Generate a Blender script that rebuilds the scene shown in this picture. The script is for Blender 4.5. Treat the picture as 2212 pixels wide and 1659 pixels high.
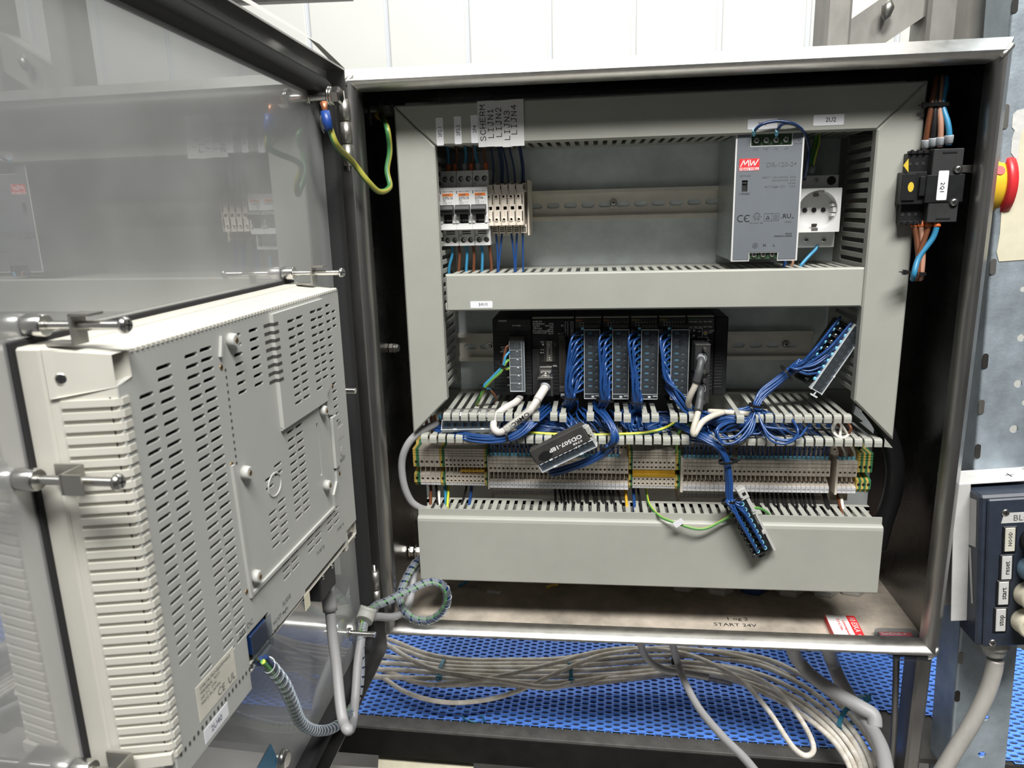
import bpy, math, random
from mathutils import Vector, Matrix
from math import sin, cos, pi, radians as RAD
rnd = random.Random(11)
for o in list(bpy.data.objects): bpy.data.objects.remove(o)
SC = bpy.context.scene; COL = SC.collection
S = .001; Z0 = 1000.0          # millimetres in the code; the cabinet's lower front edge is 1 m above the ground

# ---------------------------------------------------------------- camera, world, lamps, exposure
CAM = Vector((239.39, -741.31, 477.45)); EUL = (RAD(76.532), RAD(1.4966), RAD(6.2805)); FPX = 1591.0
cd = bpy.data.cameras.new('camera'); cam = bpy.data.objects.new('camera', cd); COL.objects.link(cam); SC.camera = cam
cam.location = (CAM.x*S, CAM.y*S, (CAM.z+Z0)*S); cam.rotation_mode = 'XYZ'; cam.rotation_euler = EUL
cd.sensor_fit = 'HORIZONTAL'; cd.sensor_width = 36; cd.lens = FPX/2212*36; cd.clip_start = .01; cd.clip_end = 60
cd.dof.use_dof = True; cd.dof.focus_distance = .86; cd.dof.aperture_fstop = 17
from mathutils import Euler
RM = Euler(EUL, 'XYZ').to_matrix()
vs = SC.view_settings; vs.view_transform = 'Standard'; vs.look = 'None'; vs.gamma = 1; vs.use_curve_mapping = False
vs.exposure = 0.0
W = bpy.data.worlds.new('overcast'); SC.world = W; W.use_nodes = True
nt = W.node_tree; nt.nodes.clear()
wo = nt.nodes.new('ShaderNodeOutputWorld'); bg = nt.nodes.new('ShaderNodeBackground')
bg.inputs[0].default_value = (.97, .985, 1, 1); nt.links.new(bg.outputs[0], wo.inputs[0]); bg.inputs[1].default_value = .05      # even grey daylight under the canopy
def area(name, loc, target, sx_, sy_, power, col=(1,1,1)):
    d = bpy.data.lights.new(name, 'AREA'); d.shape = 'RECTANGLE'; d.size = sx_; d.size_y = sy_; d.energy = power; d.color = col
    o = bpy.data.objects.new(name, d); COL.objects.link(o); o.location = loc
    o.rotation_euler = (Vector(target)-Vector(loc)).to_track_quat('-Z', 'Y').to_euler(); return o
area('overhead_light', (.75, -1.6, 3.84), (.4, 0, 1.2), 2.0, .6, 215, (1, .985, .95))
area('overhead_light', (.2, 1.35, 3.9), (.2, 2.1, 1.6), 3.0, .8, 46, (1, 1, .97))  # added lamp with no visible source, whitens the wall panels at the back

# ---------------------------------------------------------------- pixel of the 2212x1659 frame -> point on a plane of the cabinet
def ray(u, v): return RM @ Vector(((u-1106)/FPX, -(v-829.5)/FPX, -1))
def hit(u, v, n, k):
    d = ray(u, v); n = Vector(n); return CAM + d*((k-n.dot(CAM))/n.dot(d))
def at(u, v, y): return hit(u, v, (0,1,0), y)
def atx(u, v, x): return hit(u, v, (1,0,0), x)
def atz(u, v, z): return hit(u, v, (0,0,1), z)

# ---------------------------------------------------------------- materials
def mat(name, col, rough=.5, metal=0, var=0., vscale=30., stretch=(1,1,1), bump=0., bscale=200., spec=.5, col2=None, coat=0., rvar=0.):
    m = bpy.data.materials.new(name); m.use_nodes = True; n = m.node_tree; b = n.nodes['Principled BSDF']
    b.inputs['Base Color'].default_value = (*col, 1); b.inputs['Roughness'].default_value = rough
    b.inputs['Metallic'].default_value = metal; b.inputs['Specular IOR Level'].default_value = spec
    if coat: b.inputs['Coat Weight'].default_value = coat; b.inputs['Coat Roughness'].default_value = .08
    if var or bump or rvar:
        t = n.nodes.new('ShaderNodeTexCoord'); mp = n.nodes.new('ShaderNodeMapping'); mp.inputs['Scale'].default_value = stretch
        n.links.new(t.outputs['Object'], mp.inputs[0])
    if var or rvar:
        x = n.nodes.new('ShaderNodeTexNoise'); x.inputs['Scale'].default_value = vscale; x.inputs['Detail'].default_value = 5; x.inputs['Roughness'].default_value = .65
        n.links.new(mp.outputs[0], x.inputs[0]); r = n.nodes.new('ShaderNodeValToRGB'); n.links.new(x.outputs[0], r.inputs[0])
        r.color_ramp.elements[0].position = .32; r.color_ramp.elements[1].position = .68
        c2 = col2 or tuple(min(1, c*(1+var)) for c in col); c1 = col if col2 else tuple(c*(1-var) for c in col)
        r.color_ramp.elements[0].color = (*c1, 1); r.color_ramp.elements[1].color = (*c2, 1)
        if var: n.links.new(r.outputs[0], b.inputs['Base Color'])
        if rvar:
            mr = n.nodes.new('ShaderNodeMapRange'); n.links.new(x.outputs[0], mr.inputs[0]); mr.inputs[1].default_value = .3; mr.inputs[2].default_value = .7
            mr.inputs[3].default_value = max(.02, rough-rvar); mr.inputs[4].default_value = rough+rvar; n.links.new(mr.outputs[0], b.inputs['Roughness'])
    if bump:
        x = n.nodes.new('ShaderNodeTexNoise'); x.inputs['Scale'].default_value = bscale; x.inputs['Detail'].default_value = 3
        n.links.new(mp.outputs[0], x.inputs[0]); bp = n.nodes.new('ShaderNodeBump'); bp.inputs['Strength'].default_value = bump; bp.inputs['Distance'].default_value = .0008
        n.links.new(x.outputs[0], bp.inputs['Height']); n.links.new(bp.outputs[0], b.inputs['Normal'])
    return m
def two_gloss(name, col, r1, r2, f, haze, hazef, stretch=(1,1,1)):
    """brushed sheet: a sharper and a softer metal lobe plus a thin film of dust"""
    m = bpy.data.materials.new(name); m.use_nodes = True; n = m.node_tree; n.nodes.clear()
    o = n.nodes.new('ShaderNodeOutputMaterial'); a = n.nodes.new('ShaderNodeBsdfAnisotropic'); b = n.nodes.new('ShaderNodeBsdfAnisotropic'); d = n.nodes.new('ShaderNodeBsdfDiffuse')
    for s, r in ((a, r1), (b, r2)): s.inputs['Color'].default_value = (*col, 1); s.inputs['Roughness'].default_value = r
    d.inputs['Color'].default_value = (*haze, 1)
    m1 = n.nodes.new('ShaderNodeMixShader'); m1.inputs[0].default_value = f; n.links.new(a.outputs[0], m1.inputs[1]); n.links.new(b.outputs[0], m1.inputs[2])
    m2 = n.nodes.new('ShaderNodeMixShader'); n.links.new(m1.outputs[0], m2.inputs[1]); n.links.new(d.outputs[0], m2.inputs[2])
    t = n.nodes.new('ShaderNodeTexCoord'); mp = n.nodes.new('ShaderNodeMapping'); mp.inputs['Scale'].default_value = stretch; n.links.new(t.outputs['Object'], mp.inputs[0])
    x = n.nodes.new('ShaderNodeTexNoise'); x.inputs['Scale'].default_value = 14; x.inputs['Detail'].default_value = 6; n.links.new(mp.outputs[0], x.inputs[0])
    mr = n.nodes.new('ShaderNodeMapRange'); n.links.new(x.outputs[0], mr.inputs[0]); mr.inputs[1].default_value = .3; mr.inputs[2].default_value = .7
    mr.inputs[3].default_value = hazef*.75; mr.inputs[4].default_value = hazef*1.25; n.links.new(mr.outputs[0], m2.inputs[0])
    n.links.new(m2.outputs[0], o.inputs[0]); return m
def clear(name, tint, body, f, rough=.12):
    """thin clear plastic: mostly transparent, a little milky, glossy on top"""
    m = bpy.data.materials.new(name); m.use_nodes = True; n = m.node_tree; b = n.nodes['Principled BSDF']; o = n.nodes['Material Output']
    b.inputs['Base Color'].default_value = (*body, 1); b.inputs['Roughness'].default_value = rough
    t = n.nodes.new('ShaderNodeBsdfTransparent'); t.inputs[0].default_value = (*tint, 1)
    x = n.nodes.new('ShaderNodeMixShader'); x.inputs[0].default_value = f
    n.links.new(t.outputs[0], x.inputs[1]); n.links.new(b.outputs[0], x.inputs[2]); n.links.new(x.outputs[0], o.inputs[0]); return m
def striped(name, c1, c2, scale, axis, rough=.4, width=.5):
    """two-colour earth lead: stripes run along the lead, painted by a wave on the uv of the tube"""
    m = bpy.data.materials.new(name); m.use_nodes = True; n = m.node_tree; b = n.nodes['Principled BSDF']; b.inputs['Roughness'].default_value = rough
    t = n.nodes.new('ShaderNodeTexCoord'); s = n.nodes.new('ShaderNodeSeparateXYZ'); n.links.new(t.outputs['UV'], s.inputs[0])
    g = n.nodes.new('ShaderNodeMath'); g.operation = 'GREATER_THAN'; g.inputs[1].default_value = width; n.links.new(s.outputs[axis], g.inputs[0])
    x = n.nodes.new('ShaderNodeMix'); x.data_type = 'RGBA'; x.inputs[6].default_value = (*c1, 1); x.inputs[7].default_value = (*c2, 1)
    n.links.new(g.outputs[0], x.inputs[0]); n.links.new(x.outputs[2], b.inputs['Base Color']); return m
M = {}
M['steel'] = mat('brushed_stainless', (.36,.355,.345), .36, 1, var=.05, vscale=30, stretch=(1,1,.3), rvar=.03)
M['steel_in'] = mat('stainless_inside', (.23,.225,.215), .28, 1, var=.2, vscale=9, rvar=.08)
M['lip'] = mat('skylit_stainless_edge', (.80,.785,.75), .36, 1, var=.05, vscale=90, stretch=(1,1,.2), rvar=.03)  # paler copy of the rim steel, sky brightness put into its colour
M['door_in'] = two_gloss('door_sheet', (.60,.61,.615), .012, .36, .56, (.55,.555,.56), .32)
M['dusty'] = mat('dusty_steel_floor', (.24,.215,.18), .55, .1, var=.5, vscale=13, col2=(.56,.49,.41), bump=.12, bscale=500)
M['zinc'] = mat('galvanised_plate', (.66,.71,.72), .5, .1, var=.18, vscale=16, bump=.08, bscale=900, rvar=.12)
M['strut'] = mat('galvanised_strut', (.38,.44,.49), .46, .5, var=.30, vscale=14, bump=.25, bscale=350, rvar=.1)
M['rail'] = mat('zinc_passivated_rail', (.78,.74,.66), .36, .2, var=.07, vscale=25, rvar=.06)
M['screw'] = mat('plated_screw', (.72,.71,.68), .22, 1)
M['dull_screw'] = mat('dull_steel', (.40,.39,.36), .4, .9)
M['duct'] = mat('grey_pvc_duct', (.335,.34,.305), .5, var=.05, vscale=14, bump=.03, bscale=900)
M['black'] = mat('black_plastic', (.011,.0115,.0125), .42, var=.3, vscale=60, spec=.4)
M['blackm'] = mat('matt_black_plastic', (.022,.022,.023), .55, var=.3, vscale=40)
M['dust_black'] = mat('dusty_black_plastic', (.038,.036,.034), .62, var=.35, vscale=45, bump=.1)
M['hole'] = mat('dark_clamp_hole', (.018,.016,.014), .6)
M['rubber'] = mat('black_foam_gasket', (.012,.012,.013), .75, bump=.25, bscale=700)
M['beige'] = mat('beige_polyamide', (.76,.685,.59), .45, var=.04, vscale=40)
M['greenpe'] = mat('green_polyamide', (.06,.235,.105), .42)
M['yellowpe'] = mat('yellow_polyamide', (.78,.56,.13), .42)
M['jumper'] = mat('amber_jumper_bar', (.74,.42,.03), .35)
M['white'] = mat('white_plastic', (.72,.72,.71), .32)
M['whiteb'] = mat('white_breaker_plastic', (.60,.60,.59), .36)
M['paper'] = mat('white_label', (.74,.75,.78), .5)
M['paperg'] = mat('greyish_tape_label', (.56,.56,.55), .5)
M['ink'] = mat('black_ink', (.012,.012,.014), .6)
M['inkg'] = mat('grey_ink', (.10,.105,.11), .6)
M['inkw'] = mat('white_print', (.85,.85,.85), .5)
M['orange'] = mat('orange_print', (.85,.22,.03), .5)
M['red'] = mat('red_print', (.72,.035,.04), .45)
M['hmi'] = mat('warm_grey_case', (.53,.515,.46), .5, var=.03, vscale=20, bump=.04, bscale=1200)
M['hmi_back'] = mat('cool_grey_case', (.42,.425,.405), .5, var=.03, vscale=14, bump=.04, bscale=1200)
M['hmi_in'] = mat('dark_case_inside', (.055,.053,.05), .7)
M['psu'] = mat('grey_powder_coat', (.165,.182,.203), .42, .15, var=.04, vscale=30)
M['alu'] = mat('aluminium', (.70,.70,.69), .34, 1, var=.08, vscale=30, rvar=.06)
M['alu_side'] = mat('aluminium_case_side', (.50,.53,.54), .34, .85, var=.1, vscale=30, stretch=(1,1,5))
M['edgew'] = mat('bright_cut_edge', (.82,.82,.81), .4, .3)
M['tgreen'] = mat('green_terminal', (.055,.105,.055), .45)
M['blue'] = mat('blue_wire', (.012,.052,.185), .33, coat=.2)
M['blued'] = mat('dark_blue_wire', (.008,.028,.10), .32, coat=.2)
M['lblue'] = mat('light_blue_wire', (.03,.20,.36), .38)
M['ferrule'] = mat('pale_blue_ferrule', (.24,.68,.90), .4)
M['ferg'] = mat('grey_ferrule', (.30,.32,.34), .45)
M['ferr'] = mat('red_brown_ferrule', (.55,.13,.03), .45)
M['brown'] = mat('brown_wire', (.125,.042,.017), .4)
M['tan'] = mat('pale_brown_wire', (.36,.19,.13), .42)
M['blackw'] = mat('black_wire', (.011,.011,.012), .35)
M['whitew'] = mat('white_wire', (.68,.66,.60), .4)
M['ivory'] = mat('ivory_cable', (.56,.52,.44), .45)
M['greyc'] = mat('grey_cable', (.30,.30,.305), .5, var=.05, vscale=20)
M['greyd'] = mat('dark_grey_sleeve', (.06,.062,.066), .5)
M['whitec'] = mat('pale_grey_cable', (.56,.53,.50), .45)
M['netc'] = mat('grimy_network_cable', (.47,.42,.35), .55, var=.3, vscale=55, col2=(.76,.735,.68), bump=.05)
M['netb'] = mat('brown_grimy_cable', (.19,.15,.115), .6, var=.4, vscale=60, col2=(.33,.28,.22))
M['amber'] = mat('amber_wire', (.65,.36,.03), .4)
M['gy'] = striped('green_yellow_wire', (.075,.26,.06), (.62,.60,.05), 1, 0, width=.52)
M['gyd'] = striped('green_yellow_lead', (.035,.15,.05), (.30,.29,.05), 1, 0, width=.66)
M['tie'] = mat('black_cable_tie', (.012,.012,.013), .3)
M['tieb'] = mat('teal_cable_tie', (.02,.17,.27), .4)
M['clear'] = clear('clear_cover', (.84,.87,.89), (.5,.54,.57), .09)
M['smoke'] = clear('smoky_cover', (.72,.75,.78), (.16,.18,.20), .16)
M['cledge'] = clear('clear_edge', (.8,.84,.86), (.85,.88,.9), .62)
M['spiral'] = clear('milky_spiral_wrap', (.72,.78,.84), (.56,.60,.64), .38, .25)
M['sleeve'] = clear('clear_sleeve', (.9,.9,.88), (.6,.6,.57), .35, .2)
M['beltb'] = mat('blue_belt_plastic', (.11,.30,.95), .42, var=.12, vscale=40, bump=.05)
M['beltd'] = mat('dark_belt_bed', (.035,.033,.03), .6, var=.3, vscale=30)
M['beam'] = mat('black_rail_profile', (.006,.006,.006), .6, spec=.15, var=.4, vscale=40)
M['beamt'] = mat('worn_rubber_top', (.06,.058,.055), .6, var=.3, vscale=50, bump=.4, bscale=400)
M['steel_post'] = mat('grey_steel_tube', (.43,.415,.385), .5, .25, var=.28, vscale=11, stretch=(1,1,.5))
M['post_dark'] = mat('dark_steel_tube', (.15,.145,.14), .42, .7, var=.25, vscale=20, stretch=(1,1,.3))
M['panel'] = mat('white_wall_panel', (.84,.85,.81), .55, var=.012, vscale=3)
M['seam'] = mat('panel_joint', (.70,.73,.78), .4)
M['ground'] = mat('concrete', (.085,.083,.078), .85, var=.25, vscale=9, bump=.3)
M['peel'] = mat('peeling_cream_paper', (.66,.62,.47), .6, var=.12, vscale=22)
M['peelw'] = mat('torn_paper_backing', (.60,.60,.58), .8, var=.15, vscale=60, bump=.4)
M['box'] = mat('navy_enclosure', (.028,.036,.055), .42, var=.2, vscale=40)
M['boxp'] = mat('pale_grey_paint', (.52,.52,.51), .5, var=.1, vscale=25)
M['tagb'] = mat('yellowed_label', (.60,.58,.50), .5, var=.1, vscale=50)
M['swy'] = mat('yellow_plate', (.74,.47,.03), .42, var=.06, vscale=40)
M['swr'] = mat('red_handle', (.60,.03,.035), .36)
M['yel'] = mat('warning_yellow', (.62,.45,.04), .5)
M['copper'] = mat('bare_copper', (.62,.25,.13), .4, .8)
M['lugb'] = mat('blue_lug_sleeve', (.012,.05,.24), .38)
M['lugy'] = mat('yellow_lug_sleeve', (.52,.36,.03), .4)
M['gold'] = mat('brass_insert', (.42,.28,.13), .4, .9)
M['gland'] = mat('light_grey_gland', (.40,.40,.37), .5)
M['cardl'] = mat('blue_card_label', (.03,.035,.13), .45)
M['cardr'] = mat('red_card_label', (.60,.07,.07), .45)
M['cover_dust'] = mat('clip_grey', (.42,.42,.40), .5)
M['btn'] = mat('worn_white_cap', (.60,.56,.44), .35, var=.2, vscale=40)
M['btnb'] = mat('worn_blue_cap', (.10,.16,.22), .32, var=.4, vscale=60)
M['navyw'] = mat('dark_blue_gland', (.02,.05,.16), .4)  # plain dark blue plastic of one gland nut
# ---------------------------------------------------------------- objects
ORG = {}                                     # where a root stands, so its parts can be written in cabinet millimetres
def tag(o, label=None, cat=None, group=None, kind=None):
    if label: o['label'] = label
    if cat: o['category'] = cat
    if group: o['group'] = group
    if kind: o['kind'] = kind
    return o
def T(name, label, cat, loc, group=None, rot=None, local=False, kind=None):
    o = bpy.data.objects.new(name, None); COL.objects.link(o); o.empty_display_size = .01
    L = Vector(loc); o.location = ((L.x)*S, L.y*S, (L.z+Z0)*S)
    if rot is not None:
        o.rotation_mode = 'QUATERNION'; o.rotation_quaternion = rot.to_quaternion() if isinstance(rot, Matrix) else Euler(rot).to_quaternion()
        local = True
    ORG[o.name] = Vector((0,0,0)) if local else L
    return tag(o, label, cat, group, kind)
def root_of(o):
    while o.parent and o.name not in ORG: o = o.parent
    return o
def local_part(mb, name, mats, parent, mtx, label=None):
    """part with its own turned frame; mb and every sub-part of it are written in that frame (mm)"""
    me = mb.mesh(name, mats); fix_normals(me); o = bpy.data.objects.new(name, me); COL.objects.link(o); o.parent = parent
    L = mtx.to_translation()-ORG[root_of(parent).name]; o.location = L*S; o.rotation_mode = 'QUATERNION'; o.rotation_quaternion = mtx.to_quaternion()
    ORG[o.name] = Vector((0,0,0)); return tag(o, label)
class MB:
    def __init__(s): s.v = []; s.f = []; s.m = []; s.sm = []; s.uv = {}
    def vs(s, pts):
        n = len(s.v); s.v += [tuple(p) for p in pts]; return n
    def face(s, idx, mi=0, smooth=False): s.f.append(tuple(idx)); s.m.append(mi); s.sm.append(smooth)
    def box(s, x0, x1, y0, y1, z0, z1, c=0., mi=0):
        if x0 > x1: x0, x1 = x1, x0
        if y0 > y1: y0, y1 = y1, y0
        if z0 > z1: z0, z1 = z1, z0
        c = min(c, (x1-x0)*.45, (y1-y0)*.45, (z1-z0)*.45)
        if c <= 0:
            n = s.vs([(x,y,z) for x in (x0,x1) for y in (y0,y1) for z in (z0,z1)])
            for q in ((0,1,3,2),(4,6,7,5),(0,4,5,1),(2,3,7,6),(0,2,6,4),(1,5,7,3)): s.face([n+i for i in q], mi)
            return s
        P = {}; lo = (x0,y0,z0); hi = (x1,y1,z1)
        for i in (0,1):
            for j in (0,1):
                for k in (0,1):
                    cn = [(lo,hi)[b][a] for a, b in enumerate((i,j,k))]
                    for ax in range(3):
                        p = list(cn)
                        for a in range(3):
                            if a != ax: p[a] += c*(1 if (i,j,k)[a] == 0 else -1)
                        P[i,j,k,ax] = s.vs([p])
        for ax in range(3):
            a, b = [t for t in range(3) if t != ax]
            for sd in (0,1):
                def key(p, q, axis=ax):
                    t = [0,0,0]; t[ax] = sd; t[a] = p; t[b] = q; return P[t[0],t[1],t[2],axis]
                s.face([key(0,0), key(1,0), key(1,1), key(0,1)], mi)
            # edges running along ax
            for p in (0,1):
                for q in (0,1):
                    def e(u, axis):
                        t = [0,0,0]; t[ax] = u; t[a] = p; t[b] = q; return P[t[0],t[1],t[2],axis]
                    s.face([e(0,a), e(1,a), e(1,b), e(0,b)], mi)
        for i in (0,1):
            for j in (0,1):
                for k in (0,1): s.face([P[i,j,k,0], P[i,j,k,1], P[i,j,k,2]], mi)
        return s
    def obox(s, p0, p1, w, h, up=(0,0,1), mi=0):
        """bar from p0 to p1, w across, h along up"""
        p0 = Vector(p0); p1 = Vector(p1); d = (p1-p0).normalized(); up = Vector(up); sd = d.cross(up).normalized(); up = sd.cross(d).normalized()
        n = s.vs([p+sd*a*w/2+up*b*h/2 for p in (p0,p1) for a, b in ((-1,-1),(1,-1),(1,1),(-1,1))])
        for q in ((0,3,2,1),(4,5,6,7),(0,1,5,4),(1,2,6,5),(2,3,7,6),(3,0,4,7)): s.face([n+i for i in q], mi)
        return s
    def cyl(s, p0, p1, r, n=12, r2=None, mi=0, cap=True, smooth=True):
        return s.lathe(p0, p1, [(0, r), (1, r if r2 is None else r2)], n, mi, cap, smooth)
    def lathe(s, p0, p1, prof, n=16, mi=0, cap=True, smooth=True):
        """rings along p0->p1 at fractions t with radius r"""
        p0 = Vector(p0); p1 = Vector(p1); d = (p1-p0).normalized(); a = d.orthogonal().normalized(); b = d.cross(a); rings = []
        for t, r in prof:
            c = p0.lerp(p1, t); rings.append(s.vs([c+(a*cos(2*pi*i/n)+b*sin(2*pi*i/n))*r for i in range(n)]))
        for k in range(len(rings)-1):
            for i in range(n): s.face([rings[k]+i, rings[k]+(i+1)%n, rings[k+1]+(i+1)%n, rings[k+1]+i], mi, smooth)
        if cap:
            s.face([rings[0]+i for i in range(n)][::-1], mi); s.face([rings[-1]+i for i in range(n)], mi)
        return s
    def tube(s, pts, r, n=7, mi=0, cap=True, uv=False):
        """pts: dense points; r: radius or list"""
        N = len(pts); pts = [Vector(p) for p in pts]; rr = r if isinstance(r, (list, tuple)) else [r]*N
        fr = frames(pts); rings = []
        for i in range(N):
            t, a, b = fr[i]; rings.append(s.vs([pts[i]+(a*cos(2*pi*j/n)+b*sin(2*pi*j/n))*rr[i] for j in range(n)]))
        for i in range(N-1):
            for j in range(n):
                if uv: s.uv[len(s.f)] = [(j/n, i/N), ((j+1)/n, i/N), ((j+1)/n, (i+1)/N), (j/n, (i+1)/N)]
                s.face([rings[i]+j, rings[i]+(j+1)%n, rings[i+1]+(j+1)%n, rings[i+1]+j], mi, True)
        if cap:
            s.face([rings[0]+j for j in range(n)][::-1], mi); s.face([rings[-1]+j for j in range(n)], mi)
        return s
    def prism(s, poly, x0, x1, mi=0, mi_s=None, holes=None, axis='x', hole_mi=1):
        """poly of (y,z) points swept along x; holes {edge: [(t, r, depth)]} cut round wells into that face"""
        def P(a, b, x): return (x,a,b) if axis == 'x' else ((a,x,b) if axis == 'y' else (a,b,x))
        n = len(poly); A = s.vs([P(a,b,x0) for a, b in poly]); B = s.vs([P(a,b,x1) for a, b in poly])
        s.face([A+i for i in range(n)], mi if mi_s is None else mi_s); s.face([B+i for i in range(n)][::-1], mi if mi_s is None else mi_s)
        for i in range(n):
            j = (i+1) % n
            if holes and i in holes: s.holeface(Vector(s.v[A+i]), Vector(s.v[B+i]), Vector(s.v[B+j]), Vector(s.v[A+j]), holes[i], mi, hole_mi)
            else: s.face([A+i, B+i, B+j, A+j], mi)
        return s
    def holeface(s, p00, p10, p11, p01, hs, mi, hmi):
        """quad with round wells; hs list of (t along p00->p01, r, depth), wells centred across"""
        e = (p01-p00); L = e.length; e = e/L; w = (p10-p00); Wd = w.length; w = w/Wd; nn = w.cross(e)
        if nn.dot(Vector((0,-1,0))) < 0: nn = -nn
        ts = sorted(hs); cuts = [0.]+[(ts[i][0]+ts[i+1][0])/2 for i in range(len(ts)-1)]+[1.]
        for k, (t, r, dep) in enumerate(ts):
            a = p00+e*L*cuts[k]; L2 = L*(cuts[k+1]-cuts[k]); c = p00+e*L*t+w*Wd/2; N = 8
            q = s.vs([a, a+w*Wd, a+w*Wd+e*L2, a+e*L2])
            ang = [pi*(2*i+1)/N for i in range(N)]
            ring = [c-w*r*cos(x)-e*r*sin(x) for x in ang]
            R = s.vs(ring); R2 = s.vs([x-nn*dep for x in ring])
            # octagon vertices i=0..7 start lower-left (+) go towards upper; connect to 4 corners
            cor = [q, q+1, q+2, q+3]
            cl = [0]*N
            for i, x in enumerate(ring):
                cl[i] = min(range(4), key=lambda z: (Vector(s.v[cor[z]])-x).length)
            for i in range(N):
                j = (i+1) % N
                if cl[i] == cl[j]: s.face([R+i, R+j, cor[cl[i]]], mi)
                else: s.face([R+i, R+j, cor[cl[j]], cor[cl[i]]], mi)
                s.face([R+i, R+j, R2+j, R2+i], mi)
            s.face([R2+i for i in range(N)], hmi)
    def mesh(s, name, mats):
        me = bpy.data.meshes.new(name)
        me.from_pydata([(x*S, y*S, z*S) for x, y, z in s.v], [], s.f)
        for m in (mats if isinstance(mats, (list, tuple)) else [mats]): me.materials.append(M[m] if isinstance(m, str) else m)
        me.polygons.foreach_set('material_index', s.m); me.polygons.foreach_set('use_smooth', s.sm)
        if s.uv:
            u = me.uv_layers.new(name='UVMap')
            for p in me.polygons:
                q = s.uv.get(p.index)
                if q:
                    for k, li in enumerate(p.loop_indices): u.data[li].uv = q[k]
        return me
    def build(s, name, mats, parent=None, label=None, cat=None, group=None, kind=None, fix=True):
        """one object; vertices in cabinet mm unless the root is local"""
        if parent:
            o0 = ORG[root_of(parent).name]
        else:
            xs = [v[0] for v in s.v]; ys = [v[1] for v in s.v]; zs = [v[2] for v in s.v]
            o0 = Vector(((min(xs)+max(xs))/2, (min(ys)+max(ys))/2, min(zs)))
        s.v = [(x-o0.x, y-o0.y, z-o0.z) for x, y, z in s.v]
        me = s.mesh(name, mats)
        if fix: fix_normals(me)
        o = bpy.data.objects.new(name, me); COL.objects.link(o)
        if parent: o.parent = parent
        else: o.location = (o0.x*S, o0.y*S, (o0.z+Z0)*S); ORG[o.name] = o0
        return tag(o, label, cat, group, kind)
import bmesh
def fix_normals(me):
    b = bmesh.new(); b.from_mesh(me); bmesh.ops.recalc_face_normals(b, faces=b.faces); b.to_mesh(me); b.free()
def dup(o, parent=None, d=(0,0,0)):
    """copy of one object (mesh shared), shifted by d mm"""
    c = o.copy(); COL.objects.link(c)
    if parent is not None: c.parent = parent
    c.location = o.location + Vector(d)*S
    return c
def kids(o): return [x for x in KIDS.get(o.name, [])]
KIDS = {}
def frames(pts):
    N = len(pts); out = []; t0 = None
    for i in range(N):
        t = (pts[min(i+1, N-1)]-pts[max(i-1, 0)])
        t = t.normalized() if t.length > 1e-9 else Vector((0,0,1))
        if t0 is None:
            a = t.orthogonal().normalized()
            a = (Vector((0,-1,0))-t*t.dot(Vector((0,-1,0))))
            a = a.normalized() if a.length > .1 else t.orthogonal().normalized()
        else:
            a = a-t*a.dot(t); a = a.normalized() if a.length > 1e-6 else t.orthogonal().normalized()
        t0 = t; out.append((t, a, t.cross(a)))
    return out
def spline(P, k=6):
    """Catmull-Rom (centripetal enough) through P"""
    P = [Vector(p) for p in P]
    if len(P) == 2: return [P[0].lerp(P[1], i/k) for i in range(k+1)]
    Q = [P[0]*2-P[1]]+P+[P[-1]*2-P[-2]]; out = []
    for i in range(1, len(Q)-2):
        p0, p1, p2, p3 = Q[i-1:i+3]; m1 = (p2-p0)*.5; m2 = (p3-p1)*.5
        l = (p2-p1).length
        if m1.length > 1.4*l: m1 = m1.normalized()*1.4*l
        if m2.length > 1.4*l: m2 = m2.normalized()*1.4*l
        for j in range(k):
            t = j/k; t2 = t*t; t3 = t2*t
            out.append(p1*(2*t3-3*t2+1)+m1*(t3-2*t2+t)+p2*(-2*t3+3*t2)+m2*(t3-t2))
    out.append(P[-1]); return out
def wire(P, r, m, parent=None, name='wire', label=None, cat=None, group=None, n=7, k=6, uv=False):
    return MB().tube(spline(P, k), r, n, uv=uv).build(name, m, parent, label, cat, group, fix=False)
def PX(*L): return [at(u, v, y) for u, v, y in L]

# ---- flat plates with holes (filled 2D curves) and lettering (font curves), both turned into plain meshes
def curve_mesh(cu):
    o = bpy.data.objects.new('t', cu); COL.objects.link(o); dg = bpy.context.evaluated_depsgraph_get()
    me = bpy.data.meshes.new_from_object(o.evaluated_get(dg)); bpy.data.objects.remove(o); bpy.data.curves.remove(cu); return me
def rrect(cx, cz, w, h, r=0, n=3):
    if r <= 0: return [(cx-w/2,cz-h/2),(cx+w/2,cz-h/2),(cx+w/2,cz+h/2),(cx-w/2,cz+h/2)]
    r = min(r, w/2, h/2); o = []
    for sx_, sz_, a0 in ((1,-1,-90),(1,1,0),(-1,1,90),(-1,-1,180)):
        for i in range(n+1):
            a = RAD(a0+90*i/n); o.append((cx+sx_*(w/2-r)+r*cos(a), cz+sz_*(h/2-r)+r*sin(a)))
    return o
def circ(cx, cz, r, n=14): return [(cx+r*cos(2*pi*i/n), cz+r*sin(2*pi*i/n)) for i in range(n)]
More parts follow.
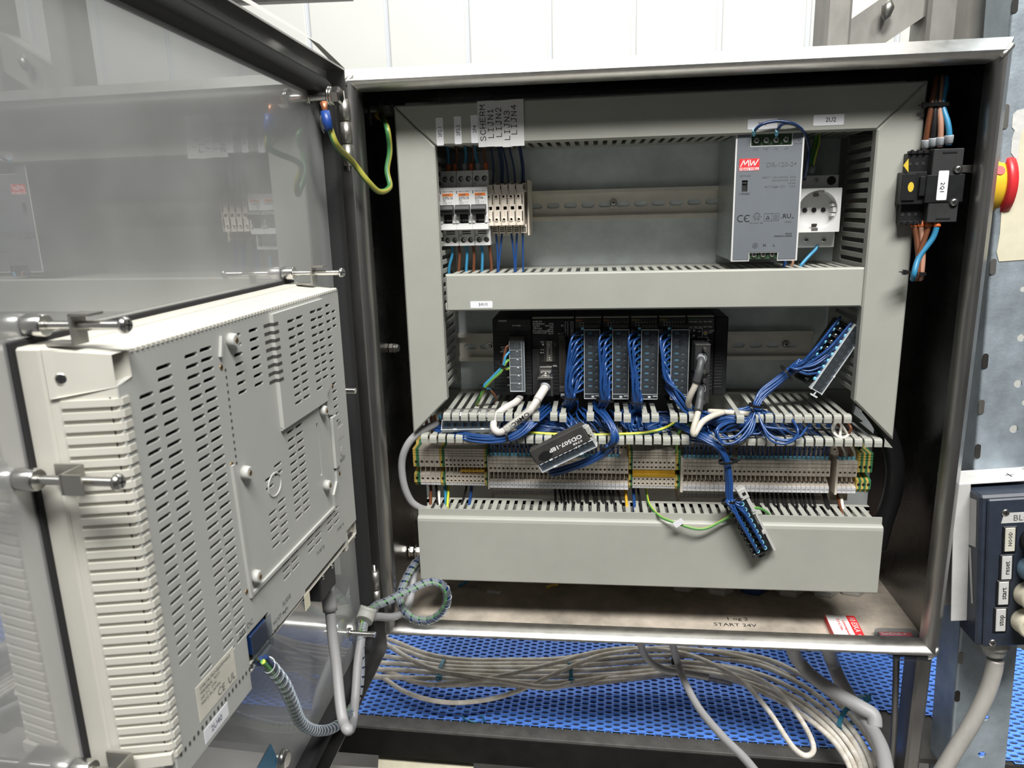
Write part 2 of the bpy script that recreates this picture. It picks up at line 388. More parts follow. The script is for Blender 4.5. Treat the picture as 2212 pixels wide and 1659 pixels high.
def plate(mb, outer, holes, y0, y1, mi=0, fn=None):
    """plate in the x-z plane with holes, from y0 to y1"""
    cu = bpy.data.curves.new('p', 'CURVE'); cu.dimensions = '2D'; cu.fill_mode = 'BOTH'; cu.extrude = abs(y1-y0)/2*S
    for poly in [outer]+list(holes):
        sp = cu.splines.new('POLY'); sp.points.add(len(poly)-1); sp.use_cyclic_u = True
        for i, (a, b) in enumerate(poly): sp.points[i].co = (a*S, b*S, 0, 1)
    me = curve_mesh(cu); ym = (y0+y1)/2
    pts = [(v.co.x/S, ym-v.co.z/S, v.co.y/S) for v in me.vertices]
    if fn: pts = [fn(p) for p in pts]
    n = mb.vs(pts)
    for p in me.polygons: mb.face([n+i for i in p.vertices], mi)
    bpy.data.meshes.remove(me); return mb
TXT = {}
def text_mesh(s, h, m, align='CENTER', sx_=1., bold=0.):
    key = (s, h, m, align, sx_, bold)
    if key not in TXT:
        cu = bpy.data.curves.new('t', 'FONT'); cu.body = s; cu.size = h*S*1.38; cu.align_x = align; cu.align_y = 'CENTER'; cu.resolution_u = 1 if h < 4 else 2
        cu.fill_mode = 'FRONT'; cu.offset = bold*S; cu.space_line = .85
        me = curve_mesh(cu); me.materials.clear(); me.materials.append(M[m])
        for v in me.vertices: v.co = (v.co.x*sx_, 0, v.co.y)
        me.name = 'lettering'; TXT[key] = me
    return TXT[key]
def text(s, x, y, z, h, m, parent, align='CENTER', rot=0., sx_=1., bold=0., rm=None, flip=False):
    """lettering facing -y at (x,y,z) in the root's mm; rot turns it in the x-z plane"""
    o = bpy.data.objects.new('lettering', text_mesh(s, h, m, align, sx_, bold)); COL.objects.link(o); o.parent = parent
    L = Vector((x,y,z))-ORG[root_of(parent).name]; o.location = L*S
    if rm is not None: o.rotation_mode = 'QUATERNION'; o.rotation_quaternion = rm.to_quaternion()
    else: o.rotation_euler = (0, -RAD(rot), 0)
    return o
def screw_head(mb, c, r, d=(0,-1,0), h=1.2, mi=0, smi=1, ang=.6):
    """pan head with a cross recess, axis d"""
    c = Vector(c); d = Vector(d).normalized()
    mb.lathe(c, c+d*h, [(0, r), (.55, r*.97), (1, r*.68)], 12, mi)
    a = d.orthogonal().normalized(); b = d.cross(a)
    for k in (0,1):
        w = a*cos(ang+k*pi/2)+b*sin(ang+k*pi/2); q = w.cross(d)
        n = mb.vs([c+d*(h+.05)+w*r*.55*i+q*r*.11*j for i, j in ((-1,-1),(1,-1),(1,1),(-1,1))]); mb.face([n,n+1,n+2,n+3], smi)
    return mb
def cable_tie(name, c, axis, rx, ry, w, m, parent=None, label=None, group=None, head=True, hdir=None):
    """flat strap around a bundle: ellipse rx (across) by ry (in depth) about axis"""
    c = Vector(c); d = Vector(axis).normalized(); a = Vector(hdir) if hdir else d.cross(Vector((0,1,0))); a = (a-d*a.dot(d)).normalized(); b = d.cross(a)
    mb = MB(); n = 18; th = w*.28
    ri = []
    for q, g in ((-.5,0),(.5,0),(.5,th),(-.5,th)):
        ri.append(mb.vs([c+d*q*w+a*(rx+g)*cos(2*pi*i/n)+b*(ry+g)*sin(2*pi*i/n) for i in range(n)]))
    for k in range(4):
        for i in range(n): mb.face([ri[k]+i, ri[k]+(i+1)%n, ri[(k+1)%4]+(i+1)%n, ri[(k+1)%4]+i], 0, False)
    if head:
        hc = c+a*(rx+w*.5); mb.obox(hc-d*w*.75, hc+d*w*.75, w*1.2, w*1.0, up=a)
        mb.obox(hc+a*w*.2, hc+a*w*1.5, w*.7, w*.3, up=d)
    return mb.build(name, m, parent, label, 'cable tie' if not parent else None, group)
def bundle_offsets(n, r):
    """n hexagonally packed offsets for wires of radius r"""
    o = [(0,0)]; k = 1
    while len(o) < n:
        for i in range(6*k):
            a = i//k; f = (i%k)/k; p = [(cos(RAD(60*a+z)), sin(RAD(60*a+z))) for z in (0,60)]
            o.append((k*(p[0][0]*(1-f)+p[1][0]*f)*2*r, k*(p[0][1]*(1-f)+p[1][1]*f)*2*r))
        k += 1
    return o[:n]
# ================================================================ the setting
b = MB().box(-3200, 3200, -3200, 2320, -1060, -1000); b.build('floor', 'ground', kind='structure')
wall = MB().box(-2600, 2600, 2212, 2240, -1000, 2700).build('wall_back', 'seam', kind='structure')
x = -848.2-306.6*6; i = 0
pm = None
while x < 2500:
    if pm is None:
        pm = MB().box(x+9, x+306.6-9, 2200, 2215, -1000, 2700, 3).build('panel', 'panel', wall); px0 = x
    else: dup(pm, wall, (x-px0, 0, 0))
    x += 306.6
# grey building frame behind the cabinet
YF = 330
fr = T('building_frame', 'grey square steel tubes with a welded diagonal brace standing behind the cabinet', 'steel frame', (600, YF, -1000))
def upright(u0, u1, v, dep, par, y=YF, m='steel_post'):
    a = at(u0, v, y); c = at(u1, v, y); return MB().box(a.x, c.x, y, y+dep, -1000, 1700, 4).build('upright', m, par)
upright(1783, 1840, 60, 60, fr); upright(2003, 2085, 60, 60, fr)
pa = at(1800, 118, YF+30); pb = at(2005, -22, YF+30)
MB().obox(pa, pb, 40, 50, up=(0,0,1)).build('brace', 'steel_post', fr)
pw = at(1912, 24, YF+2); MB().lathe(pw+Vector((-2,-6,-12)), pw+Vector((4,-4,14)), [(0,1),(.2,6),(.6,8),(1,1)], 8).build('weld_bead', 'dull_screw', fr)
rr = T('roof_rail', 'thin grey rail crossing high in front of the white wall panels', 'rail', at(600, 2, 1500))
MB().obox(at(300, 12, 1500), at(760, -7, 1500), 30, 16).build('profile', 'post_dark', rr)

# ================================================================ cabinet
H = 601.4; Wd = 600.
cab = T('control_cabinet', 'open stainless steel control cabinet with its hinged door swung open', 'cabinet', (300, 100, -12))
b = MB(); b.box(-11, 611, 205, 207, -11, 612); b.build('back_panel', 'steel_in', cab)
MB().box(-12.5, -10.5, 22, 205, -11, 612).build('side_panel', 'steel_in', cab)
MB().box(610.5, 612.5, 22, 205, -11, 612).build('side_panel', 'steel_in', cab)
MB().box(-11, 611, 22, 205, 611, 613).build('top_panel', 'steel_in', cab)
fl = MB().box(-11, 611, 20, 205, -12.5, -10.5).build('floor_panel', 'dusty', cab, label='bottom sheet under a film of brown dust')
prof = [(13, 24), (14, 22), (0, 0), (-2, .5), (-5.5, 4), (-7.5, 9), (-8, 15), (-8, 22), (10, 23)]
def rim(side):
    b = MB(); A = []; B = []
    for n, y in prof:
        c = {'t': ((-n,y,H+n),(Wd+n,y,H+n)), 'b': ((-n,y,-n),(Wd+n,y,-n)), 'l': ((-n,y,-n),(-n,y,H+n)), 'r': ((Wd+n,y,-n),(Wd+n,y,H+n))}[side]
        A.append(c[0]); B.append(c[1])
    K = 14; n0 = []
    for k in range(K+1): n0.append(b.vs([Vector(p).lerp(Vector(q), k/K) for p, q in zip(A, B)]))
    for k in range(K):
        for i in range(len(prof)-1): b.face([n0[k]+i, n0[k]+i+1, n0[k+1]+i+1, n0[k+1]+i], 0, 2 < i < 6)
    b.build('rim', 'lip' if side in 'tb' else 'steel', cab)  # top and bottom strips take the paler steel for the sky light they catch
for q in 'tblr': rim(q)
MB().box(18, 574, 153, 155.5, 107, 600, .6).build('mounting_plate', 'zinc', cab, label='galvanised mounting plate')
# weld beads at the mitred corners
for x, z in ((-1, H), (Wd+1, H), (0, 1), (Wd, 1)):
    MB().lathe((x-6,1,z-6 if z < 300 else z-6), (x+6,6,z+6), [(0,.5),(.2,3),(.8,3),(1,.5)], 8).build('weld_bead', 'lip', cab)
def hinge(u, v0, v1, k):
    b = MB(); z0 = at(u, v1, -4).z; z1 = at(u, v0, -4).z; x = at(u, (v0+v1)/2, -4).x; zs = [z0+(z1-z0)*i/k for i in range(k+1)]
    for i in range(k): b.cyl((x,-4,zs[i]+.6), (x,-4,zs[i+1]-.6), 5.2, 14)
    b.cyl((x,-4,z0-4), (x,-4,z1+7), 2.2, 10); b.build('hinge', 'dull_screw', cab)
hinge(748, 213, 360, 3); hinge(812, 1232, 1312, 2)
def hexbolt(c, d, r, lens, name, par, m='screw'):
    b = MB(); c = Vector(c); d = Vector(d).normalized(); p = 0
    for kind, L, rr_ in lens:
        if kind == 'h': b.lathe(c+d*p, c+d*(p+L), [(0,rr_*.97),(.15,rr_),(.8,rr_),(1,rr_*.82)], 6, smooth=False)
        elif kind == 't':
            n = max(2, int(L/1.2)); b.lathe(c+d*p, c+d*(p+L), [(i/(2*n), rr_*(1 if i % 2 else .86)) for i in range(2*n+1)], 12)
        else: b.cyl(c+d*p, c+d*(p+L), rr_, 16)
        p += L
    return b.build(name, m, par)
c = at(885, 1190, 150); hexbolt((-10,150,c.z), (1,0,0), 5, [('c',2,8),('h',6,7),('c',3,9),('h',6,6.5)], 'bolt', cab)
c = at(865, 752, 120); hexbolt((-10,120,c.z), (1,0,0), 5, [('h',6,6),('c',2,6),('h',4,5)], 'bolt', cab, 'dull_screw')
# earth stud on the inner left side, high up
ea = atx(800, 236, -10); es = hexbolt(ea, (1,0,0), 6, [('t',12,5),('c',2,9),('c',2,8),('h',9,8.5)], 'earth_stud', cab, 'dull_screw')
def earth_sign(mb, c, rx, rz, fn):
    n = 18; i0 = mb.vs([fn(c[0]+rx*cos(2*pi*i/n), c[1]+rz*sin(2*pi*i/n), 0) for i in range(n)]); mb.face([i0+i for i in range(n)], 0)
    def bar(x0, x1, z0, z1):
        k = mb.vs([fn(c[0]+x, c[1]+z, .25) for x, z in ((x0,z0),(x1,z0),(x1,z1),(x0,z1))]); mb.face([k,k+1,k+2,k+3], 1)
    bar(-.3,.3,0,rz*.6); bar(-rx*.55,rx*.55,-.3,.3); bar(-rx*.36,rx*.36,-rz*.26,-rz*.16); bar(-rx*.18,rx*.18,-rz*.5,-rz*.4)
    for a in range(n):
        t0, t1 = 2*pi*a/n, 2*pi*(a+1)/n; k = mb.vs([fn(c[0]+rx*q*cos(t), c[1]+rz*q*sin(t), .2) for q, t in ((.8,t0),(.8,t1),(.72,t1),(.72,t0))]); mb.face([k,k+1,k+2,k+3], 1)
    return mb
p = atx(801, 258, -9.8); earth_sign(MB(), (p.y, p.z), 7, 7, lambda a, c_, h: (-9.9+h*2, a, c_)).build('earth_sticker', ['paperg','ink'], cab)
# handwriting on the bottom sheet
for s, u, v, h in (('1 og 2', 1592, 1337, 6.5), ('START 24V', 1588, 1350, 6.5)):
    p = atz(u, v, -10.3); text(s, p.x, p.y, -10.2, h, 'ink', fl, rm=Matrix.Rotation(RAD(-90), 3, "X"), sx_=1.15)
# ---------------------------------------------------------------- the door (turned about its hinge)
DA = RAD(88)
DM = Matrix.Translation(Vector((0,0,0))) @ Matrix.Rotation(DA, 4, 'Z')
def dat(u, v, yl):
    """pixel -> door frame (x to the hinge, -y out of the inner face) on the plane y = yl"""
    P = hit(u, v, (sin(DA), -cos(DA), 0), -yl); return Vector((P.x*cos(DA)+P.y*sin(DA), yl, P.z))
DX0, DX1 = -596., -4.
zt = lambda x: 611+.043*-x
zb = lambda x: -16-.06*-x
b = MB(); N = 10
def strip(fa, fb, mi=0):
    r = []
    for k in range(N+1):
        x = DX1+(DX0-DX1)*k/N; r.append(b.vs([fa(x), fb(x)]))
    for k in range(N): b.face([r[k], r[k]+1, r[k+1]+1, r[k+1]], mi)
strip(lambda x: (x,18,zb(x)+1), lambda x: (x,18,zt(x)-1)); strip(lambda x: (x,20,zb(x)), lambda x: (x,20,zt(x)), 1)
for z, s_ in ((zt, -1), (zb, 1)):
    strip(lambda x: (x,20,z(x)), lambda x: (x,0,z(x)), 1); strip(lambda x: (x,0,z(x)), lambda x: (x,0,z(x)+1.6*s_), 1); strip(lambda x: (x,0,z(x)+1.6*s_), lambda x: (x,18,z(x)+1.6*s_), 1)
for x in (DX0, DX1):
    xi = x+(1.6 if x == DX0 else -1.6); n = b.vs([(x,20,zb(x)),(x,0,zb(x)),(x,0,zt(x)),(x,20,zt(x)),(xi,18,zb(x)),(xi,0,zb(x)),(xi,0,zt(x)),(xi,18,zt(x))])
    b.face([n,n+1,n+2,n+3],1); b.face([n+4,n+5,n+6,n+7],1); b.face([n+1,n+5,n+6,n+2],1)
door = local_part(b, 'door', ['door_in','steel'], cab, DM, label='swung-open door with a hazy mirror-like inner face')
# foam gasket: closed rounded loop
b = MB(); ga = [(0,18),(1,8),(4,5.5),(12,5.5),(15,8),(16,18)]; off = 11
def gp(s, t): # corner path
    pass
loop = []
def corner(cx, cz, a0):
    for i in range(5):
        a = RAD(a0+90*i/4); loop.append((cx, cz, cos(a), sin(a)))
R = 22
for cx, cz, a0 in ((DX1-off-R, zb(0)+off+R, -90), (DX1-off-R, zt(0)-off-R, 0), (DX0+off+R, zt(DX0)-off-R, 90), (DX0+off+R, zb(DX0)+off+R, 180)): corner(cx, cz, a0)
ri = [b.vs([(cx+(R-g)*ca, y, cz+(R-g)*sa) for g, y in ga]) for cx, cz, ca, sa in loop]
for k in range(len(ri)):
    for i in range(len(ga)-1): b.face([ri[k]+i, ri[k]+i+1, ri[(k+1) % len(ri)]+i+1, ri[(k+1) % len(ri)]+i], 0, True)
b.build('gasket', 'rubber', door)
# worn sheet edge curling over the top of the door
b = MB(); P0 = dat(745, 148, 1); P1 = dat(690, 95, -1); P2_ = dat(470, -30, -2)
n = b.vs([P0, P1, P2_, P2_+Vector((0,16,14)), P1+Vector((0,15,11)), P0+Vector((0,9,2))]); b.face([n,n+1,n+4,n+5]); b.face([n+1,n+2,n+3,n+4]); b.build('drip_edge', 'steel_post', door)
# earth stud with lug on the door
p = dat(668, 210, 18); hexbolt(p, (0,-1,0), 5, [('c',1.5,6),('t',17,4),('c',2,8.5),('c',2.2,8),('h',8,8)], 'earth_stud', door)
p = dat(699, 266, 15); earth_sign(MB(), (p.x, p.z), 8.5, 9.5, lambda a, c_, h: (a, 14.9-h*2, c_)).build('earth_sticker', ['paper','ink'], door)
for u, v in ((757, 843), (800, 1368)):
    p = dat(u, v, -4); hexbolt((p.x-2, 18, p.z), (0,-1,0), 4, [('c',2,5.5),('t',26,3.2)], 'threaded_stud', door)
p = dat(610, 1640, 18); MB().lathe((p.x,18,p.z), (p.x,13,p.z), [(0,9),(.5,9),(1,6)], 12).build('plug_screw', 'screw', door)
b = MB(); q = [dat(u, v, 17.6) for u, v in ((585,1606),(556,1659),(596,1659),(600,1640))]; n = b.vs(q); b.face([n,n+1,n+2,n+3]); b.build('blue_sticker', 'lblue', door)
# earth lead from door to cabinet
gw = T('earth_lead', 'green and yellow earth lead looping from the door stud to the cabinet stud', 'wire', at(800, 400, -5))
dw = lambda u, v, yl: DM @ dat(u, v, yl)
wire([dw(703,245,-8), dw(712,275,-10), dw(728,315,-14), at(762,350,-25), at(795,392,-14), at(820,414,0), at(842,403,18), at(836,368,25), at(842,325,30), at(836,275,28), atx(822,248,4)], 2.9, 'gyd', gw, 'lead', uv=True, n=9)
MB().tube([dw(702,240,-8), dw(706,262,-9), dw(711,280,-11)], [4.0,4.3,3.6], 10).build('lug_sleeve', 'lugb', gw, label='blue crimp sleeve')
MB().tube([dw(699,222,-6), dw(701,232,-7), dw(703,243,-8)], [3.6,2.6,2.4], 8).build('ring_lug', 'copper', gw)
MB().tube([atx(812,243,-1), atx(819,250,2), atx(826,256,5)], [4.2,4.6,3.4], 10).build('lug_sleeve', 'lugy', gw, label='yellow crimp sleeve')
# ================================================================ wiring ducts on the plate
YC = 39.7                                    # front of the duct covers
def finger(x0, x1, y0, y1, z0, z1): return MB().box(x0, x1, y0, y1, z0, z1, .4)
def row(first, n, step, parent, skip=()):
    """first finger object repeated n times along step (mm), mesh shared"""
    for k in range(1, n):
        if k not in skip: dup(first, parent, Vector(step)*k)
def cover_poly(b, poly, y0, y1, c=1.6):
    """cover: chamfered front face on a mitred outline (x,z)"""
    cx = sum(p[0] for p in poly)/len(poly); n = len(poly)
    def inset(p, q, r):
        d1 = Vector((q[0]-p[0], q[1]-p[1])).normalized(); d2 = Vector((r[0]-q[0], r[1]-q[1])).normalized()
        n1 = Vector((-d1.y, d1.x)); n2 = Vector((-d2.y, d2.x)); m = (n1+n2); m = m/(m.length_squared)*2
        return (q[0]+m.x*c, q[1]+m.y*c)
    ins = [inset(poly[i-1], poly[i], poly[(i+1) % n]) for i in range(n)]
    A = b.vs([(x, y0, z) for x, z in ins]); B = b.vs([(x, y0+c, z) for x, z in poly]); C = b.vs([(x, y1, z) for x, z in poly])
    b.face([A+i for i in range(n)])
    for i in range(n):
        j = (i+1) % n; b.face([A+i, A+j, B+j, B+i], 0, False); b.face([B+i, B+j, C+j, C+i])
    b.face([C+i for i in range(n)][::-1]); return b
# left upright
d = T('wire_duct', 'upright grey slotted wire duct beside the three miniature breakers', 'wire duct', (54.7, 95, 230))
cover_poly(MB(), [(34.3,230.5),(75,271),(75,541),(34.3,581.4)], YC, YC+12).build('cover', 'duct', d)
MB().box(36, 37.4, 48, 152, 236, 578).build('side_wall', 'duct', d)
MB().box(69.6, 71, 126, 152, 268, 545).build('side_wall', 'duct', d)
f = finger(69.6, 71, 50, 127, 277.4, 282.8).build('finger', 'duct', d); row(f, 26, (0,0,10), d)
# right upright
d = T('wire_duct', 'upright grey slotted wire duct under the black disconnect switch', 'wire duct', (530, 95, 228))
cover_poly(MB(), [(509.2,271),(551.6,228.5),(551.6,583.8),(509.2,541.4)], YC, YC+12).build('cover', 'duct', d)
MB().box(549, 550.4, 48, 152, 236, 578).build('side_wall', 'duct', d)
MB().box(510.4, 511.8, 126, 152, 268, 545).build('side_wall', 'duct', d)
f = finger(510.4, 511.8, 50, 127, 277.4, 282.8).build('finger', 'duct', d); row(f, 26, (0,0,10), d)
# top
dt = T('wire_duct', 'top grey wire duct carrying the breaker stickers, in the shade of the cabinet roof', 'wire duct', (292, 95, 541))
cover_poly(MB(), [(34.8,582),(75.4,541.4),(508.8,541.4),(551.2,583.9)], YC, YC+12).build('cover', 'duct', dt)
MB().box(40, 546, 126, 152, 542.6, 544).build('side_wall', 'duct', dt)
f = finger(82, 87.4, 50, 127, 542.6, 544).build('finger', 'duct', dt); row(f, 43, (10,0,0), dt)
MB().box(40, 546, 50, 152, 580, 581.4).build('side_wall', 'duct', dt)
# middle
dm = T('wire_duct', 'middle grey wire duct with a small white 30U1 sticker on its cover', 'wire duct', (294, 95, 370))
cover_poly(MB(), [(79.5,370.1),(508.7,370.1),(508.7,409.6),(79.5,409.6)], YC, YC+12).build('cover', 'duct', dm)
MB().box(79.5, 508.7, 126, 152, 407, 408.4).build('side_wall', 'duct', dm); MB().box(79.5, 508.7, 50, 152, 371.4, 372.8).build('side_wall', 'duct', dm)
f = finger(82.5, 88, 50, 127, 407, 408.4).build('finger', 'duct', dm); row(f, 43, (10,0,0), dm)
MB().box(78, 81, 41, 47, 371, 379, .8).build('clip', 'duct', dm)
# the open duct in the middle of the loose blue wires: hooked fingers, no cover
do = T('wire_duct', 'open grey wire duct without cover, its hooked fingers above and below the loose blue wires', 'wire duct', (290, 95, 226))
MB().box(40, 545, 148, 152.5, 224, 256).build('back', 'duct', do)
def hook(x, z, up):
    b = MB(); s_ = 1 if up else -1
    b.box(x+.9, x+6.5, 47, 138, z-.7, z+.7, .3)
    pr = [(48,z+.8),(41.5,z+.9),(39.2,z-.6),(38.6,z-3),(38.8,z-7.4),(40.2,z-7.4),(40.4,z-3.4),(41.6,z-1.2),(48,z-.9)]
    b.prism(pr, x, x+7.9); return b
UP = [x for x in range(0, 44)]
fx0 = 70.
gone = {k for k in range(44) if any(a < fx0+k*10+4 < c for a, c in ((178,192),(212,226),(243,258),(276,290),(311,324),(352,365),(373,385),(398,412)))}
f = hook(fx0, 254.4, True).build('finger', 'duct', do)
for k in range(1, 44):
    if k not in gone: c_ = dup(f, do, (10*k, 0, rnd.choice((0,0,0,.6,-.8)) if 10 < k < 36 else 0))
MB().box(68, 512, 138, 150, 253.7, 255.1).build('side_wall', 'duct', do); MB().box(38, 545, 112, 150, 226.6, 228).build('side_wall', 'duct', do)
f = hook(43, 228.6, False).build('finger', 'duct', do)
for k in range(1, 50):
    if k not in (30, 31): dup(f, do, (10*k, 0, rnd.choice((0,0,.4,-.5))))
b = MB(); n = b.vs([(36,40,221),(43,39,229),(43,47,229),(38,46,223)]); b.face([n,n+1,n+2,n+3]); b.build('broken_finger', 'duct', do)
b = MB(); n = b.vs([(543,39,229),(543,39,221),(553,42,219),(545,46,229)]); b.face([n,n+1,n+2,n+3]); b.build('broken_finger', 'duct', do)
# bottom, deep
db = T('wire_duct', 'wide bottom grey wire duct with a blank cover, just above the cabinet floor', 'wire duct', (292, 60, 49))
b = MB(); pr = [(46,49.2),(41.2,49.2),(39.7,50.8),(39.7,124.5),(40.4,127.6),(42.2,129.2),(45.5,129.8),(46,137.6),(47.6,137.6),(47.6,128),(42.6,126.5),(41.4,124),(41.4,51)]
b.prism(pr, 33.3, 551); b.build('cover', 'duct', db, label='blank deep cover with scuffs')
MB().box(36, 549, 79, 84, 131.6, 136.4).build('side_wall', 'duct', db); MB().box(36, 549, 79, 81, 49.5, 136).build('side_wall', 'duct', db)
MB().box(36, 549, 46, 80, 49.3, 50.8).build('side_wall', 'duct', db)
fx = at(917, 1104, 46).x
f = finger(fx, fx+6.0, 47.5, 80, 134.9, 136.4).build('finger', 'duct', db); row(f, 52, (9.72,0,0), db)

# ================================================================ DIN rails
def din(x0, x1, z0, label, first=0., logo=()):
    """35 mm top-hat rail; z0 is its lower edge"""
    r = T('din_rail', label, 'rail', ((x0+x1)/2, 149, z0))
    b = MB(); t = 1.0; zl = (z0, z0+35)
    b.box(x0, x1, 145.4, 146.4, z0, z0+4.6, .2); b.box(x0, x1, 145.4, 146.4, z0+30.4, z0+35, .2)
    b.box(x0, x1, 145.6, 153, z0+4.0, z0+5.2); b.box(x0, x1, 145.6, 153, z0+29.8, z0+31)
    hs = []; x = x0+first
    while x < x1-16: hs.append(rrect(x+7.6, z0+17.5, 15.2, 6.2, 3.1, 4)); x += 20.3
    plate(b, rrect((x0+x1)/2, z0+17.5, x1-x0-.2, 25), hs, 151.4, 152.4); b.build('profile', 'rail', r)
    for lx in logo:
        text('ERICO', lx, 151.2, z0+9, 5.6, 'edgew', r, rot=180, sx_=1.5)
    return r
def rail_screw(r, x, z):
    b = MB(); b.cyl((x,151.4,z), (x,149.6,z), 4.2, 14); b.lathe((x,149.6,z), (x,147,z), [(0,3.3),(.5,3.1),(1,1.8)], 12); b.cyl((x,147,z), (x,146.9,z), .9, 6, mi=1); b.build('screw', ['screw','ink'], r)
r = din(128, 430, 460.7, 'upper slotted top-hat rail carrying the breakers and the grey power supply', first=at(1145,443,151.4).x-128-.5, logo=(at(1377, 452, 151).x,))
p = at(1325, 438, 150); rail_screw(r, p.x, p.z)
r = din(438, 548, 448.3, 'short slotted top-hat rail behind the white socket', first=81)
r = din(66, 494, 292.8, 'lower slotted top-hat rail carrying the black controller', first=at(1003,747,151.4).x-66, logo=(at(1627, 758, 151).x,))
p = at(1697, 743, 150); rail_screw(r, p.x, p.z); p = at(1058, 748, 150); rail_screw(r, p.x, p.z)
r = din(20, 562, 146, 'hidden top-hat rail under the long row of terminal blocks', first=3)

# ================================================================ miniature breakers
def breaker(x, label, kind, rating):
    b0 = T('circuit_breaker', label, 'circuit breaker', (x+9, 110, 438), 'miniature breakers on the upper rail')
    w0, w1 = x+.25, x+17.55
    b = MB()
    for z0, z1, zc in ((499.5, 518, 509.5), (437.5, 456, 443.6)):
        b.box(w0, w1, 98, 146, z0, z1, .5); 
        plate(b, rrect((w0+w1)/2, (z0+z1)/2, w1-w0, z1-z0, .6, 2), [circ(x+4.9, zc, 3.1), circ(x+13.1, zc, 3.1)], 85, 99)
    b.box(w0, w1, 85.5, 140, 456, 499.5, .3); b.build('body', 'whiteb', b0)
    b = MB(); plate(b, [(x-.6,455),(x+17.2,455),(x+17.2,500.2),(x-.6,500.2)], [rrect(x+8.3, 469.6, 9.4, 15.5, .5, 2)], 75, 86); b.box(x-.6, x+17.2, 73.8, 76, 455, 462, .5)
    b.box(x-.6, x+3.4, 72.6, 76, 461.5, 471, 1.2); b.box(x+13.2, x+17.2, 72.6, 76, 461.5, 471, 1.2); b.build('front', 'white', b0)
    for zc in (509.5, 443.6):
        for dx in (4.9, 13.1):
            b = MB(); screw_head(b, (x+dx, 92, zc), 2.7, h=1.4, ang=rnd.random()*3); b.cyl((x+dx,98,zc), (x+dx,92,zc), 3, 12, mi=1); b.build('terminal_screw', ['screw','hole'], b0)
    b = MB(); b.prism([(72,482),(67.5,480.6),(65.4,477),(66,473.4),(70,471.6),(80,472),(80,482)], x-.2, x+15.6); b.box(x+1, x+14.6, 64.6, 68, 475.6, 477.4, .5); b.build('toggle', 'black', b0)
    MB().box(x+3.7, x+12.9, 77, 79, 462.2, 471.2, .3).build('position_window', 'ink', b0)
    text('I·ON', x+8.3, 76.8, 465, 2.6, 'inkw', b0, sx_=1.25, bold=.05)
    text('MERLIN GERIN', x+9.3, 74.8, 496.0, 1.35, 'inkg', b0, sx_=1.0)
    o = MB().box(x+3.1, x+14.8, 74.75, 75.1, 491.2, 494.1).build('orange_band', 'orange', b0); text('multi9', x+7.8, 74.6, 492.6, 2.0, 'inkg', o, bold=.06)
    text(kind, x+3.4, 74.8, 489.2, 2.3, 'ink', b0, 'LEFT', sx_=1.15, bold=.03); text(rating, x+3.4, 74.8, 486.4, 1.9, 'inkg', b0, 'LEFT', bold=.03)
    b = MB(); b.box(x+3.2, x+14.8, 74.9, 75.05, 487.75, 487.9)
    for q in range(4): b.box(x+3.6+q*.1, x+8.4, 74.9, 75.05, 482.6+q*.75, 482.75+q*.75)
    for q in (10, 12.4): b.box(x+q, x+q+.2, 74.9, 75.05, 481.8, 485.2); b.box(x+q, x+q+1.3, 74.9, 75.05, 484.9, 485.1)
    b.build('circuit_print', 'inkg', b0)
    k = MB(); 
    for q in (495.4, 493.8): k.box(x+.6, x+1.9, 74.9, 75.05, q, q+1.2)
    k.build('emblem_print', 'inkg', b0)
    text('N', x+2.6, 84.8, 504.3, 2.6, 'inkg', b0); text('N', x+2.2, 84.8, 448.6, 2.6, 'inkg', b0)
    b = MB(); 
    for q in (450.0, 452.4): b.box(x+3.8, x+13.4, 84.7, 85.2, q, q+1.1)
    b.build('vent_slots', 'ink', b0)
    return b0
bx = 70.2
for k, (l, kd, rt) in enumerate((('white miniature breaker under the 2F2.1 sticker, next to the upright duct', 'DPN N', 'C4'), ('white miniature breaker under the 2F2.2 sticker, between its two twins', 'DPN N', 'C4'), ('white miniature breaker under the 2F4 sticker, next to the beige fuse holders', 'DPNa', 'C16'))):
    breaker(bx+17.85*k, l, kd, rt)
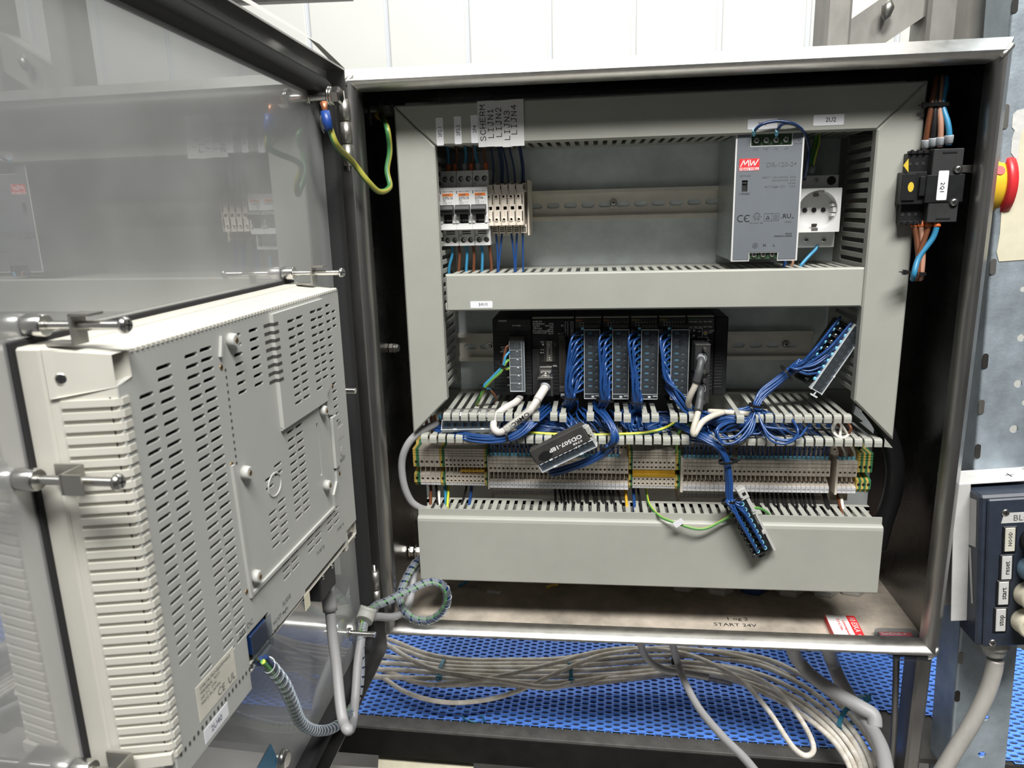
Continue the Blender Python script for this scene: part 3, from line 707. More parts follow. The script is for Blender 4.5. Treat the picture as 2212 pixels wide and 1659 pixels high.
# ================================================================ beige fuse terminals
FN = ('next to the white breakers', 'second from the white breakers', 'in the middle of the row of five', 'second from the bare rail', 'next to the bare rail')
fx = bx+17.85*3-.3
for k in range(5):
    x = fx+8.15*k; t = T('fuse_terminal', 'beige fuse terminal block, ' + FN[k], 'terminal block', (x+4, 110, 450), 'beige fuse terminals on the upper rail')
    b = MB(); b.box(x, x+7.7, 104, 146, 447, 506, .4); b.box(x+3.4, x+7.7, 92, 105, 494, 503.6, .3); b.box(x+.6, x+7.4, 94, 105, 449.6, 459, .3); b.build('body', 'beige', t)
    b = MB(); plate(b, [(x-2.2,458.6),(x+4.6,458.6),(x+4.6,502),(x+2.0,502),(x-2.2,502)], [circ(x-.1, 489.4, 1.35, 10), circ(x-.1, 465, 1.35, 10), rrect(x+1.3, 477.2, 4.0, 3.6)], 82, 93)
    b.box(x+4.9, x+5.7, 80.5, 94, 458.6, 497, .2); b.build('fuse_lever', 'beige', t)
    b = MB(); b.box(x-1.9, x+4.5, 93, 100, 459, 500)
    for q in range(6): b.box(x+3.2, x+4.75, 81.7, 82.2, 481.6+q*1.7, 482.6+q*1.7)
    b.box(x+3.6, x+4.8, 81.7, 82.2, 463.4, 473.6); b.build('dark_slots', 'hole', t)
    b = MB()
    for q in range(3): b.box(x+4, x+7.2, 91.6, 92.2, 496+q*2.2, 496.9+q*2.2); b.box(x+1.6, x+6.6, 93.6, 94.2, 451.4+q*2.0, 452.3+q*2.0)
    b.build('vent_slots', 'hole', t)
    b = MB(); 
    for z_ in (489.4, 465):
        n = 12; i0 = [b.vs([(x-.1+cos(2*pi*i/n)*q, y, z_+sin(2*pi*i/n)*q) for i in range(n)]) for q, y in ((1.4,81.2),(2.1,81.2),(2.1,82.2))]
        for a_ in (0,1):
            for i in range(n): b.face([i0[a_]+i, i0[a_]+(i+1)%n, i0[a_+1]+(i+1)%n, i0[a_+1]+i])
    b.build('collar', 'beige', t); text('LOAD', x+.6, 81.8, 471.5, 1.6, 'beige', t, rot=-90)
# end plate
t = T('end_plate', 'thin beige end plate closing the row of fuse terminals', 'end plate', (fx+42, 110, 447)); MB().box(fx+40.9, fx+42.6, 96, 146, 446.5, 507, .4).build('plate', 'beige', t)

# ================================================================ power supply
px, pz, py = 377.6, 542.9, 43.4
ps = T('power_supply', 'grey DR-120-24 power supply with green screw terminals above and below', 'power supply', (px+33, 95, 417.7))
b = MB(); b.box(px+.6, px+64.9, py+17, 146, 418.2, 542.4, .5)
for q in ((px+.6,px+1.6,418.2,542.4),(px+63.9,px+64.9,418.2,542.4),(px+1,px+15,541,542.4),(px+53.6,px+64.5,541,542.4),(px+1,px+18.4,418.2,419.6),(px+45.8,px+64.5,418.2,419.6)): b.box(q[0], q[1], py+1.2, py+18, q[2], q[3])
b.build('case', 'alu_side', ps)
out = [(px,417.7),(px+18.2,417.7),(px+18.2,426),(px+46,426),(px+46,417.7),(px+65.5,417.7),(px+65.5,542.9),(px+53.8,542.9),(px+53.8,530.4),(px+14.8,530.4),(px+14.8,542.9),(px,542.9)]
plate(MB(), out, [rrect(px+10.4, 492.4, 5.6, 11)], py+.4, py+1.2).build('bright_edge', 'edgew', ps)
cx_, cz_ = px+32.75, 480.3
ins = [(px+1.6,419.2),(px+17.6,419.2),(px+17.6,426.8),(px+46.6,426.8),(px+46.6,419.2),(px+63.9,419.2),(px+63.9,541.4),(px+54.4,541.4),(px+54.4,529.8),(px+14.2,529.8),(px+14.2,541.4),(px+1.6,541.4)]
plate(MB(), ins, [rrect(px+10.4, 492.4, 5.6, 11)], py, py+.5).build('front_panel', 'psu', ps)
def block(x0, z0, n, pitch, par):
    b = MB(); b.box(x0, x0+n*pitch, py+3.5, py+17.5, z0, z0+11.6, .4)
    for k in range(n+1): b.box(x0+k*pitch-.5, x0+k*pitch+.5, py+2, py+4, z0, z0+10)
    o = b.build('terminal_strip', 'tgreen', par)
    for k in range(n):
        b = MB(); c = (x0+(k+.5)*pitch, py+3.5, z0+5); b.lathe(c, (c[0],py+2.6,c[2]), [(0,3.9),(1,3.7)], 14, mi=2); screw_head(b, (c[0],py+2.7,c[2]), 2.9, h=1.0, ang=rnd.random()*3); b.build('terminal_screw', ['screw','ink','tgreen'], o)
block(px+15.6, 530.8, 4, 9.45, ps); block(px+19.0, 419.6, 3, 9.0, ps)
b = MB(); b.box(px+7.8, px+13, py+1.6, py+2.6, 487, 497.8); b.box(px+8.2, px+12.6, py+.6, py+2, 494.2, 496.2, .3); b.build('voltage_switch', 'ink', ps)
for s, dx, dz, h, m, al in (('+V',19.5,15.8,3,'inkg','CENTER'),('+V',29,15.8,3,'inkg','CENTER'),('-V',38.8,15.8,3,'inkg','CENTER'),('-V',48.6,15.8,3,'inkg','CENTER'),('DC OK',59.6,11.5,1.6,'inkg','CENTER'),
    ('DR-120-24',30.2,31,4.5,'inkg','LEFT'),('230VAC',10.4,40.8,2.1,'inkg','CENTER'),('115VAC',10.4,58.2,2.1,'ink','CENTER'),
    ('INPUT: 100-120VAC  3.3A',59.4,43,2.0,'inkg','RIGHT'),('200-240VAC  2.0A',59.4,46,2.0,'inkg','RIGHT'),('50/60Hz',59.4,48.9,1.4,'inkg','RIGHT'),('OUTPUT:    24V     5.0A',59.4,52,2.0,'inkg','RIGHT'),
    ('MW02',59,98.4,1.6,'ink','RIGHT'),('MADE IN CHINA',59,100.6,1.6,'ink','RIGHT'),('N',32.6,109.6,2.6,'ink','CENTER'),('L',42,109.6,2.6,'ink','CENTER'),
    ('LISTED',23.6,83.6,1.5,'inkg','CENTER'),('IND.CONT.EQ.',23.6,87,1.4,'inkg','CENTER'),('LEVEL3',54.6,86.6,1.5,'inkg','CENTER'),('c',47.6,82.4,1.9,'ink','CENTER'),('us',58.6,82.4,1.7,'ink','CENTER'),('RU',53,81,4.4,'ink','CENTER'),('UL',23.6,80.0,2.0,'inkg','CENTER'),('c',19.6,80.6,1.7,'inkg','CENTER'),('us',27.8,80.6,1.5,'inkg','CENTER')):
    text(s, px+dx, py-.15, pz-dz, h, m, ps, al, bold=.06 if h > 2.5 else .03, sx_=1.06)
b = MB(); b.box(px+39.2, px+43.6, py-.15, py, 490.6, 490.85); b.box(px+39.2, px+40.4, py-.15, py, 489.9, 490.15)
for a0 in range(14):     # C and E of the conformity mark
    for cx, r0 in ((px+8, 3.6), (px+14.6, 3.6)):
        t0 = RAD(50+260*a0/14); t1 = RAD(50+260*(a0+1)/14); n = b.vs([(cx+q*cos(t), py-.12, 460.6+q*sin(t)) for q, t in ((r0,t0),(r0,t1),(r0-.9,t1),(r0-.9,t0))]); b.face([n,n+1,n+2,n+3])
b.box(px+11.6, px+14.4, py-.12, py, 460.2, 461)
n_ = 20
for cx, cz, r0, w in ((px+23.6,462.9,3.0,.35),(px+23.4,433.3,2.6,.35),(px+60.6,535.4,1.5,.4)):
    for a in range(n_):
        t0, t1 = 2*pi*a/n_, 2*pi*(a+1)/n_; n = b.vs([(cx+q*cos(t), py-.12, cz+q*sin(t)) for q, t in ((r0,t0),(r0,t1),(r0-w,t1),(r0-w,t0))]); b.face([n,n+1,n+2,n+3])
cx = px+23.4; b.box(cx-.2, cx+.2, py-.12, py, 433.3, 435); b.box(cx-1.4, cx+1.4, py-.12, py, 433, 433.4); b.box(cx-.8, cx+.8, py-.12, py, 432.3, 432.6)
x0, x1, z0, z1 = px+31, px+45.6, 457.6, 465
for q in ((x0,x1,z0,z0+.2),(x0,x1,z1-.2,z1),(x0,x0+.2,z0,z1),(x1-.2,x1,z0,z1),((x0+x1)/2-.1,(x0+x1)/2+.1,z0,z1)): b.box(q[0], q[1], py-.12, py, q[2], q[3])
n = b.vs([(x0+1.4,py-.12,459.4),(x0+5.6,py-.12,459.4),(x0+3.5,py-.12,463.4),(x0+2.4,py-.13,460),(x0+4.6,py-.13,460),(x0+3.5,py-.13,462.2)]); 
for i in range(3): b.face([n+i, n+(i+1)%3, n+3+(i+1)%3, n+3+i])
for q in range(4): b.box(x1-6, x1-1, py-.12, py, 459+q*1.3, 459.2+q*1.3)
b.build('approval_marks', 'ink', ps)
lg = MB().box(px+4.2, px+23.6, py-.2, py, 507, 518.6).build('red_logo_panel', 'red', ps)
MB().box(px+4.6, px+23.2, py-.3, py, 507.3, 510).build('white_bar', 'white', lg)
text('MEAN WELL', px+13.9, py-.4, 508.6, 2.1, 'red', lg, sx_=1.12, bold=.08)
b = MB()
def stroke(pts, w):
    for (a, c), (a2, c2) in zip(pts, pts[1:]):
        d_ = Vector((a2-a, c2-c)).normalized(); q = Vector((-d_.y, d_.x))*w/2; n = b.vs([(a-q.x,py-.3,c-q.y),(a2-q.x,py-.3,c2-q.y),(a2+q.x,py-.3,c2+q.y),(a+q.x,py-.3,c+q.y)]); b.face([n,n+1,n+2,n+3])
stroke([(px+5.4,511),(px+8.6,517.6),(px+9.4,512.4),(px+12.8,517.6),(px+13.4,511.2)], .9); stroke([(px+14.6,517.6),(px+15.2,511.4),(px+18.4,516.8),(px+18.8,511.4),(px+22.6,517.8)], .9); b.build('logo_strokes', 'white', lg)
b = MB(); screw_head(b, (px+6, py+6, 543.2), 2.2, d=(0,0,1)); b.build('case_screw', ['screw','ink'], ps)

# ================================================================ white socket
so = T('power_socket', 'white round-recess mains socket module partly behind the grey power supply', 'socket', (472, 110, 427))
sx0, sx1, scx, scz = 449.4, 494.8, 471.6, 466.4
MB().box(sx0, sx1, 98, 146, 488, 502.4, .6).build('upper_body', 'white', so); MB().box(sx0, sx1, 98, 146, 427, 444.4, .6).build('lower_body', 'white', so)
b = MB(); plate(b, rrect((sx0+sx1)/2, 466.3, sx1-sx0, 45, .8, 2), [circ(scx, scz, 20, 40)], 84.6, 99)
b.cyl((scx,99,scz), (scx,104,scz), 20.4, 40, mi=0); b.box(sx0, sx1, 104, 140, 444, 488)
for dx in (-20.5, 16.5): b.box(scx+dx, scx+dx+4, 88, 103, scz-2.6, scz+2.6, .3)
for s_ in (-1,1): b.box(scx+15.6, scx+20.6, 89, 103, scz+s_*5-1.6, scz+s_*5+1.6, .4)
b.build('recess', 'white', so)
for dx in (-9.5, 0, 9.5):
    b = MB(); n = 16; i0 = [b.vs([(scx+dx+cos(2*pi*i/n)*q, y, scz+sin(2*pi*i/n)*q) for i in range(n)]) for q, y in ((3.4,98.6),(2.7,98.4))]
    for i in range(n): b.face([i0[0]+i, i0[0]+(i+1)%n, i0[1]+(i+1)%n, i0[1]+i], 0)
    b.face([i0[1]+i for i in range(n)], 1); b.build('contact_hole', ['white','ink'], so)
for s_ in (1,-1):
    z = scz+s_*19.2; b = MB(); b.box(scx-3.2+s_*2, scx+3.4+s_*2, 83.8, 96, z-1.4, z+1.4, .3); b.box(scx-1.4, scx+2.2, 90, 99, z-s_*4-1, z-s_*4+1, .3); b.build('earth_clip', 'dull_screw', so)
    b = MB(); b.box(scx-5, scx-.2, 84.3, 86, z-s_*3.6-1.8, z-s_*3.6+1.8); b.build('clip_slot', 'hole', so)
for u, v, y, r, mm in ((1764, 390, 98, 2.6, 0), (1741, 518, 98, 2.7, 0), (1779, 518, 98, 2.7, 0)):
    p = at(u, v, y); b = MB(); screw_head(b, (p.x, 97.6, p.z), r, h=.8, ang=1.1); b.build('terminal_screw', ['screw','ink'], so)
p = at(1796, 390, 98); b = MB(); b.cyl((p.x,98,p.z), (p.x,97.7,p.z), 4.6, 18, mi=0); b.build('terminal_hole', ['hole'], so)

# ================================================================ stickers on the ducts
def sticker(x, z, w, h, s, th, label, rot=0, m='paper', y=YC, al='CENTER', dx=0, name='label_sticker', group=None, sxt=1., bold=.04, dz=0):
    t = T(name, label, 'label', (x, y, z-h/2), group)
    b = MB(); plate(b, rrect(x, z, w, h, .9 if name == 'label_sticker' else 0, 2), [], y-.25, y-.02); o = b.build('sticker', m, t)
    if s: text(s, x+dx, y-.32, z+dz, th, 'ink', o, al, rot, sx_=sxt, bold=bold)
    return t
for s, u, l in (('2F2.1', 950, 'small white sticker reading 2F2.1 above the first breaker'), ('2F2.2', 989, 'small white sticker reading 2F2.2 above the middle breaker'), ('2F4', 1025, 'small white sticker reading 2F4 beside the tape labels')):
    p = at(u, (284.5, 281.5, 279)[(950,989,1025).index(u)], YC); sticker(p.x, p.z, 7.4, 27, s, 3.6, l, rot=90, dx=.4, sxt=1.0)
GLY = {'S': [[(.9,.15),(.6,0),(.25,.02),(.05,.2),(.25,.42),(.75,.55),(.95,.78),(.7,1),(.3,1),(.05,.85)]], 'C': [[(.95,.2),(.65,0),(.3,.05),(.05,.35),(.05,.65),(.3,.95),(.65,1),(.95,.8)]], 'H': [[(.05,0),(.05,1)],[(.95,0),(.95,1)],[(.05,.5),(.95,.5)]],
 'E': [[(.95,0),(.1,0),(.1,1),(.95,1)],[(.1,.5),(.8,.5)]], 'R': [[(.1,1),(.1,0),(.7,0),(.9,.15),(.9,.38),(.7,.52),(.1,.52)],[(.55,.52),(.95,1)]], 'M': [[(.03,1),(.03,0),(.5,.6),(.97,0),(.97,1)]], 'L': [[(.15,0),(.15,1),(.9,1)]], 'I': [[(.2,0),(.8,0)],[(.5,0),(.5,1)],[(.2,1),(.8,1)]],
 'J': [[(.4,0),(.9,0)],[(.72,0),(.72,.75),(.55,1),(.25,1),(.08,.75)]], 'N': [[(.08,1),(.08,0),(.92,1),(.92,0)]], '1': [[(.2,.25),(.5,0),(.5,1)],[(.2,1),(.8,1)]], '2': [[(.1,.25),(.3,0),(.7,0),(.9,.25),(.85,.45),(.1,1),(.95,1)]], '3': [[(.1,.15),(.35,0),(.7,0),(.9,.22),(.65,.46),(.4,.47)],[(.65,.46),(.95,.72),(.7,1),(.3,1),(.05,.82)]], '4': [[(.72,1),(.72,0),(.05,.68),(.98,.68)]]}
for k, (s, u0, u1, v0, v1) in enumerate((('SCHERM',1034,1052,218,318),('LIJN1',1051,1069,217,317),('LIJN2',1068,1087,217,317),('LIJN3',1086,1105,216,318),('LIJN4',1103,1131,214,316))):
    a = at(u0, v1, YC); c = at(u1, v0, YC); yy = YC-.3*k
    t_ = sticker((a.x+c.x)/2, (a.z+c.z)/2, c.x-a.x, c.z-a.z, '', 7.0, 'white tape label printed %s, stuck upright on the top duct' % s, m='paperg', y=yy, name='tape_label', group='tape labels on the top duct')
    x0 = (a.x+c.x)/2+2.6-(0,0,0,0,3)[k]; z0 = a.z+(6,8,9,6.5,11)[k]; b = MB()
    for q, chx in enumerate(s):
        for pl in GLY[chx]:
            for (p0, q0), (p1, q1) in zip(pl, pl[1:]):
                e0 = Vector((x0-(1-q0)*5.2, yy-.3, z0+q*6.0+p0*4.4)); e1 = Vector((x0-(1-q1)*5.2, yy-.3, z0+q*6.0+p1*4.4)); b.obox(e0-(e1-e0).normalized()*.3, e1+(e1-e0).normalized()*.3, .72, .1, up=(0,1,0))
    b.build('lettering', 'ink', t_)
p = at(1647, 268, YC); sticker(p.x, p.z, 28, 9.6, '2U1', 3.6, 'white sticker half hidden by the blue lead over the power supply')
p = at(1790, 259, YC); sticker(p.x, p.z, 28.4, 10, '2U2', 4.2, 'white sticker reading 2U2 above the socket', dx=2)
p = at(1040, 658, YC); sticker(p.x, p.z, 24, 7.4, '30U1', 3.4, 'white sticker reading 30U1 on the middle duct', dx=2)
# ================================================================ black modular controller
PX0, PZ1, PY = 122.1, 354.5, 87.2; PZ0 = PZ1-90
def unit(name, label, x0, w, ribs=True, cream=True, z_led=344):
    t = T(name, label, 'controller module', (x0+w/2, 120, PZ0), 'modules of the black controller')
    b = MB(); b.box(x0+.15, x0+w-.15, PY, 152, PZ0, PZ1, .7); b.build('housing', 'black', t)
    if cream: MB().box(x0+1, x0+w-1, PY+.4, PY+9, PZ1-.6, PZ1+.7, .3).build('slider', 'tagb', t, label='dusty cream slider along the top edge')
    b = MB()
    for k in range(17):
        z = PZ1-19-k*4.1; b.box(x0+1, x0+w-1, PY-.35, PY+.2, z, z+3.5, .2)
    if ribs: b.build('front_ribs', 'black', t, kind='stuff')
    return t
# supply module
ux = PX0; u1 = unit('controller_supply', 'black controller supply module with six clear-covered screws, outermost beside bare rail', ux, 45, cream=False)
MB().box(ux+5, ux+44, PY-.6, PY+.2, 341, 353, .3).build('led_panel', 'blackm', u1)
text('PA202', ux+7.4, PY-.8, 352, 2.1, 'inkw', u1, 'LEFT', sx_=1.2, bold=.05); text('POWER', ux+23, PY-.8, 346.3, 1.7, 'inkw', u1, 'LEFT', sx_=1.2, bold=.04)
MB().box(ux+32.5, ux+38.5, PY-.8, PY, 345, 347.6).build('power_lamp', 'hmi_in', u1)
for s, dx, dz, al in (('AC100', 17.6, 33, 'RIGHT'), ('-240V', 17.2, 35.6, 'RIGHT'), ('INPUT', 17.0, 38.2, 'RIGHT'), ('L1', 21.5, 30.6, 'RIGHT'), ('NC', 20.2, 68.6, 'RIGHT'), ('NC', 20.2, 78, 'RIGHT')):
    text(s, ux+dx, PY-.8, PZ1-dz, 1.9, 'inkw', u1, al, sx_=1.15, bold=.04)
for z in (68.6, 78): MB().box(ux+21.5, ux+26, PY-.7, PY-.4, PZ1-z-.15, PZ1-z+.15).build('pin_mark', 'inkw', u1)
tx0, tx1 = at(1101, 780, 74).x, at(1133, 780, 74).x
MB().box(tx0, tx1, 77, 88, at(1115,846,74).z, at(1115,733,74).z, .5).build('screw_terminal_body', 'blackm', u1)
MB().prism([(72.6,at(1115,738,74).z),(76,at(1115,733,74).z+2.6),(86,at(1115,733,74).z+2.6),(86,at(1115,738,74).z)], tx0, tx1).build('terminal_hood', 'dust_black', u1)
for k in range(6):
    p = at(1115+1.2*k, 746+17.4*k, 75); b = MB(); b.box(p.x-5.2, p.x+5.2, 76.6, 77.2, p.z-4.2, p.z+4.2, mi=2); screw_head(b, (p.x,76.6,p.z), 3.0, h=1.6, ang=.4+k); b.build('terminal_screw', ['screw','ink','dust_black'], u1)
b = MB(); z0, z1 = at(1115,845,72).z, at(1115,738,72).z
b.box(tx0, tx1+.4, 71.6, 72.2, z0, z1); b.box(tx1-3, tx1+.4, 71.2, 71.5, z0, z1, mi=0)
for k in range(1,6): z = z1+(z0-z1)*k/6; b.box(tx0, tx1-3.2, 71.3, 71.6, z-.15, z+.15, mi=1)
for a_, c_ in ((tx0, tx0+.4), (tx1-3.2, tx1-2.8), (tx1-.2, tx1+.4)): b.box(a_, c_, 71.2, 71.6, z0, z1, mi=1)
b.box(tx0, tx1+.4, 71.2, 72.4, z0-.4, z0+.4, mi=1); b.box(tx0-.2, tx0+.4, 71.8, 86, z0, z1); b.build('clear_cover', ['clear','cledge'], u1)
# processor module
ux += 45; u2 = unit('controller_cpu', 'black controller processor module with a small port and a long ribbon socket', ux, 49)
MB().box(ux+.6, ux+48.2, PY-.7, PY+.2, 330.5, 352.6, .3).build('label_panel', 'black', u2)
for s, dx, dz, h, al in (('OMRON',1.4,3.6,1.7,'LEFT'),('SYSMAC',1.4,6.4,2.3,'LEFT'),('CJ1M',1.4,9,2.1,'LEFT'),('CPU22',1.4,11.8,2.2,'LEFT'),('PROGRAMMABLE',1.4,14.6,1.5,'LEFT'),('CONTROLLER',1.4,16.8,1.5,'LEFT'),('RUN',25,6.2,1.4,'RIGHT'),('ERR/ALM',25,8.6,1.4,'RIGHT'),('INH',25,10.8,1.4,'RIGHT'),('PRPHL',25,13,1.4,'RIGHT'),('COMM',25,15.4,1.4,'RIGHT'),('BKUP',25,17.6,1.4,'RIGHT'),('IN',36.5,8.6,1.7,'RIGHT'),('OUT',36,17.8,1.7,'RIGHT'),('OPEN',12.8,27.2,1.5,'CENTER'),('PERIPHERAL',20.4,73-18.6+.6,1.9,'CENTER'),('MCPWR',9.6,36.2,1.4,'LEFT'),('BUSY',9.6,39.6,1.4,'LEFT')):
    text(s, ux+dx, PY-.95, PZ1-dz, h, 'inkw', u2, al, sx_=1.2, bold=.04)
b = MB(); z = PZ1-29
n = b.vs([(ux+11.4,PY-.9,z),(ux+14.4,PY-.9,z),(ux+12.9,PY-.9,z-3)]); b.face([n,n+1,n+2])
b.box(ux+15.8, ux+26.8, PY-.9, PY-.7, z+.4, z+.7); b.box(ux+15.8, ux+26.8, PY-.9, PY-.7, z-3.4, z-3.1); b.box(ux+15.8, ux+16.1, PY-.9, PY-.7, z-3.4, z+.7); b.box(ux+26.5, ux+26.8, PY-.9, PY-.7, z-3.4, z+.7); b.box(ux+17, ux+25, PY-.9, PY-.8, z-.9, z-.5); b.box(ux+17, ux+23, PY-.9, PY-.8, z-2.2, z-1.8)
for q0, q1 in ((4.2, 13.6), (14.8, 20)):
    for xx, s_ in ((38.2, 1), (47, -1)):
        b.box(ux+xx, ux+xx+.35, PY-.9, PY-.7, PZ1-q1, PZ1-q0)
        for q in (q0, q1): b.box(ux+xx-(1.2 if s_ < 0 else 0), ux+xx+(1.5 if s_ > 0 else .35), PY-.9, PY-.7, PZ1-q-.15, PZ1-q+.15)
for k in range(22):
    for xx in (40.8, 44.6): b.box(ux+xx, ux+xx+.8, PY-.9, PY-.7, PZ1-4-k*.74-.3, PZ1-4-k*.74)
b.build('printed_marks', 'inkw', u2)
p0, p1 = at(1181, 780, 86), at(1193, 736, 86); b = MB(); b.box(p0.x-3, p1.x+3, 86.2, 88, p0.z-1, p1.z+1, mi=1); b.box(p0.x, p1.x, 84.6, 87, p0.z, p1.z, .3)
xm = (p0.x+p1.x)/2
for z in (p0.z+3.4, p1.z-3.4): b.lathe((xm,84.6,z), (xm,83,z), [(0,2.1),(.6,1.9),(1,1)], 10)
b.box(xm-1.6, xm+2, 83.6, 85, p0.z+6, p1.z-6, .4); b.box(xm-.5, xm+1, 83.4, 83.8, p0.z+8, p1.z-8, mi=1); b.build('peripheral_port', ['dull_screw','hole'], u2)
# ribbon socket
p0, p1 = at(1208, 851, 82), at(1222, 721, 82); b = MB(); b.box(p0.x, p1.x, 82, 88, p0.z+2, p1.z-1, .3, mi=0); b.box(p0.x+2.4, p1.x-2.2, 81.6, 82.4, p0.z+12, p1.z-9, mi=1)
b.build('ribbon_socket', ['blackm','hole'], u2)
b = MB()
for k in range(20):
    z = p0.z+13.4+(p1.z-p0.z-24)*k/19
    for xx in (.36, .66): b.box(p0.x+(p1.x-p0.x)*xx-.3, p0.x+(p1.x-p0.x)*xx+.3, 80.6, 82, z-.45, z+.45)
b.build('pins', 'gold', u2, kind='stuff')
for z, s_ in ((p1.z-4, 1), (p0.z+6, -1)):
    MB().box(p0.x+.6, p1.x-.6, 78.8, 84, z-3.4, z+3.4, .6).build('latch', 'dust_black', u2)
MB().box(p0.x+1.8, p1.x-1.8, 79, 86, p0.z-3, p0.z+1, .3).build('latch', 'ferg', u2)
b = MB(); b.box(ux+.2, ux+8.6, PY-1.4, PY+.4, PZ0+1, PZ1-36, .3); b.box(ux+.2, ux+8.6, PY-2.2, PY, PZ1-36.5, PZ1-34.8, .4); b.build('battery_door', 'blackm', u2)
# input/output cards with clear-covered connectors
NM = (('ID211','orange','S2'), ('ID211','orange','S1'), ('OD212','yel','S2'), ('OD212','yel','S1'))
ORD = ('first', 'second', 'third', 'fourth'); CARDX = []
for k in range(4):
    x = PX0+94+31*k; CARDX.append(x)
    u = unit('io_card', 'black input output card, %s from the processor, clear cover marked %s' % (ORD[k], NM[k][2]), x, 31)
    MB().box(x+.8, x+30.2, PY-.7, PY+.2, 343.6, 353, .3).build('led_panel', 'hmi_in', u)
    text(NM[k][0], x+1.4, PY-.9, 351.6, 1.8, NM[k][1], u, 'LEFT', sx_=1.1, bold=.03)
    b = MB()
    for r_ in range(2):
        for q in range(8): b.box(x+6.2+q*3.05, x+7+q*3.05, PY-1.0, PY-.7, 348.2-r_*3.1, 349.4-r_*3.1)
    b.build('led_marks', 'inkw', u, kind='stuff')
    b = MB()
    if k < 2:
        b.box(x+1, x+1.3, PY-.6, PY-.3, PZ1-42, PZ1-16); b.box(x+1, x+6, PY-.6, PY-.3, PZ1-16.3, PZ1-16)
        for q in range(4): b.box(x+1, x+6, PY-.6, PY-.3, PZ1-20-q*4.6, PZ1-19.7-q*4.6)
    else:
        n_ = 16
        for a in range(n_):
            t0, t1 = 2*pi*a/n_, 2*pi*(a+1)/n_; n = b.vs([(x+3+q*cos(t), PY-.6, PZ1-16+q*sin(t)) for q, t in ((2,t0),(2,t1),(1.65,t1),(1.65,t0))]); b.face([n,n+1,n+2,n+3])
        b.box(x+2.6, x+2.9, PY-.6, PY-.5, PZ1-17, PZ1-15); b.box(x+2.6, x+3.8, PY-.6, PY-.5, PZ1-17, PZ1-16.7); b.box(x+5, x+9, PY-.6, PY-.3, PZ1-16.1, PZ1-15.9); b.box(x+1, x+1.3, PY-.6, PY-.3, PZ1-40, PZ1-19)
    b.build('circuit_print', 'inkw', u)
    # connector
    ul = (1262, 1323.5, 1386, 1451)[k]; vt, vb = 708, 861+.5*k
    a = at(ul, vt+8, 70); c = at(ul+33.5, vb, 70); X0, X1, ZT, ZB = a.x, c.x, a.z+3, c.z
    tb = T('terminal_connector', 'plug-in terminal connector on the %s input output card, smoky cover inked %s' % (ORD[k], NM[k][2]), 'connector', ((X0+X1)/2, 78, ZB), 'plug-in connectors on the controller cards')
    b = MB(); b.box(X0, X1, 78, PY-.5, ZB+2, ZT+2, .4); b.box(X0, X1, 73, PY-.5, ZT, ZT+4, .5)
    for q in range(10): z = ZT-2.6-q*7.6; b.box(X0, X1, 74.5, 79, z-.5, z+.5)
    b.build('body', 'dust_black', tb)
    for q in range(9):
        z = ZT-6.2-q*7.62
        b = MB(); b.lathe((X0+4.2,77,z), (X0+9,76.6,z), [(0,1.5),(.5,1.7),(1,1.3)], 10); b.build('ferrule', 'ferrule', tb)
        b = MB(); screw_head(b, (X0+13.6,76.8,z-2.4), 2.6, h=1.5, ang=rnd.random()*3); b.build('terminal_screw', ['dull_screw','ink'], tb)
        b = MB(); b.lathe((X0-3.4,79,z+5), (X0+.2,78.4,z+5), [(0,1.5),(.1,1.7),(.9,1.7),(1,1.4)], 10); b.build('ferrule', 'ferrule', tb)
    b = MB(); b.box(X0-.3, X1+.3, 69.4, 70.0, ZB, ZT-1); b.box(X0-.3, X0+.3, 70, 80, ZB, ZT-1)
    for q in ((X0-.3,X0+.2,ZB,ZT-1),(X1-.2,X1+.3,ZB,ZT-1),(X0,X1,ZB-.2,ZB+.4),(X0,X1,ZB+5.4,ZB+5.8),(X0,X1,ZT-1.4,ZT-.7)): b.box(q[0], q[1], 69.0, 69.5, q[2], q[3], mi=1)
    b.box(X0+8, X0+11, 69, 69.6, ZB+1.4, ZB+3.6, mi=1); b.box(X1-5, X1, 69, 69.6, ZB+3, ZB+4, mi=1); o = b.build('clear_cover', ['smoke','cledge'], tb)
    text(NM[k][2], (X0+X1)/2-1+(2.5 if k > 1 else 0), 68.8, ZT-14.5, 6.0, 'ink', o, sx_=.85, rot=(-4, 6, -8, 10)[k], bold=.12)
# serial card
x = PX0+218; u = unit('serial_card', 'black serial communication card holding two stacked black cable plugs', x, 31)
MB().box(x+.8, x+30.2, PY-.7, PY+.2, 338, 353, .3).build('led_panel', 'hmi_in', u)
text('SCU41-V1', x+2, PY-.9, 351.9, 1.8, 'greenpe', u, 'LEFT', sx_=1.1, bold=.05)
for r_, L in ((0, ('RUN','ERC','SD1','RD1','TER1')), (1, ('RDY','ERH','SD2','RD2','TER2'))):
    for q, s in enumerate(L): text(s, x+5.2+q*5.1, PY-.9, 349-r_*5.8, 1.35, 'inkw', u, sx_=1.15, bold=.05)
text('ON', x+13.6, PY-.9, 338, 1.5, 'inkw', u, bold=.04); text('UNIT\nNo.', x+24.6, PY-.9, 337.6, 1.7, 'inkw', u, 'LEFT', sx_=1.1, bold=.04); text('PORT1', x+23, PY-.9, 327.6, 1.8, 'inkw', u, bold=.04); text('TERM\nOFF', x+2.4, PY-.9, 338.6, 1.4, 'inkw', u, bold=.04); text('4', x+13.8, PY-.9, 332.6, 1.6, 'inkw', u); text('422', x+24.6, PY-.9, 324.2, 1.8, 'inkw', u, bold=.04); text('D+IN', x+23.4, PY-.9, 276.4, 1.5, 'inkw', u, bold=.04); text('D+', x+23.4, PY-.9, 272.4, 1.5, 'inkw', u, bold=.04)
b = MB(); 
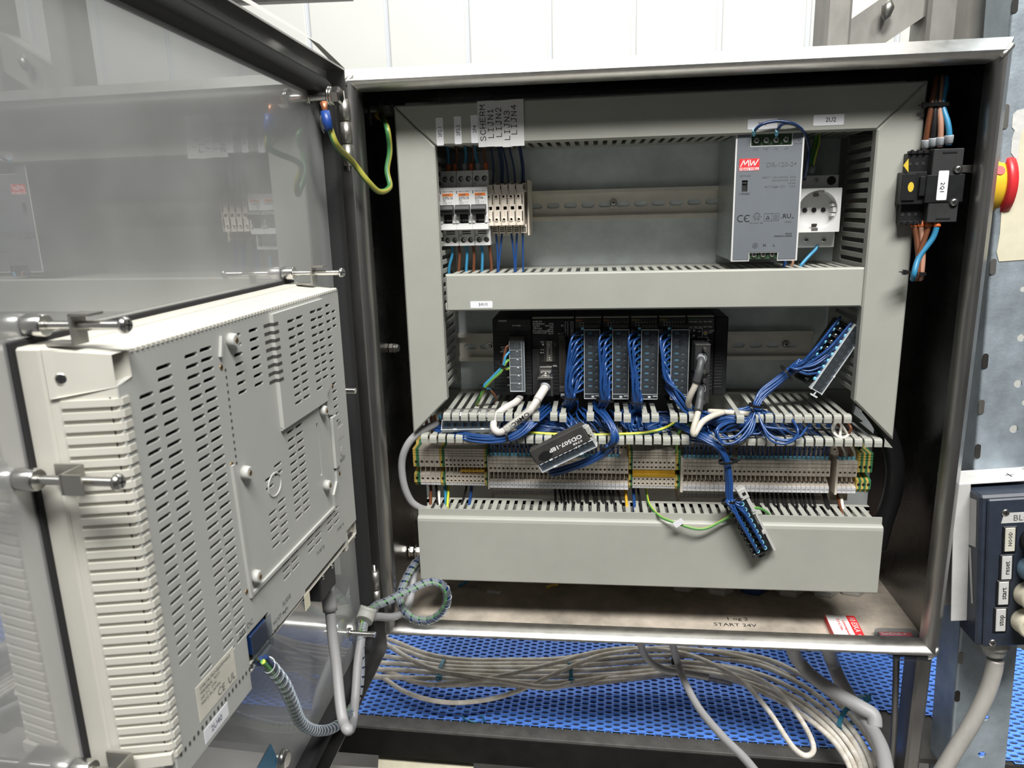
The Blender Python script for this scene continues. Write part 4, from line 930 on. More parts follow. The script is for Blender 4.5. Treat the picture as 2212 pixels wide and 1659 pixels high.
for q in ((1.6,17.6,341.6,342),(17.2,17.6,331.6,342),(12,24,331.4,331.8),(23.6,24,328.6,331.8),(1.6,2,339.4,342),(4,8,331.4,331.7),(22,26,279,279.3),(22,26,270.6,270.9)): b.box(x+q[0], x+q[1], PY-.9, PY-.7, q[2], q[3])
b.build('printed_marks', 'inkw', u)
for z in (339.2, 333.4):
    b = MB(); b.box(x+6, x+12.6, PY-1, PY-.4, z-1.5, z+1.5, mi=1); b.box(x+7, x+9.4, PY-2, PY-.6, z-.9, z+1.2, .3); b.build('slide_switch', ['white','hole'], u)
b = MB(); b.lathe((x+20.8,PY-.4,336.4), (x+20.8,PY-1.6,336.4), [(0,3),(1,2.8)], 14, mi=1); b.lathe((x+20.8,PY-1.6,336.6), (x+20.8,PY-2.6,336.6), [(0,1.5),(1,1.3)], 12); b.build('rotary_switch', ['jumper','ferg'], u)
x += 31; ue = T('controller_end_cover', 'narrow black ribbed end cover closing the controller beside bare rail', 'controller module', (x+7, 120, PZ0), 'modules of the black controller')
b = MB(); b.box(x, x+14.7, PY, 150, PZ0, PZ1, 1.5); b.build('housing', 'black', ue)
b = MB()
for k in range(20): z = PZ1-14-k*3.6; b.box(x+1, x+10, PY-.3, PY+.2, z, z+3.0, .2)
b.build('front_ribs', 'black', ue, kind='stuff')
# two plugs on the serial card
for k, (u0, u1, v0, v1, y, z_) in enumerate(((1502, 1533, 744, 807, 56, 0), (1500, 1531, 811, 872, 60, 0))):
    a = at(u0, v0, y); c = at(u1, v1, y)
    pl = T('serial_plug', ('upper' if k == 0 else 'lower')+' black serial cable plug with thumbscrews on the communication card', 'plug', ((a.x+c.x)/2, 70, c.z), 'plugs on the serial card')
    b = MB(); b.box(a.x, c.x, y, PY-1, c.z, a.z, .8); b.box(a.x-1, c.x-3, PY-14, PY-1, c.z-1, a.z+1, .8)
    b.build('hood', 'blackm', pl); b = MB(); b.box(a.x+.5, c.x, y-.3, y+.6, a.z-.8, a.z+.2); b.build('top_edge', 'dull_screw', pl)
    for s_ in ((c.x-7, a.z-4.2), (c.x-7.4, c.z+3.2)):
        b = MB(); b.cyl((s_[0],y+1,s_[1]), (s_[0]+.6,y-8,s_[1]-.6), 2.0, 12); b.build('thumbscrew', 'dust_black', pl)
    zc = (a.z+c.z)/2+1; b = MB(); n_ = 18
    for i in range(n_):
        t0, t1 = 2*pi*i/n_, 2*pi*(i+1)/n_; n = b.vs([(c.x-9+q*cos(t), y-.5-.0*q, zc+q*sin(t)) for q, t in ((5.4,t0),(5.4,t1),(4.7,t1),(4.7,t0))]); b.face([n,n+1,n+2,n+3], 1)
    n = b.vs([(c.x-9+4.7*cos(2*pi*i/n_), y-.3, zc+4.7*sin(2*pi*i/n_)) for i in range(n_)]); b.face([n+i for i in range(n_)], 0); b.build('cable_hole', ['hole','ferg'], pl)

# ================================================================ row of terminal blocks
ORN = ('first','second','third','fourth','fifth','sixth','seventh','eighth','ninth','tenth','eleventh','twelfth','thirteenth','fourteenth','fifteenth','sixteenth','seventeenth','eighteenth','nineteenth','twentieth')
def nth(k, n):
    """place of block k of n in words, counted from the nearer end of its group"""
    return ('%s from door end' % ORN[k]) if k < (n+1)//2 else ('%s from far end' % ORN[n-1-k])
def tprism(b, pr, x0, x1, holes, mi=0, hmi=1): b.prism(pr, x0, x1, mi=mi, holes=holes, hole_mi=hmi)
PA = [(80,190),(80,186.6),(81.4,186.1),(80,185.6),(80,182.2),(81.4,181.8),(80,181.2),(80,171.6),(99,170.4),(99,166),(90,164.8),(81.4,159.8),(80,159.4),(80,151.4),(84,150.4),(104,150.4),(104,133.4),(134,133.4),(134,146),(145,146),(145,181),(134,200),(105,200),(105,190)]
HA = {6: [(.52, 1.55, 9)], 10: [(.5, 1.5, 8)], 22: [(.45, 1.5, 7)]}
PB = [(80,200),(80,197.8),(81.6,197.3),(80,196.8),(80,194.8),(81.6,194.3),(80,193.8),(80,191.6),(81.6,191.1),(80,190.6),(80,189.2),(80,177.2),(97,176.4),(97,170.8),(86,169.4),(80,167.4),(80,157.2),(82,156.6),(83.6,153.4),(86,151.4),(134,151.4),(134,146),(145,146),(145,181),(134,204),(100,204),(98,200)]
HB = {10: [(.3, 1.45, 8), (.78, 1.45, 8)], 15: [(.22, 1.4, 8), (.76, 1.4, 8)]}
HC = {10: [(.5, 1.9, 9)], 15: [(.55, 1.9, 9)]}
MESH = {}
def tblock(kind, x, w, label, group, n1=None, n2=None):
    t = T('terminal_block', label, 'terminal block', (x+w/2, 110, 127), group)
    key = (kind, round(w, 2))
    if key not in MESH:
        b = MB(); g = .12
        if kind == 'A':
            tprism(b, PA, g, w-g, HA); b.box(g, .9, 81.5, 99, 165, 171)
        elif kind in 'BC':
            tprism(b, PB, g, w-g, HB if kind == 'B' else HC); b.box(g, .8, 82, 97, 168, 177)
        else:
            tprism(b, PB, g, w*.5, None, mi=0); tprism(b, PB, w*.5, w-g, None, mi=2)
            for z in (183.4, 162.6): b.lathe((w*.5,79.9,z), (w*.5,79.7,z), [(0,1.75),(1,1.7)], 10, mi=1)
        b.v = [(q[0]-w/2, q[1]-110, q[2]-127) for q in b.v]
        MESH[key] = b.mesh('body', ['yellowpe','hole','greenpe'] if kind == 'P' else ['beige','hole']); fix_normals(MESH[key])
    o = bpy.data.objects.new('body', MESH[key]); COL.objects.link(o); o.parent = t
    def marker(y, z0, z1, s, th):
        mk = ('m', round(w,2), y, z0, z1)
        if mk not in MESH:
            b = MB(); b.box(-w/2+.25, w/2-.2, y-110, y+1.2-110, z0-127, z1-127, .25); MESH[mk] = b.mesh('marker_tag', 'paper')
        m_ = bpy.data.objects.new('marker_tag', MESH[mk]); COL.objects.link(m_); m_.parent = t
        if s: text(s, x+w/2, y-.12, (z0+z1)/2, th, 'inkg', m_, bold=.03)
    if kind == 'A':
        if n1: marker(79.3, 151.9, 159.2, n1, 2.2 if len(n1) < 3 else 1.9)
        if n2: marker(103.2, 135.0, 141.2, n2, 2.2 if len(n2) < 3 else 1.9)
    elif kind in 'BC': marker(80.6, 154.0, 156.4, n1, 1.3)
    return t
def tgroup(kind, u0, u1, n, label, group, num=None, num2=None, y=80, v=1005):
    x0, x1 = at(u0, v, y).x, at(u1, v, y).x; w = (x1-x0)/n; L = []
    for k in range(n):
        n1 = str(num+k) if num else None; n2 = str(num2+k) if num2 else None
        tblock(kind, x0+k*w, w, label(k, n1, n2), group, n1, n2); L.append(x0+(k+.5)*w)
    return L
PEL = lambda where: (lambda k, a, b: 'yellow and green striped earth terminal block '+where)
tgroup('P', 893, 906, 1, PEL('at the cable loop end of the row'), 'earth terminal blocks')
XC = tgroup('C', 906, 950, 4, lambda k, a, b: 'wide beige terminal block marked %s, %s of the four' % (a, ORN[k]), 'wide beige terminal blocks', 1)
tgroup('P', 950, 961, 1, PEL('just after the four wide beige blocks'), 'earth terminal blocks')
XB1 = tgroup('B', 961, 1046, 10, lambda k, a, b: 'beige twin-hole terminal block with narrow tag %s, %s of its ten' % (a, ORN[k]), 'beige twin-hole terminal blocks', 10)
tgroup('P', 1046, 1053.5, 1, PEL('just before the middle section'), 'earth terminal blocks')
XA1 = tgroup('A', 1055.6, 1357.6, 33, lambda k, a, b: 'beige terminal block tagged %s over %s, %s, middle section' % (a, b, nth(k, 33)), 'beige three-level terminal blocks', 73, 40)
tgroup('P', 1358, 1366.5, 1, PEL('just after block 105'), 'earth terminal blocks')
XB2 = tgroup('B', 1366.5, 1459, 10, lambda k, a, b: 'beige twin-hole terminal block with amber bridge, %s from block 105' % ('first','second','third','fourth','fifth','sixth','seventh','eighth','ninth','tenth')[k], 'beige twin-hole terminal blocks', 120)
tgroup('P', 1459, 1470, 1, PEL('just before the far section'), 'earth terminal blocks')
XA2 = tgroup('A', 1476, 1794.5, 32, lambda k, a, b: 'beige terminal block tagged %s over %s, %s, far section' % (a, b, nth(k, 32)), 'beige three-level terminal blocks', 162, 130)
XA3 = tgroup('A', 1811.5, 1853, 4, lambda k, a, b: 'beige three-level terminal block tagged %s, %s of the last group of four' % (a, ORN[k]), 'beige three-level terminal blocks', 204, None)
tgroup('P', 1853, 1885, 3, lambda k, a, b: 'yellow and green striped earth terminal block, %s of the end trio' % ('inner', 'middle', 'outer')[k], 'earth terminal blocks')
def eplate(u0, u1, label):
    a, c = at(u0, 1005, 80).x, at(u1, 1005, 80).x; t = T('end_plate', label, 'end plate', ((a+c)/2, 110, 127))
    MB().prism([(78.6,192),(78.6,150.4),(103,150),(103,126.4),(134,126.4),(134,201),(104.4,201),(104.4,191)], a, c).build('plate', 'beige', t)
eplate(1053.7, 1055.6, 'thin cream end plate after the striped earth block, opening the 73 row'); eplate(1470.4, 1475.8, 'beige end plate after the amber-bridged blocks, opening the 162 row'); eplate(1806.5, 1811.2, 'tall beige end plate standing proud before the last four blocks'); 
a = at(1046, 1013, 80)
t = T('jumper_bar', 'slim amber bridge bar across six twin-hole blocks', 'jumper bar', (a.x-12, 84, 170)); MB().box(at(994,1013,80).x, a.x, 79, 90, 171.6, 173.6, .4).build('bar', 'jumper', t)
t = T('jumper_bar', 'wide amber bridge bar across the ten blocks after block 105', 'jumper bar', ((XB2[0]+XB2[-1])/2, 84, 168)); b = MB(); b.box(XB2[0]-2.4, XB2[-1]+2.4, 79.2, 90, 168.2, 172, .3); b.box(XB2[0]-2.4, XB2[-1]+2.4, 81, 92, 171, 176.8, .3)
b.build('bar', 'jumper', t)
# ================================================================ single wires
def Wr(label, group, pts, r, m, **k): return wire(pts, r, m, None, 'wire', label, 'wire', group, **k)
def ferr(o, p, q, r, m, name='ferrule'): return MB().lathe(p, q, [(0,r*.86),(.12,r),(.8,r),(1,r*.86)], 10).build(name, m, o)
G1 = 'leads into the breakers'
for k, (u, ut, m, f) in enumerate(((968.5,968,'lblue','ferr'),(983,987,'brown','ferr'),(1004,1006,'lblue','ferg'),(1018.5,1023,'brown','ferr'),(1033.5,1027,'lblue','ferg'),(1050,1046,'brown','ferr'))):
    a = at(u, 370, 93); b_ = at(ut, 330, 92)
    o = Wr('%s lead dropping from the top duct into the %s breaker' % ({'lblue':'light blue','brown':'brown'}[m], ('first','middle','third')[k//2]), G1, [Vector((a.x,93,517)), Vector((a.x,93,524)), Vector((b_.x,92,533)), Vector((b_.x,88,546))], 1.7, m)
    ferr(o, (a.x,93,517.5), (a.x,93,526), 2.4 if f == 'ferr' else 3.0, f)
for k, (u, ub, m) in enumerate(((975,971,'lblue'),(991,992,'brown'),(1007,1008,'lblue'),(1022,1024,'brown'),(1040,1042,'lblue'),(1057,1062,'brown'))):
    a = at(u, 533, 93); b_ = at(ub, 588, 92)
    Wr('%s lead leaving the bottom of the %s breaker for the middle duct' % ({'lblue':'light blue','brown':'brown'}[m], ('first','middle','third')[k//2]), G1, [Vector((a.x,93,438)), Vector((a.x+.8,93,428)), Vector((b_.x,92,414)), Vector((b_.x-1,92,402))], 1.7, m)
for k, (u, ut) in enumerate(((1065,1062),(1082,1077),(1086,1082),(1098,1087),(1113,1101),(1127,1122),(1131.5,1125))):
    a = at(u, 398, 98); b_ = at(ut, 322, 95); mid = at((u+ut)/2+2.5, 360, 96)
    Wr('dark blue wire from the top duct into the beige fuse terminals, %s from the breakers' % ('first','second','third','fourth','fifth','sixth','seventh')[k], 'blue wires above the fuse terminals', [Vector((a.x,98,503)), mid, Vector((b_.x,94,540)), Vector((b_.x,94,548))], 1.15, 'blued')
for k, (u, ub) in enumerate(((1071,1075),(1085,1077),(1104,1112),(1117,1114),(1129.5,1130))):
    a = at(u, 503, 98); b_ = at(ub, 582, 94); mid = at((u+ub)/2+(1.5 if k in (0,2) else -.5), 545, 96)
    Wr('blue wire from under the fuse terminals into the middle duct, %s from the breakers' % ('first','second','third','fourth','fifth')[k], 'blue wires below the fuse terminals', [Vector((a.x,98,452)), mid, b_, b_+Vector((0,0,-10))], 1.2, 'blue')
# leads of the power supply and the socket
t = T('supply_leads', 'pair of dark blue leads arching over the grey power supply', 'wire', at(1680, 270, 45))
wire([at(1628,289,47), at(1632,280,36), at(1648,268,33), at(1680,262,33), at(1715,268,34), at(1737,287,42), at(1746,320,58), at(1744,350,64), at(1738,385,80)], 1.5, 'blued', t)
wire([at(1677,287,47), at(1681,278,36), at(1693,267,34), at(1718,270,36), at(1739,288,44), at(1748,322,59), at(1745,355,66), at(1738,388,84)], 1.5, 'blued', t)
for u in (1628, 1677): ferr(t, at(u,292,47), at(u+2,281,37), 2.0, 'ferrule')
t = T('earth_leads', 'green and yellow earth leads dropping from the top duct to the white socket', 'wire', at(1758, 330, 95))
wire([at(1763,276,92), at(1762,300,96), at(1756,325,97), at(1752,350,98), at(1751,368,99)], 1.9, 'gy', t, uv=True); wire([at(1767,276,95), at(1768,305,93), at(1762,330,93), at(1757,350,96), at(1754,368,99)], 1.9, 'gy', t, uv=True)
MB().lathe(at(1755,359,98), at(1752,375,98), [(0,3.8),(.5,3.6),(1,2.6)], 12).build('end_sleeve', 'ferg', t)
Wr('light blue lead curving from under the white socket into the middle duct', None, [at(1766,531,98), at(1761,540,96), at(1748,553,92), at(1732,571,88), at(1728,580,88)], 1.9, 'lblue')
Wr('short blue lead below the grey power supply', None, [Vector((px+52,95,418)), at(1694,563,90), at(1693,578,90)], 1.9, 'blue')
Wr('short brown lead below the grey power supply', None, [Vector((px+60,95,418)), at(1711,562,90), at(1709,578,90)], 1.5, 'tan')
# ================================================================ disconnect switch on the inner right side
sw = T('disconnect_switch', 'black disconnect switch marked 2Q1 with brown and light blue leads', 'switch', (565, 30, 452))
A = lambda u, v, y=20: at(u, v, y)
xa, xb, xc = A(2017,330).x, A(2083,330).x, A(1962,330,30).x
MB().box(xa, xb, 20, 62, 453, 520.5, .6).build('body', 'blackm', sw)
b = MB(); b.box(xa-4, xb+3, 19.2, 40, 471.5, 497, .5)
for zz in (517, 456.5): b.box(xa+8, xa+21, 19.6, 20.4, zz-.6, zz+.6)
b.build('flange', 'black', sw)
b = MB(); b.box(xc, xa+.5, 30, 60, 499, 518, .4); b.box(xc-2, xa+.5, 30, 60, 453, 471, .4); b.box(xc-4.5, xa-2, 24, 58, 470.5, 500.5, .6); b.box(xc-6, xc+7, 22.6, 30, 474, 499, .5); b.box(xa-9, xa-3.6, 21, 30, 478, 496, .4); b.box(xc, xa, 29, 33, 517, 520, .4); b.box(xc-2.5, xa, 29, 33, 451.4, 454.4, .4)
for k in range(4): b.box(xc+2+k*5.6, xc+4+k*5.6, 27.4, 31, 517, 521, .3); b.box(xc-1+k*5.6, xc+1+k*5.6, 27.4, 31, 450.6, 455, .3)
b.build('contact_block', 'black', sw)
for k in range(4):
    for z, dx in ((508, 2.6), (461, 0)):
        b = MB(); c = (xc+dx+k*6.0, 29.9 if k < 3 else 29.9, z); b.cyl(c, (c[0],29.7,c[2]), 1.7, 10); b.build('clamp_hole', 'hole', sw)
for u, v in ((2069, 366), (2060, 437)):
    p = A(u, v); b = MB(); b.lathe((p.x,20,p.z), (p.x,19,p.z), [(0,4.4),(1,4.2)], 16, mi=1); screw_head(b, (p.x,19.2,p.z), 3.4, h=1.8, ang=.9); b.build('screw', ['screw','ink'], sw)
p, q = A(2025, 369), A(2046.5, 432); o = MB(); plate(o, rrect((p.x+q.x)/2-.3, (p.z+q.z)/2, 9.2, 27, 1, 2), [], 18.8, 19.1); o = o.build('label_sticker', 'paper', sw); text('2Q1', (p.x+q.x)/2-.5, 18.6, (p.z+q.z)/2-2, 3.9, 'ink', o, rot=-90, bold=.03)
b = MB(); p = A(1960, 362, 22); n = b.vs([(p.x-3.6,22.2,p.z+2),(p.x+.4,22,p.z+8),(p.x+1.4,22,p.z-4.4),(p.x-3.6,23,p.z+2),(p.x+.4,22.8,p.z+8),(p.x+1.4,22.8,p.z-4.4)])
b.face([n,n+1,n+2]); b.face([n+3,n+4,n+5])
for i in range(3): b.face([n+i,n+(i+1)%3,n+3+(i+1)%3,n+3+i])
b.build('warning_triangle', 'yel', sw); p = A(1967, 404, 23); n = 18; b = MB(); i0 = b.vs([(p.x+2.7*cos(2*pi*i/n), 22.4, p.z+4.6*sin(2*pi*i/n)) for i in range(n)]); b.face([i0+i for i in range(n)]); b.build('round_sticker', 'yel', sw)
b = MB(); b.box(xb-.5, 610, 36, 44, A(2090,365,40).z-3.4, A(2090,365,40).z+3.4, .4); b.build('shaft', 'dull_screw', sw, label='threaded bare metal shaft')
for s_ in (((2023,'tan'),(2035,'blackw'),(2048,'tan'),(2063,'lblue')),):
    for k, (u, m) in enumerate(s_):
        u0 = (1999,2014,2030,2049)[k]; v0 = (318,314,312,308)[k]
        m = ('brown','blackw','tan','lblue')[k]
        wire([A(u0,v0+6,34-3*k), A(u0+1.5,v0-16,33-3*k), A((2006,2018,2032,2047)[k],265,32-2*k), A((2013,2021,2029,2036)[k],226,33), A((2021,2026,2032,2043)[k],188,42), A((2024,2028,2034,2044)[k],166,52)], 2.7, m, sw, 'lead')
        MB().lathe(A(u0,v0+4,34-3*k), A(u0+1.4,v0-16,33-3*k), [(0,2.6),(.2,3.6),(.9,4.0),(1,3.7)], 10).build('end_sleeve', 'ferg', sw)
cable_tie('cable_tie', A(2025,226,33), (0,0,1), 10, 4.4, 3.4, 'tie', sw, hdir=(-1,0,0))
for k, (u, m) in enumerate(((1975,'brown'),(1990,'brown'),(2006,'tan'),(2024,'lblue'))):
    u1 = (1984,1990,1982,1974)[k]
    wire([A(u,478,34-3*k), A(u,487,33-3*k), A((1980,1992,1997,2014)[k],516,30-2*k), A((1984,1993,1984,1985)[k],556,26-k), A(u1,592,24-2*k), A(u1-2,603,26)], 2.7, ('brown','tan','brown','lblue')[k], sw, 'lead')
    MB().lathe(A(u,479,34-3*k), A(u,491,33-3*k), [(0,3.3),(.8,3.5),(1,3)], 10).build('end_sleeve', 'ferr', sw)
cable_tie('cable_tie', A(1978,590,23), (.1,0,1), 9, 4.6, 3.2, 'tie', sw, hdir=(-1,0,-.2))
# rotary handle outside
hy = 84.; hz = at(2172, 400, 60).z; xr = at(2196, 400, 56).x; xm = at(2176, 400, 52).x
ha = T('rotary_handle', 'red and yellow rotary switch handle on the outside of the cabinet', 'switch handle', (xm, hy, hz-38))
MB().lathe((612,hy,hz), (xm+1,hy,hz), [(0,30),(.5,32),(.9,32.4),(1,31)], 40).build('yellow_plate', 'swy', ha)
MB().lathe((xm,hy,hz), (xr,hy,hz), [(0,32.5),(.04,35.2),(.3,36),(.8,35.4),(1,31)], 40).build('red_ring', 'swr', ha)
MB().box(xm-2, xr-2, hy-8, hy+8, hz-41, hz-24, 2).build('grip', 'swr', ha)
p = at(2163, 369, 56); b = MB(); d_ = Vector((0,p.y-hy,p.z-hz)).normalized(); c = Vector((xm-7,hy,hz))+d_*32.2; b.lathe(c, c+d_*.5, [(0,5),(1,4.8)], 16); b.build('lock_hole', 'swr', ha)

# ================================================================ wires of the controller
t = T('supply_leads', 'brown, light blue and earth leads tied beside the controller supply module', 'wire', at(1060, 810, 70))
wire([at(1099,746,72), at(1093,752,70), at(1088,775,68), at(1084,792,66), at(1060,818,64), at(1047,838,62), at(1062,846,66), at(1072,862,74), at(1062,874,84)], 1.5, 'brown', t)
wire([at(1101,760,72), at(1092,770,68), at(1086,790,65), at(1064,814,62), at(1045,835,60), at(1058,842,66), at(1070,860,76), at(1060,874,88)], 1.5, 'lblue', t)
wire([at(1099,778,72), at(1094,781,68), at(1087,793,65), at(1080,805,63), at(1058,824,61), at(1045,840,60), at(1036,862,64), at(1031,872,74)], 1.6, 'gy', t, uv=True)
wire([at(1100,795,73), at(1094,797,69), at(1088,790,67), at(1082,800,66), at(1058,826,65), at(1046,842,62), at(1034,864,66), at(1029,876,76)], 1.5, 'gy', t, uv=True)
cable_tie('cable_tie', at(1086,789,65), (.5,0,1), 4.6, 3.4, 2.6, 'tie', t, hdir=(-1,0,.3)); cable_tie('cable_tie', at(1046,838,61), (.7,0,1), 4.8, 3.6, 2.8, 'tie', t, hdir=(1,0,-.5))
# peripheral plug with its looped cable
t = T('data_plug', 'silver data plug on the processor with a looped pale grey cable', 'plug', at(1176, 830, 62))
a, c = at(1162, 816, 62), at(1190, 856, 62)
MB().box(a.x, c.x, 62, 86, c.z, a.z, .6).build('shell', 'black', t); b = MB(); b.box(a.x-.2, c.x+.2, 60.8, 72, a.z-2.5, a.z+.6, .4); a2, c2 = at(1165, 792, 70), at(1193, 814, 66)
b.box(a2.x, c2.x, 70, 86, c2.z-3, a2.z, .8); b.box(a2.x+1, c2.x-1, 66, 72, c2.z-2, a2.z-5, .6); b.box(c.x-.4, c.x+2.6, 63, 86, c.z, a.z, .5); b.lathe((a2.x+7,68,c2.z+3), (a2.x+7,64.6,c2.z+2.4), [(0,2.2),(1,1.8)], 10)
for s_ in (1.6, 10.6): b.box(a2.x+s_, a2.x+s_+2.4, 64.6, 67, c2.z-1.5, c2.z+5, .4)
b.build('clamp', 'screw', t)
pth = [at(1177,838,60), at(1172,846,54), at(1160,865,44), at(1143,889,38), at(1118,909,33), at(1092,929,31), at(1077,934,32), at(1067,926,36), at(1067,911,42), at(1076,894,50), at(1094,880,60), at(1112,870,72), at(1124,858,86)]
wire(pth, 4.1, 'whitec', t, 'cable', n=12); MB().tube(spline(pth[:3], 5), 4.9, 12).build('strain_relief', 'whitec', t); MB().tube([pth[0]+Vector((.5,2,1)), pth[0]], [6,5.6], 14).build('collar', 'ferg', t)
sp_ = spline([pth[3]+Vector((2,0,2)), pth[4], pth[5]], 8); MB().tube(sp_, 4.9, 12).build('clear_sleeve', 'sleeve', t)
p = at(1118, 910, 27.5); o = text('OMRON', p.x, p.y, p.z, 4.6, 'ink', t, rot=-143, sx_=1.3, bold=.14)
d1 = (pth[4]-pth[5]).normalized(); R3 = Matrix(((-d1.x,0,0),(0,1,0),(0,0,1)))
# serial cables
t = T('serial_cable', 'ivory cable with dark sleeve from the upper plug, bending behind the lower one', 'cable', at(1495, 830, 45))
wire([at(1515,774,55), at(1514,780,47), at(1510,800,42), at(1502,831,42), at(1492,853,44), at(1487,868,48), at(1490,879,54), at(1500,886,62), at(1512,888,74)], 3.4, 'ivory', t, 'cable', n=10); MB().tube(spline([at(1515,774,55), at(1514,781,46.5), at(1510,802,41.5), at(1504,826,42)], 5), [4]*10+[4.4]*6, 12).build('sleeve', 'greyd', t)
MB().lathe(at(1515,772,55.5), at(1515,781,47.5), [(0,4.6),(1,4.3)], 12).build('strain_collar', 'ferg', t)
t = T('serial_cable', 'ivory cable with dark sleeve from the lower plug, folded over the open duct', 'cable', at(1510, 890, 45))
wire([at(1514,838,58), at(1513,846,50), at(1511,866,45), at(1508,890,39), at(1501,915,33), at(1497,933,30), at(1500,938,30), at(1506,928,32), at(1518,911,38), at(1540,898,48), at(1562,891,60)], 3.4, 'ivory', t, 'cable', n=10); MB().tube(spline([at(1514,838,58), at(1513,848,49.5), at(1511,868,44.5), at(1508,888,39)], 5), [4]*10+[4.4]*6, 12).build('sleeve', 'greyd', t)
Wr('ivory cable crossing under the hooked fingers of the open duct', None, [at(1530,889,70), at(1570,891,62), at(1640,897,62), at(1700,903,62), at(1755,908,64)], 3.2, 'ivory')
Wr('dark grey sleeved cable end near the earth trio', None, [at(1750,907,64), at(1790,909,64), at(1820,915,66), at(1838,926,70)], 3.6, 'greyd')
# bundles of the four cards
def loom(label, fams, group='blue wire looms', m='blue', r=1.25, name='wire_loom', pos=None, ties=()):
    t = T(name, label, 'wire loom', pos or at(fams[0][0][0][0], fams[0][0][0][1], fams[0][0][0][2]), group)
    for fam in fams:
        P, n, sp, = fam[:3]; conv = fam[3] if len(fam) > 3 else None; of = bundle_offsets(n, r*1.02)
        for i in range(n):
            pts = []
            for j, (u, v, y) in enumerate(P):
                w = at(u, v, y); s_ = sp[j] if isinstance(sp, (list, tuple)) else sp
                pts.append(w+Vector((of[i][0]*(.6+s_), of[i][1]*(.5+s_*.6), -of[i][0]*.3+of[i][1]))+Vector((rnd.gauss(0,s_*.9), rnd.gauss(0,s_*.8), rnd.gauss(0,s_*.9)))*.8)
            wire(pts, r, conv or m, t, n=6, k=5)
    for a in ties: cable_tie('cable_tie', at(*a[:3]), a[3], a[4], a[5], 2.8, 'tie', t, hdir=a[6] if len(a) > 6 else None)
    return t
TIE = ((1231,860),(1306,865),(1376,870),(1462,868))
for k in range(4):
    t = T('wire_loom', 'loom of blue wires fanning out of the %s card connector, cover marked %s' % (ORD[k], NM[k][2]), 'wire loom', at(TIE[k][0], 790, 70), 'blue wire looms of the cards')
    ul = (1262, 1323.5, 1386, 1451)[k]; tu, tv = TIE[k]; of = bundle_offsets(18, 1.3)
    for i in range(18):
        q = i % 9; z_v = 715.5+14.25*q+(0 if i < 9 else 10); u_s = ul-7 if i < 9 else ul+1
        y0 = 77 if i < 9 else 75; bulge = (9-q)/9
        st = at(u_s, z_v, y0); ox, oz = of[i]
        if k < 3:
            off = (q-4)/4.6
            t_ = at(tu+off*10+(2 if i < 9 else -1), tv-2, 58+abs(oz)*1.3); m1 = at(u_s-9-9*bulge-(3 if i < 9 else 0)+rnd.uniform(-1,1), z_v+8+9*bulge, 66-6*bulge)
            lf = tu-11+q*2.4+(0 if i < 9 else 3); m2 = at(lf*.75+(u_s-14)*.25, max(z_v+30, tv-70+4*q), 57+(i % 3)*2.4)
            m3 = at(tu-9+2.3*q, tv-26, 55+(i % 4)*2.4)
            e1 = at(tu+off*9-(4 if k < 2 else -3), tv+12, 66); e2 = at(tu-14*(1 if k < 2 else -.6)+off*9, tv+24+rnd.uniform(-3,3), 84+rnd.uniform(-6,6)); e3 = at(tu-34*(1 if k < 2 else -.3)+off*8, tv+32+rnd.uniform(0,8), 96+rnd.uniform(-8,8))
            P = [st, m1, m2]+([m3] if z_v < tv-45 else [])+[t_, e1, e2, e3]
            if z_v > tv-55: P = [st, at(u_s-8, z_v+5, 66), at(tu+8+off*3, tv-10, 60), t_, e1, e2, e3]
        else:
            off = (q-4)/4.4
            P = [st, at(u_s-10-7*bulge, z_v+9+6*bulge, 64), at(1431+q*3.0, max(z_v+34, 775+4*q), 57+(i%3)*2.2)]
            if z_v < 790: P += [at(1437+q*3.4, 818+q*2.0, 54+(i%4)*2)]
            P += [at(1466-q*1.0+3, 858+off*12*.9-4+4, 50+(i%4)*2.2), at(1496-q, 888+off*10, 52+(i%4)*2.4), at(1540, 905+off*9, 66+(i%4)*3), at(1590, 908+off*8, 80)]
            if z_v > 812: P = [st, at(u_s-6, z_v+8, 64)]+P[-4:]
        wire(P, 1.3, 'blue', t, n=7, k=6)
    if k < 3: cable_tie('cable_tie', at(tu, tv, 60), (.12,.1,1), 9.6, 7.6, 1.6, 'tie', t, head=False)
    else: cable_tie('cable_tie', at(1502, 894, 56), (1,.1,-.35), 7.5, 7.5, 2.0, 'tie', t, head=False)
# wires lying in the open duct
loom('loom of blue wires sweeping out of the duct behind the pale grey data cable', [([(940,926,60),(985,940,46),(1040,950,34),(1085,949,31),(1120,938,32),(1148,912,40),(1165,893,56),(1180,880,76)], 11, [.5,.4,.3,.15,.3,.4,.6,.8])], ties=((1097,943,31,(1,0,.25),7.6,6.0,(0,0,-1)),))
loom('loom of dark blue wires lying deep in the open duct beside the processor', [([(1020,905,90),(1080,912,84),(1150,915,80),(1220,925,74),(1270,945,70)], 16, 2.6), ([(1150,885,100),(1185,905,84),(1225,922,72),(1262,936,66)], 14, 2.4), ([(1120,935,62),(1160,928,60),(1200,930,62),(1250,938,66)], 7, 1.6)])
loom('loom of blue wires falling between the first two cards into the open duct', [([(1235,870,72),(1230,888,78),(1205,905,84),(1180,930,66),(1176,948,58)], 5, 2.2), ([(1210,886,86),(1222,905,62),(1235,926,56),(1246,945,62)], 8, 2.6), ([(1262,885,80),(1278,900,62),(1288,915,56),(1310,935,60)], 6, 2.2)])
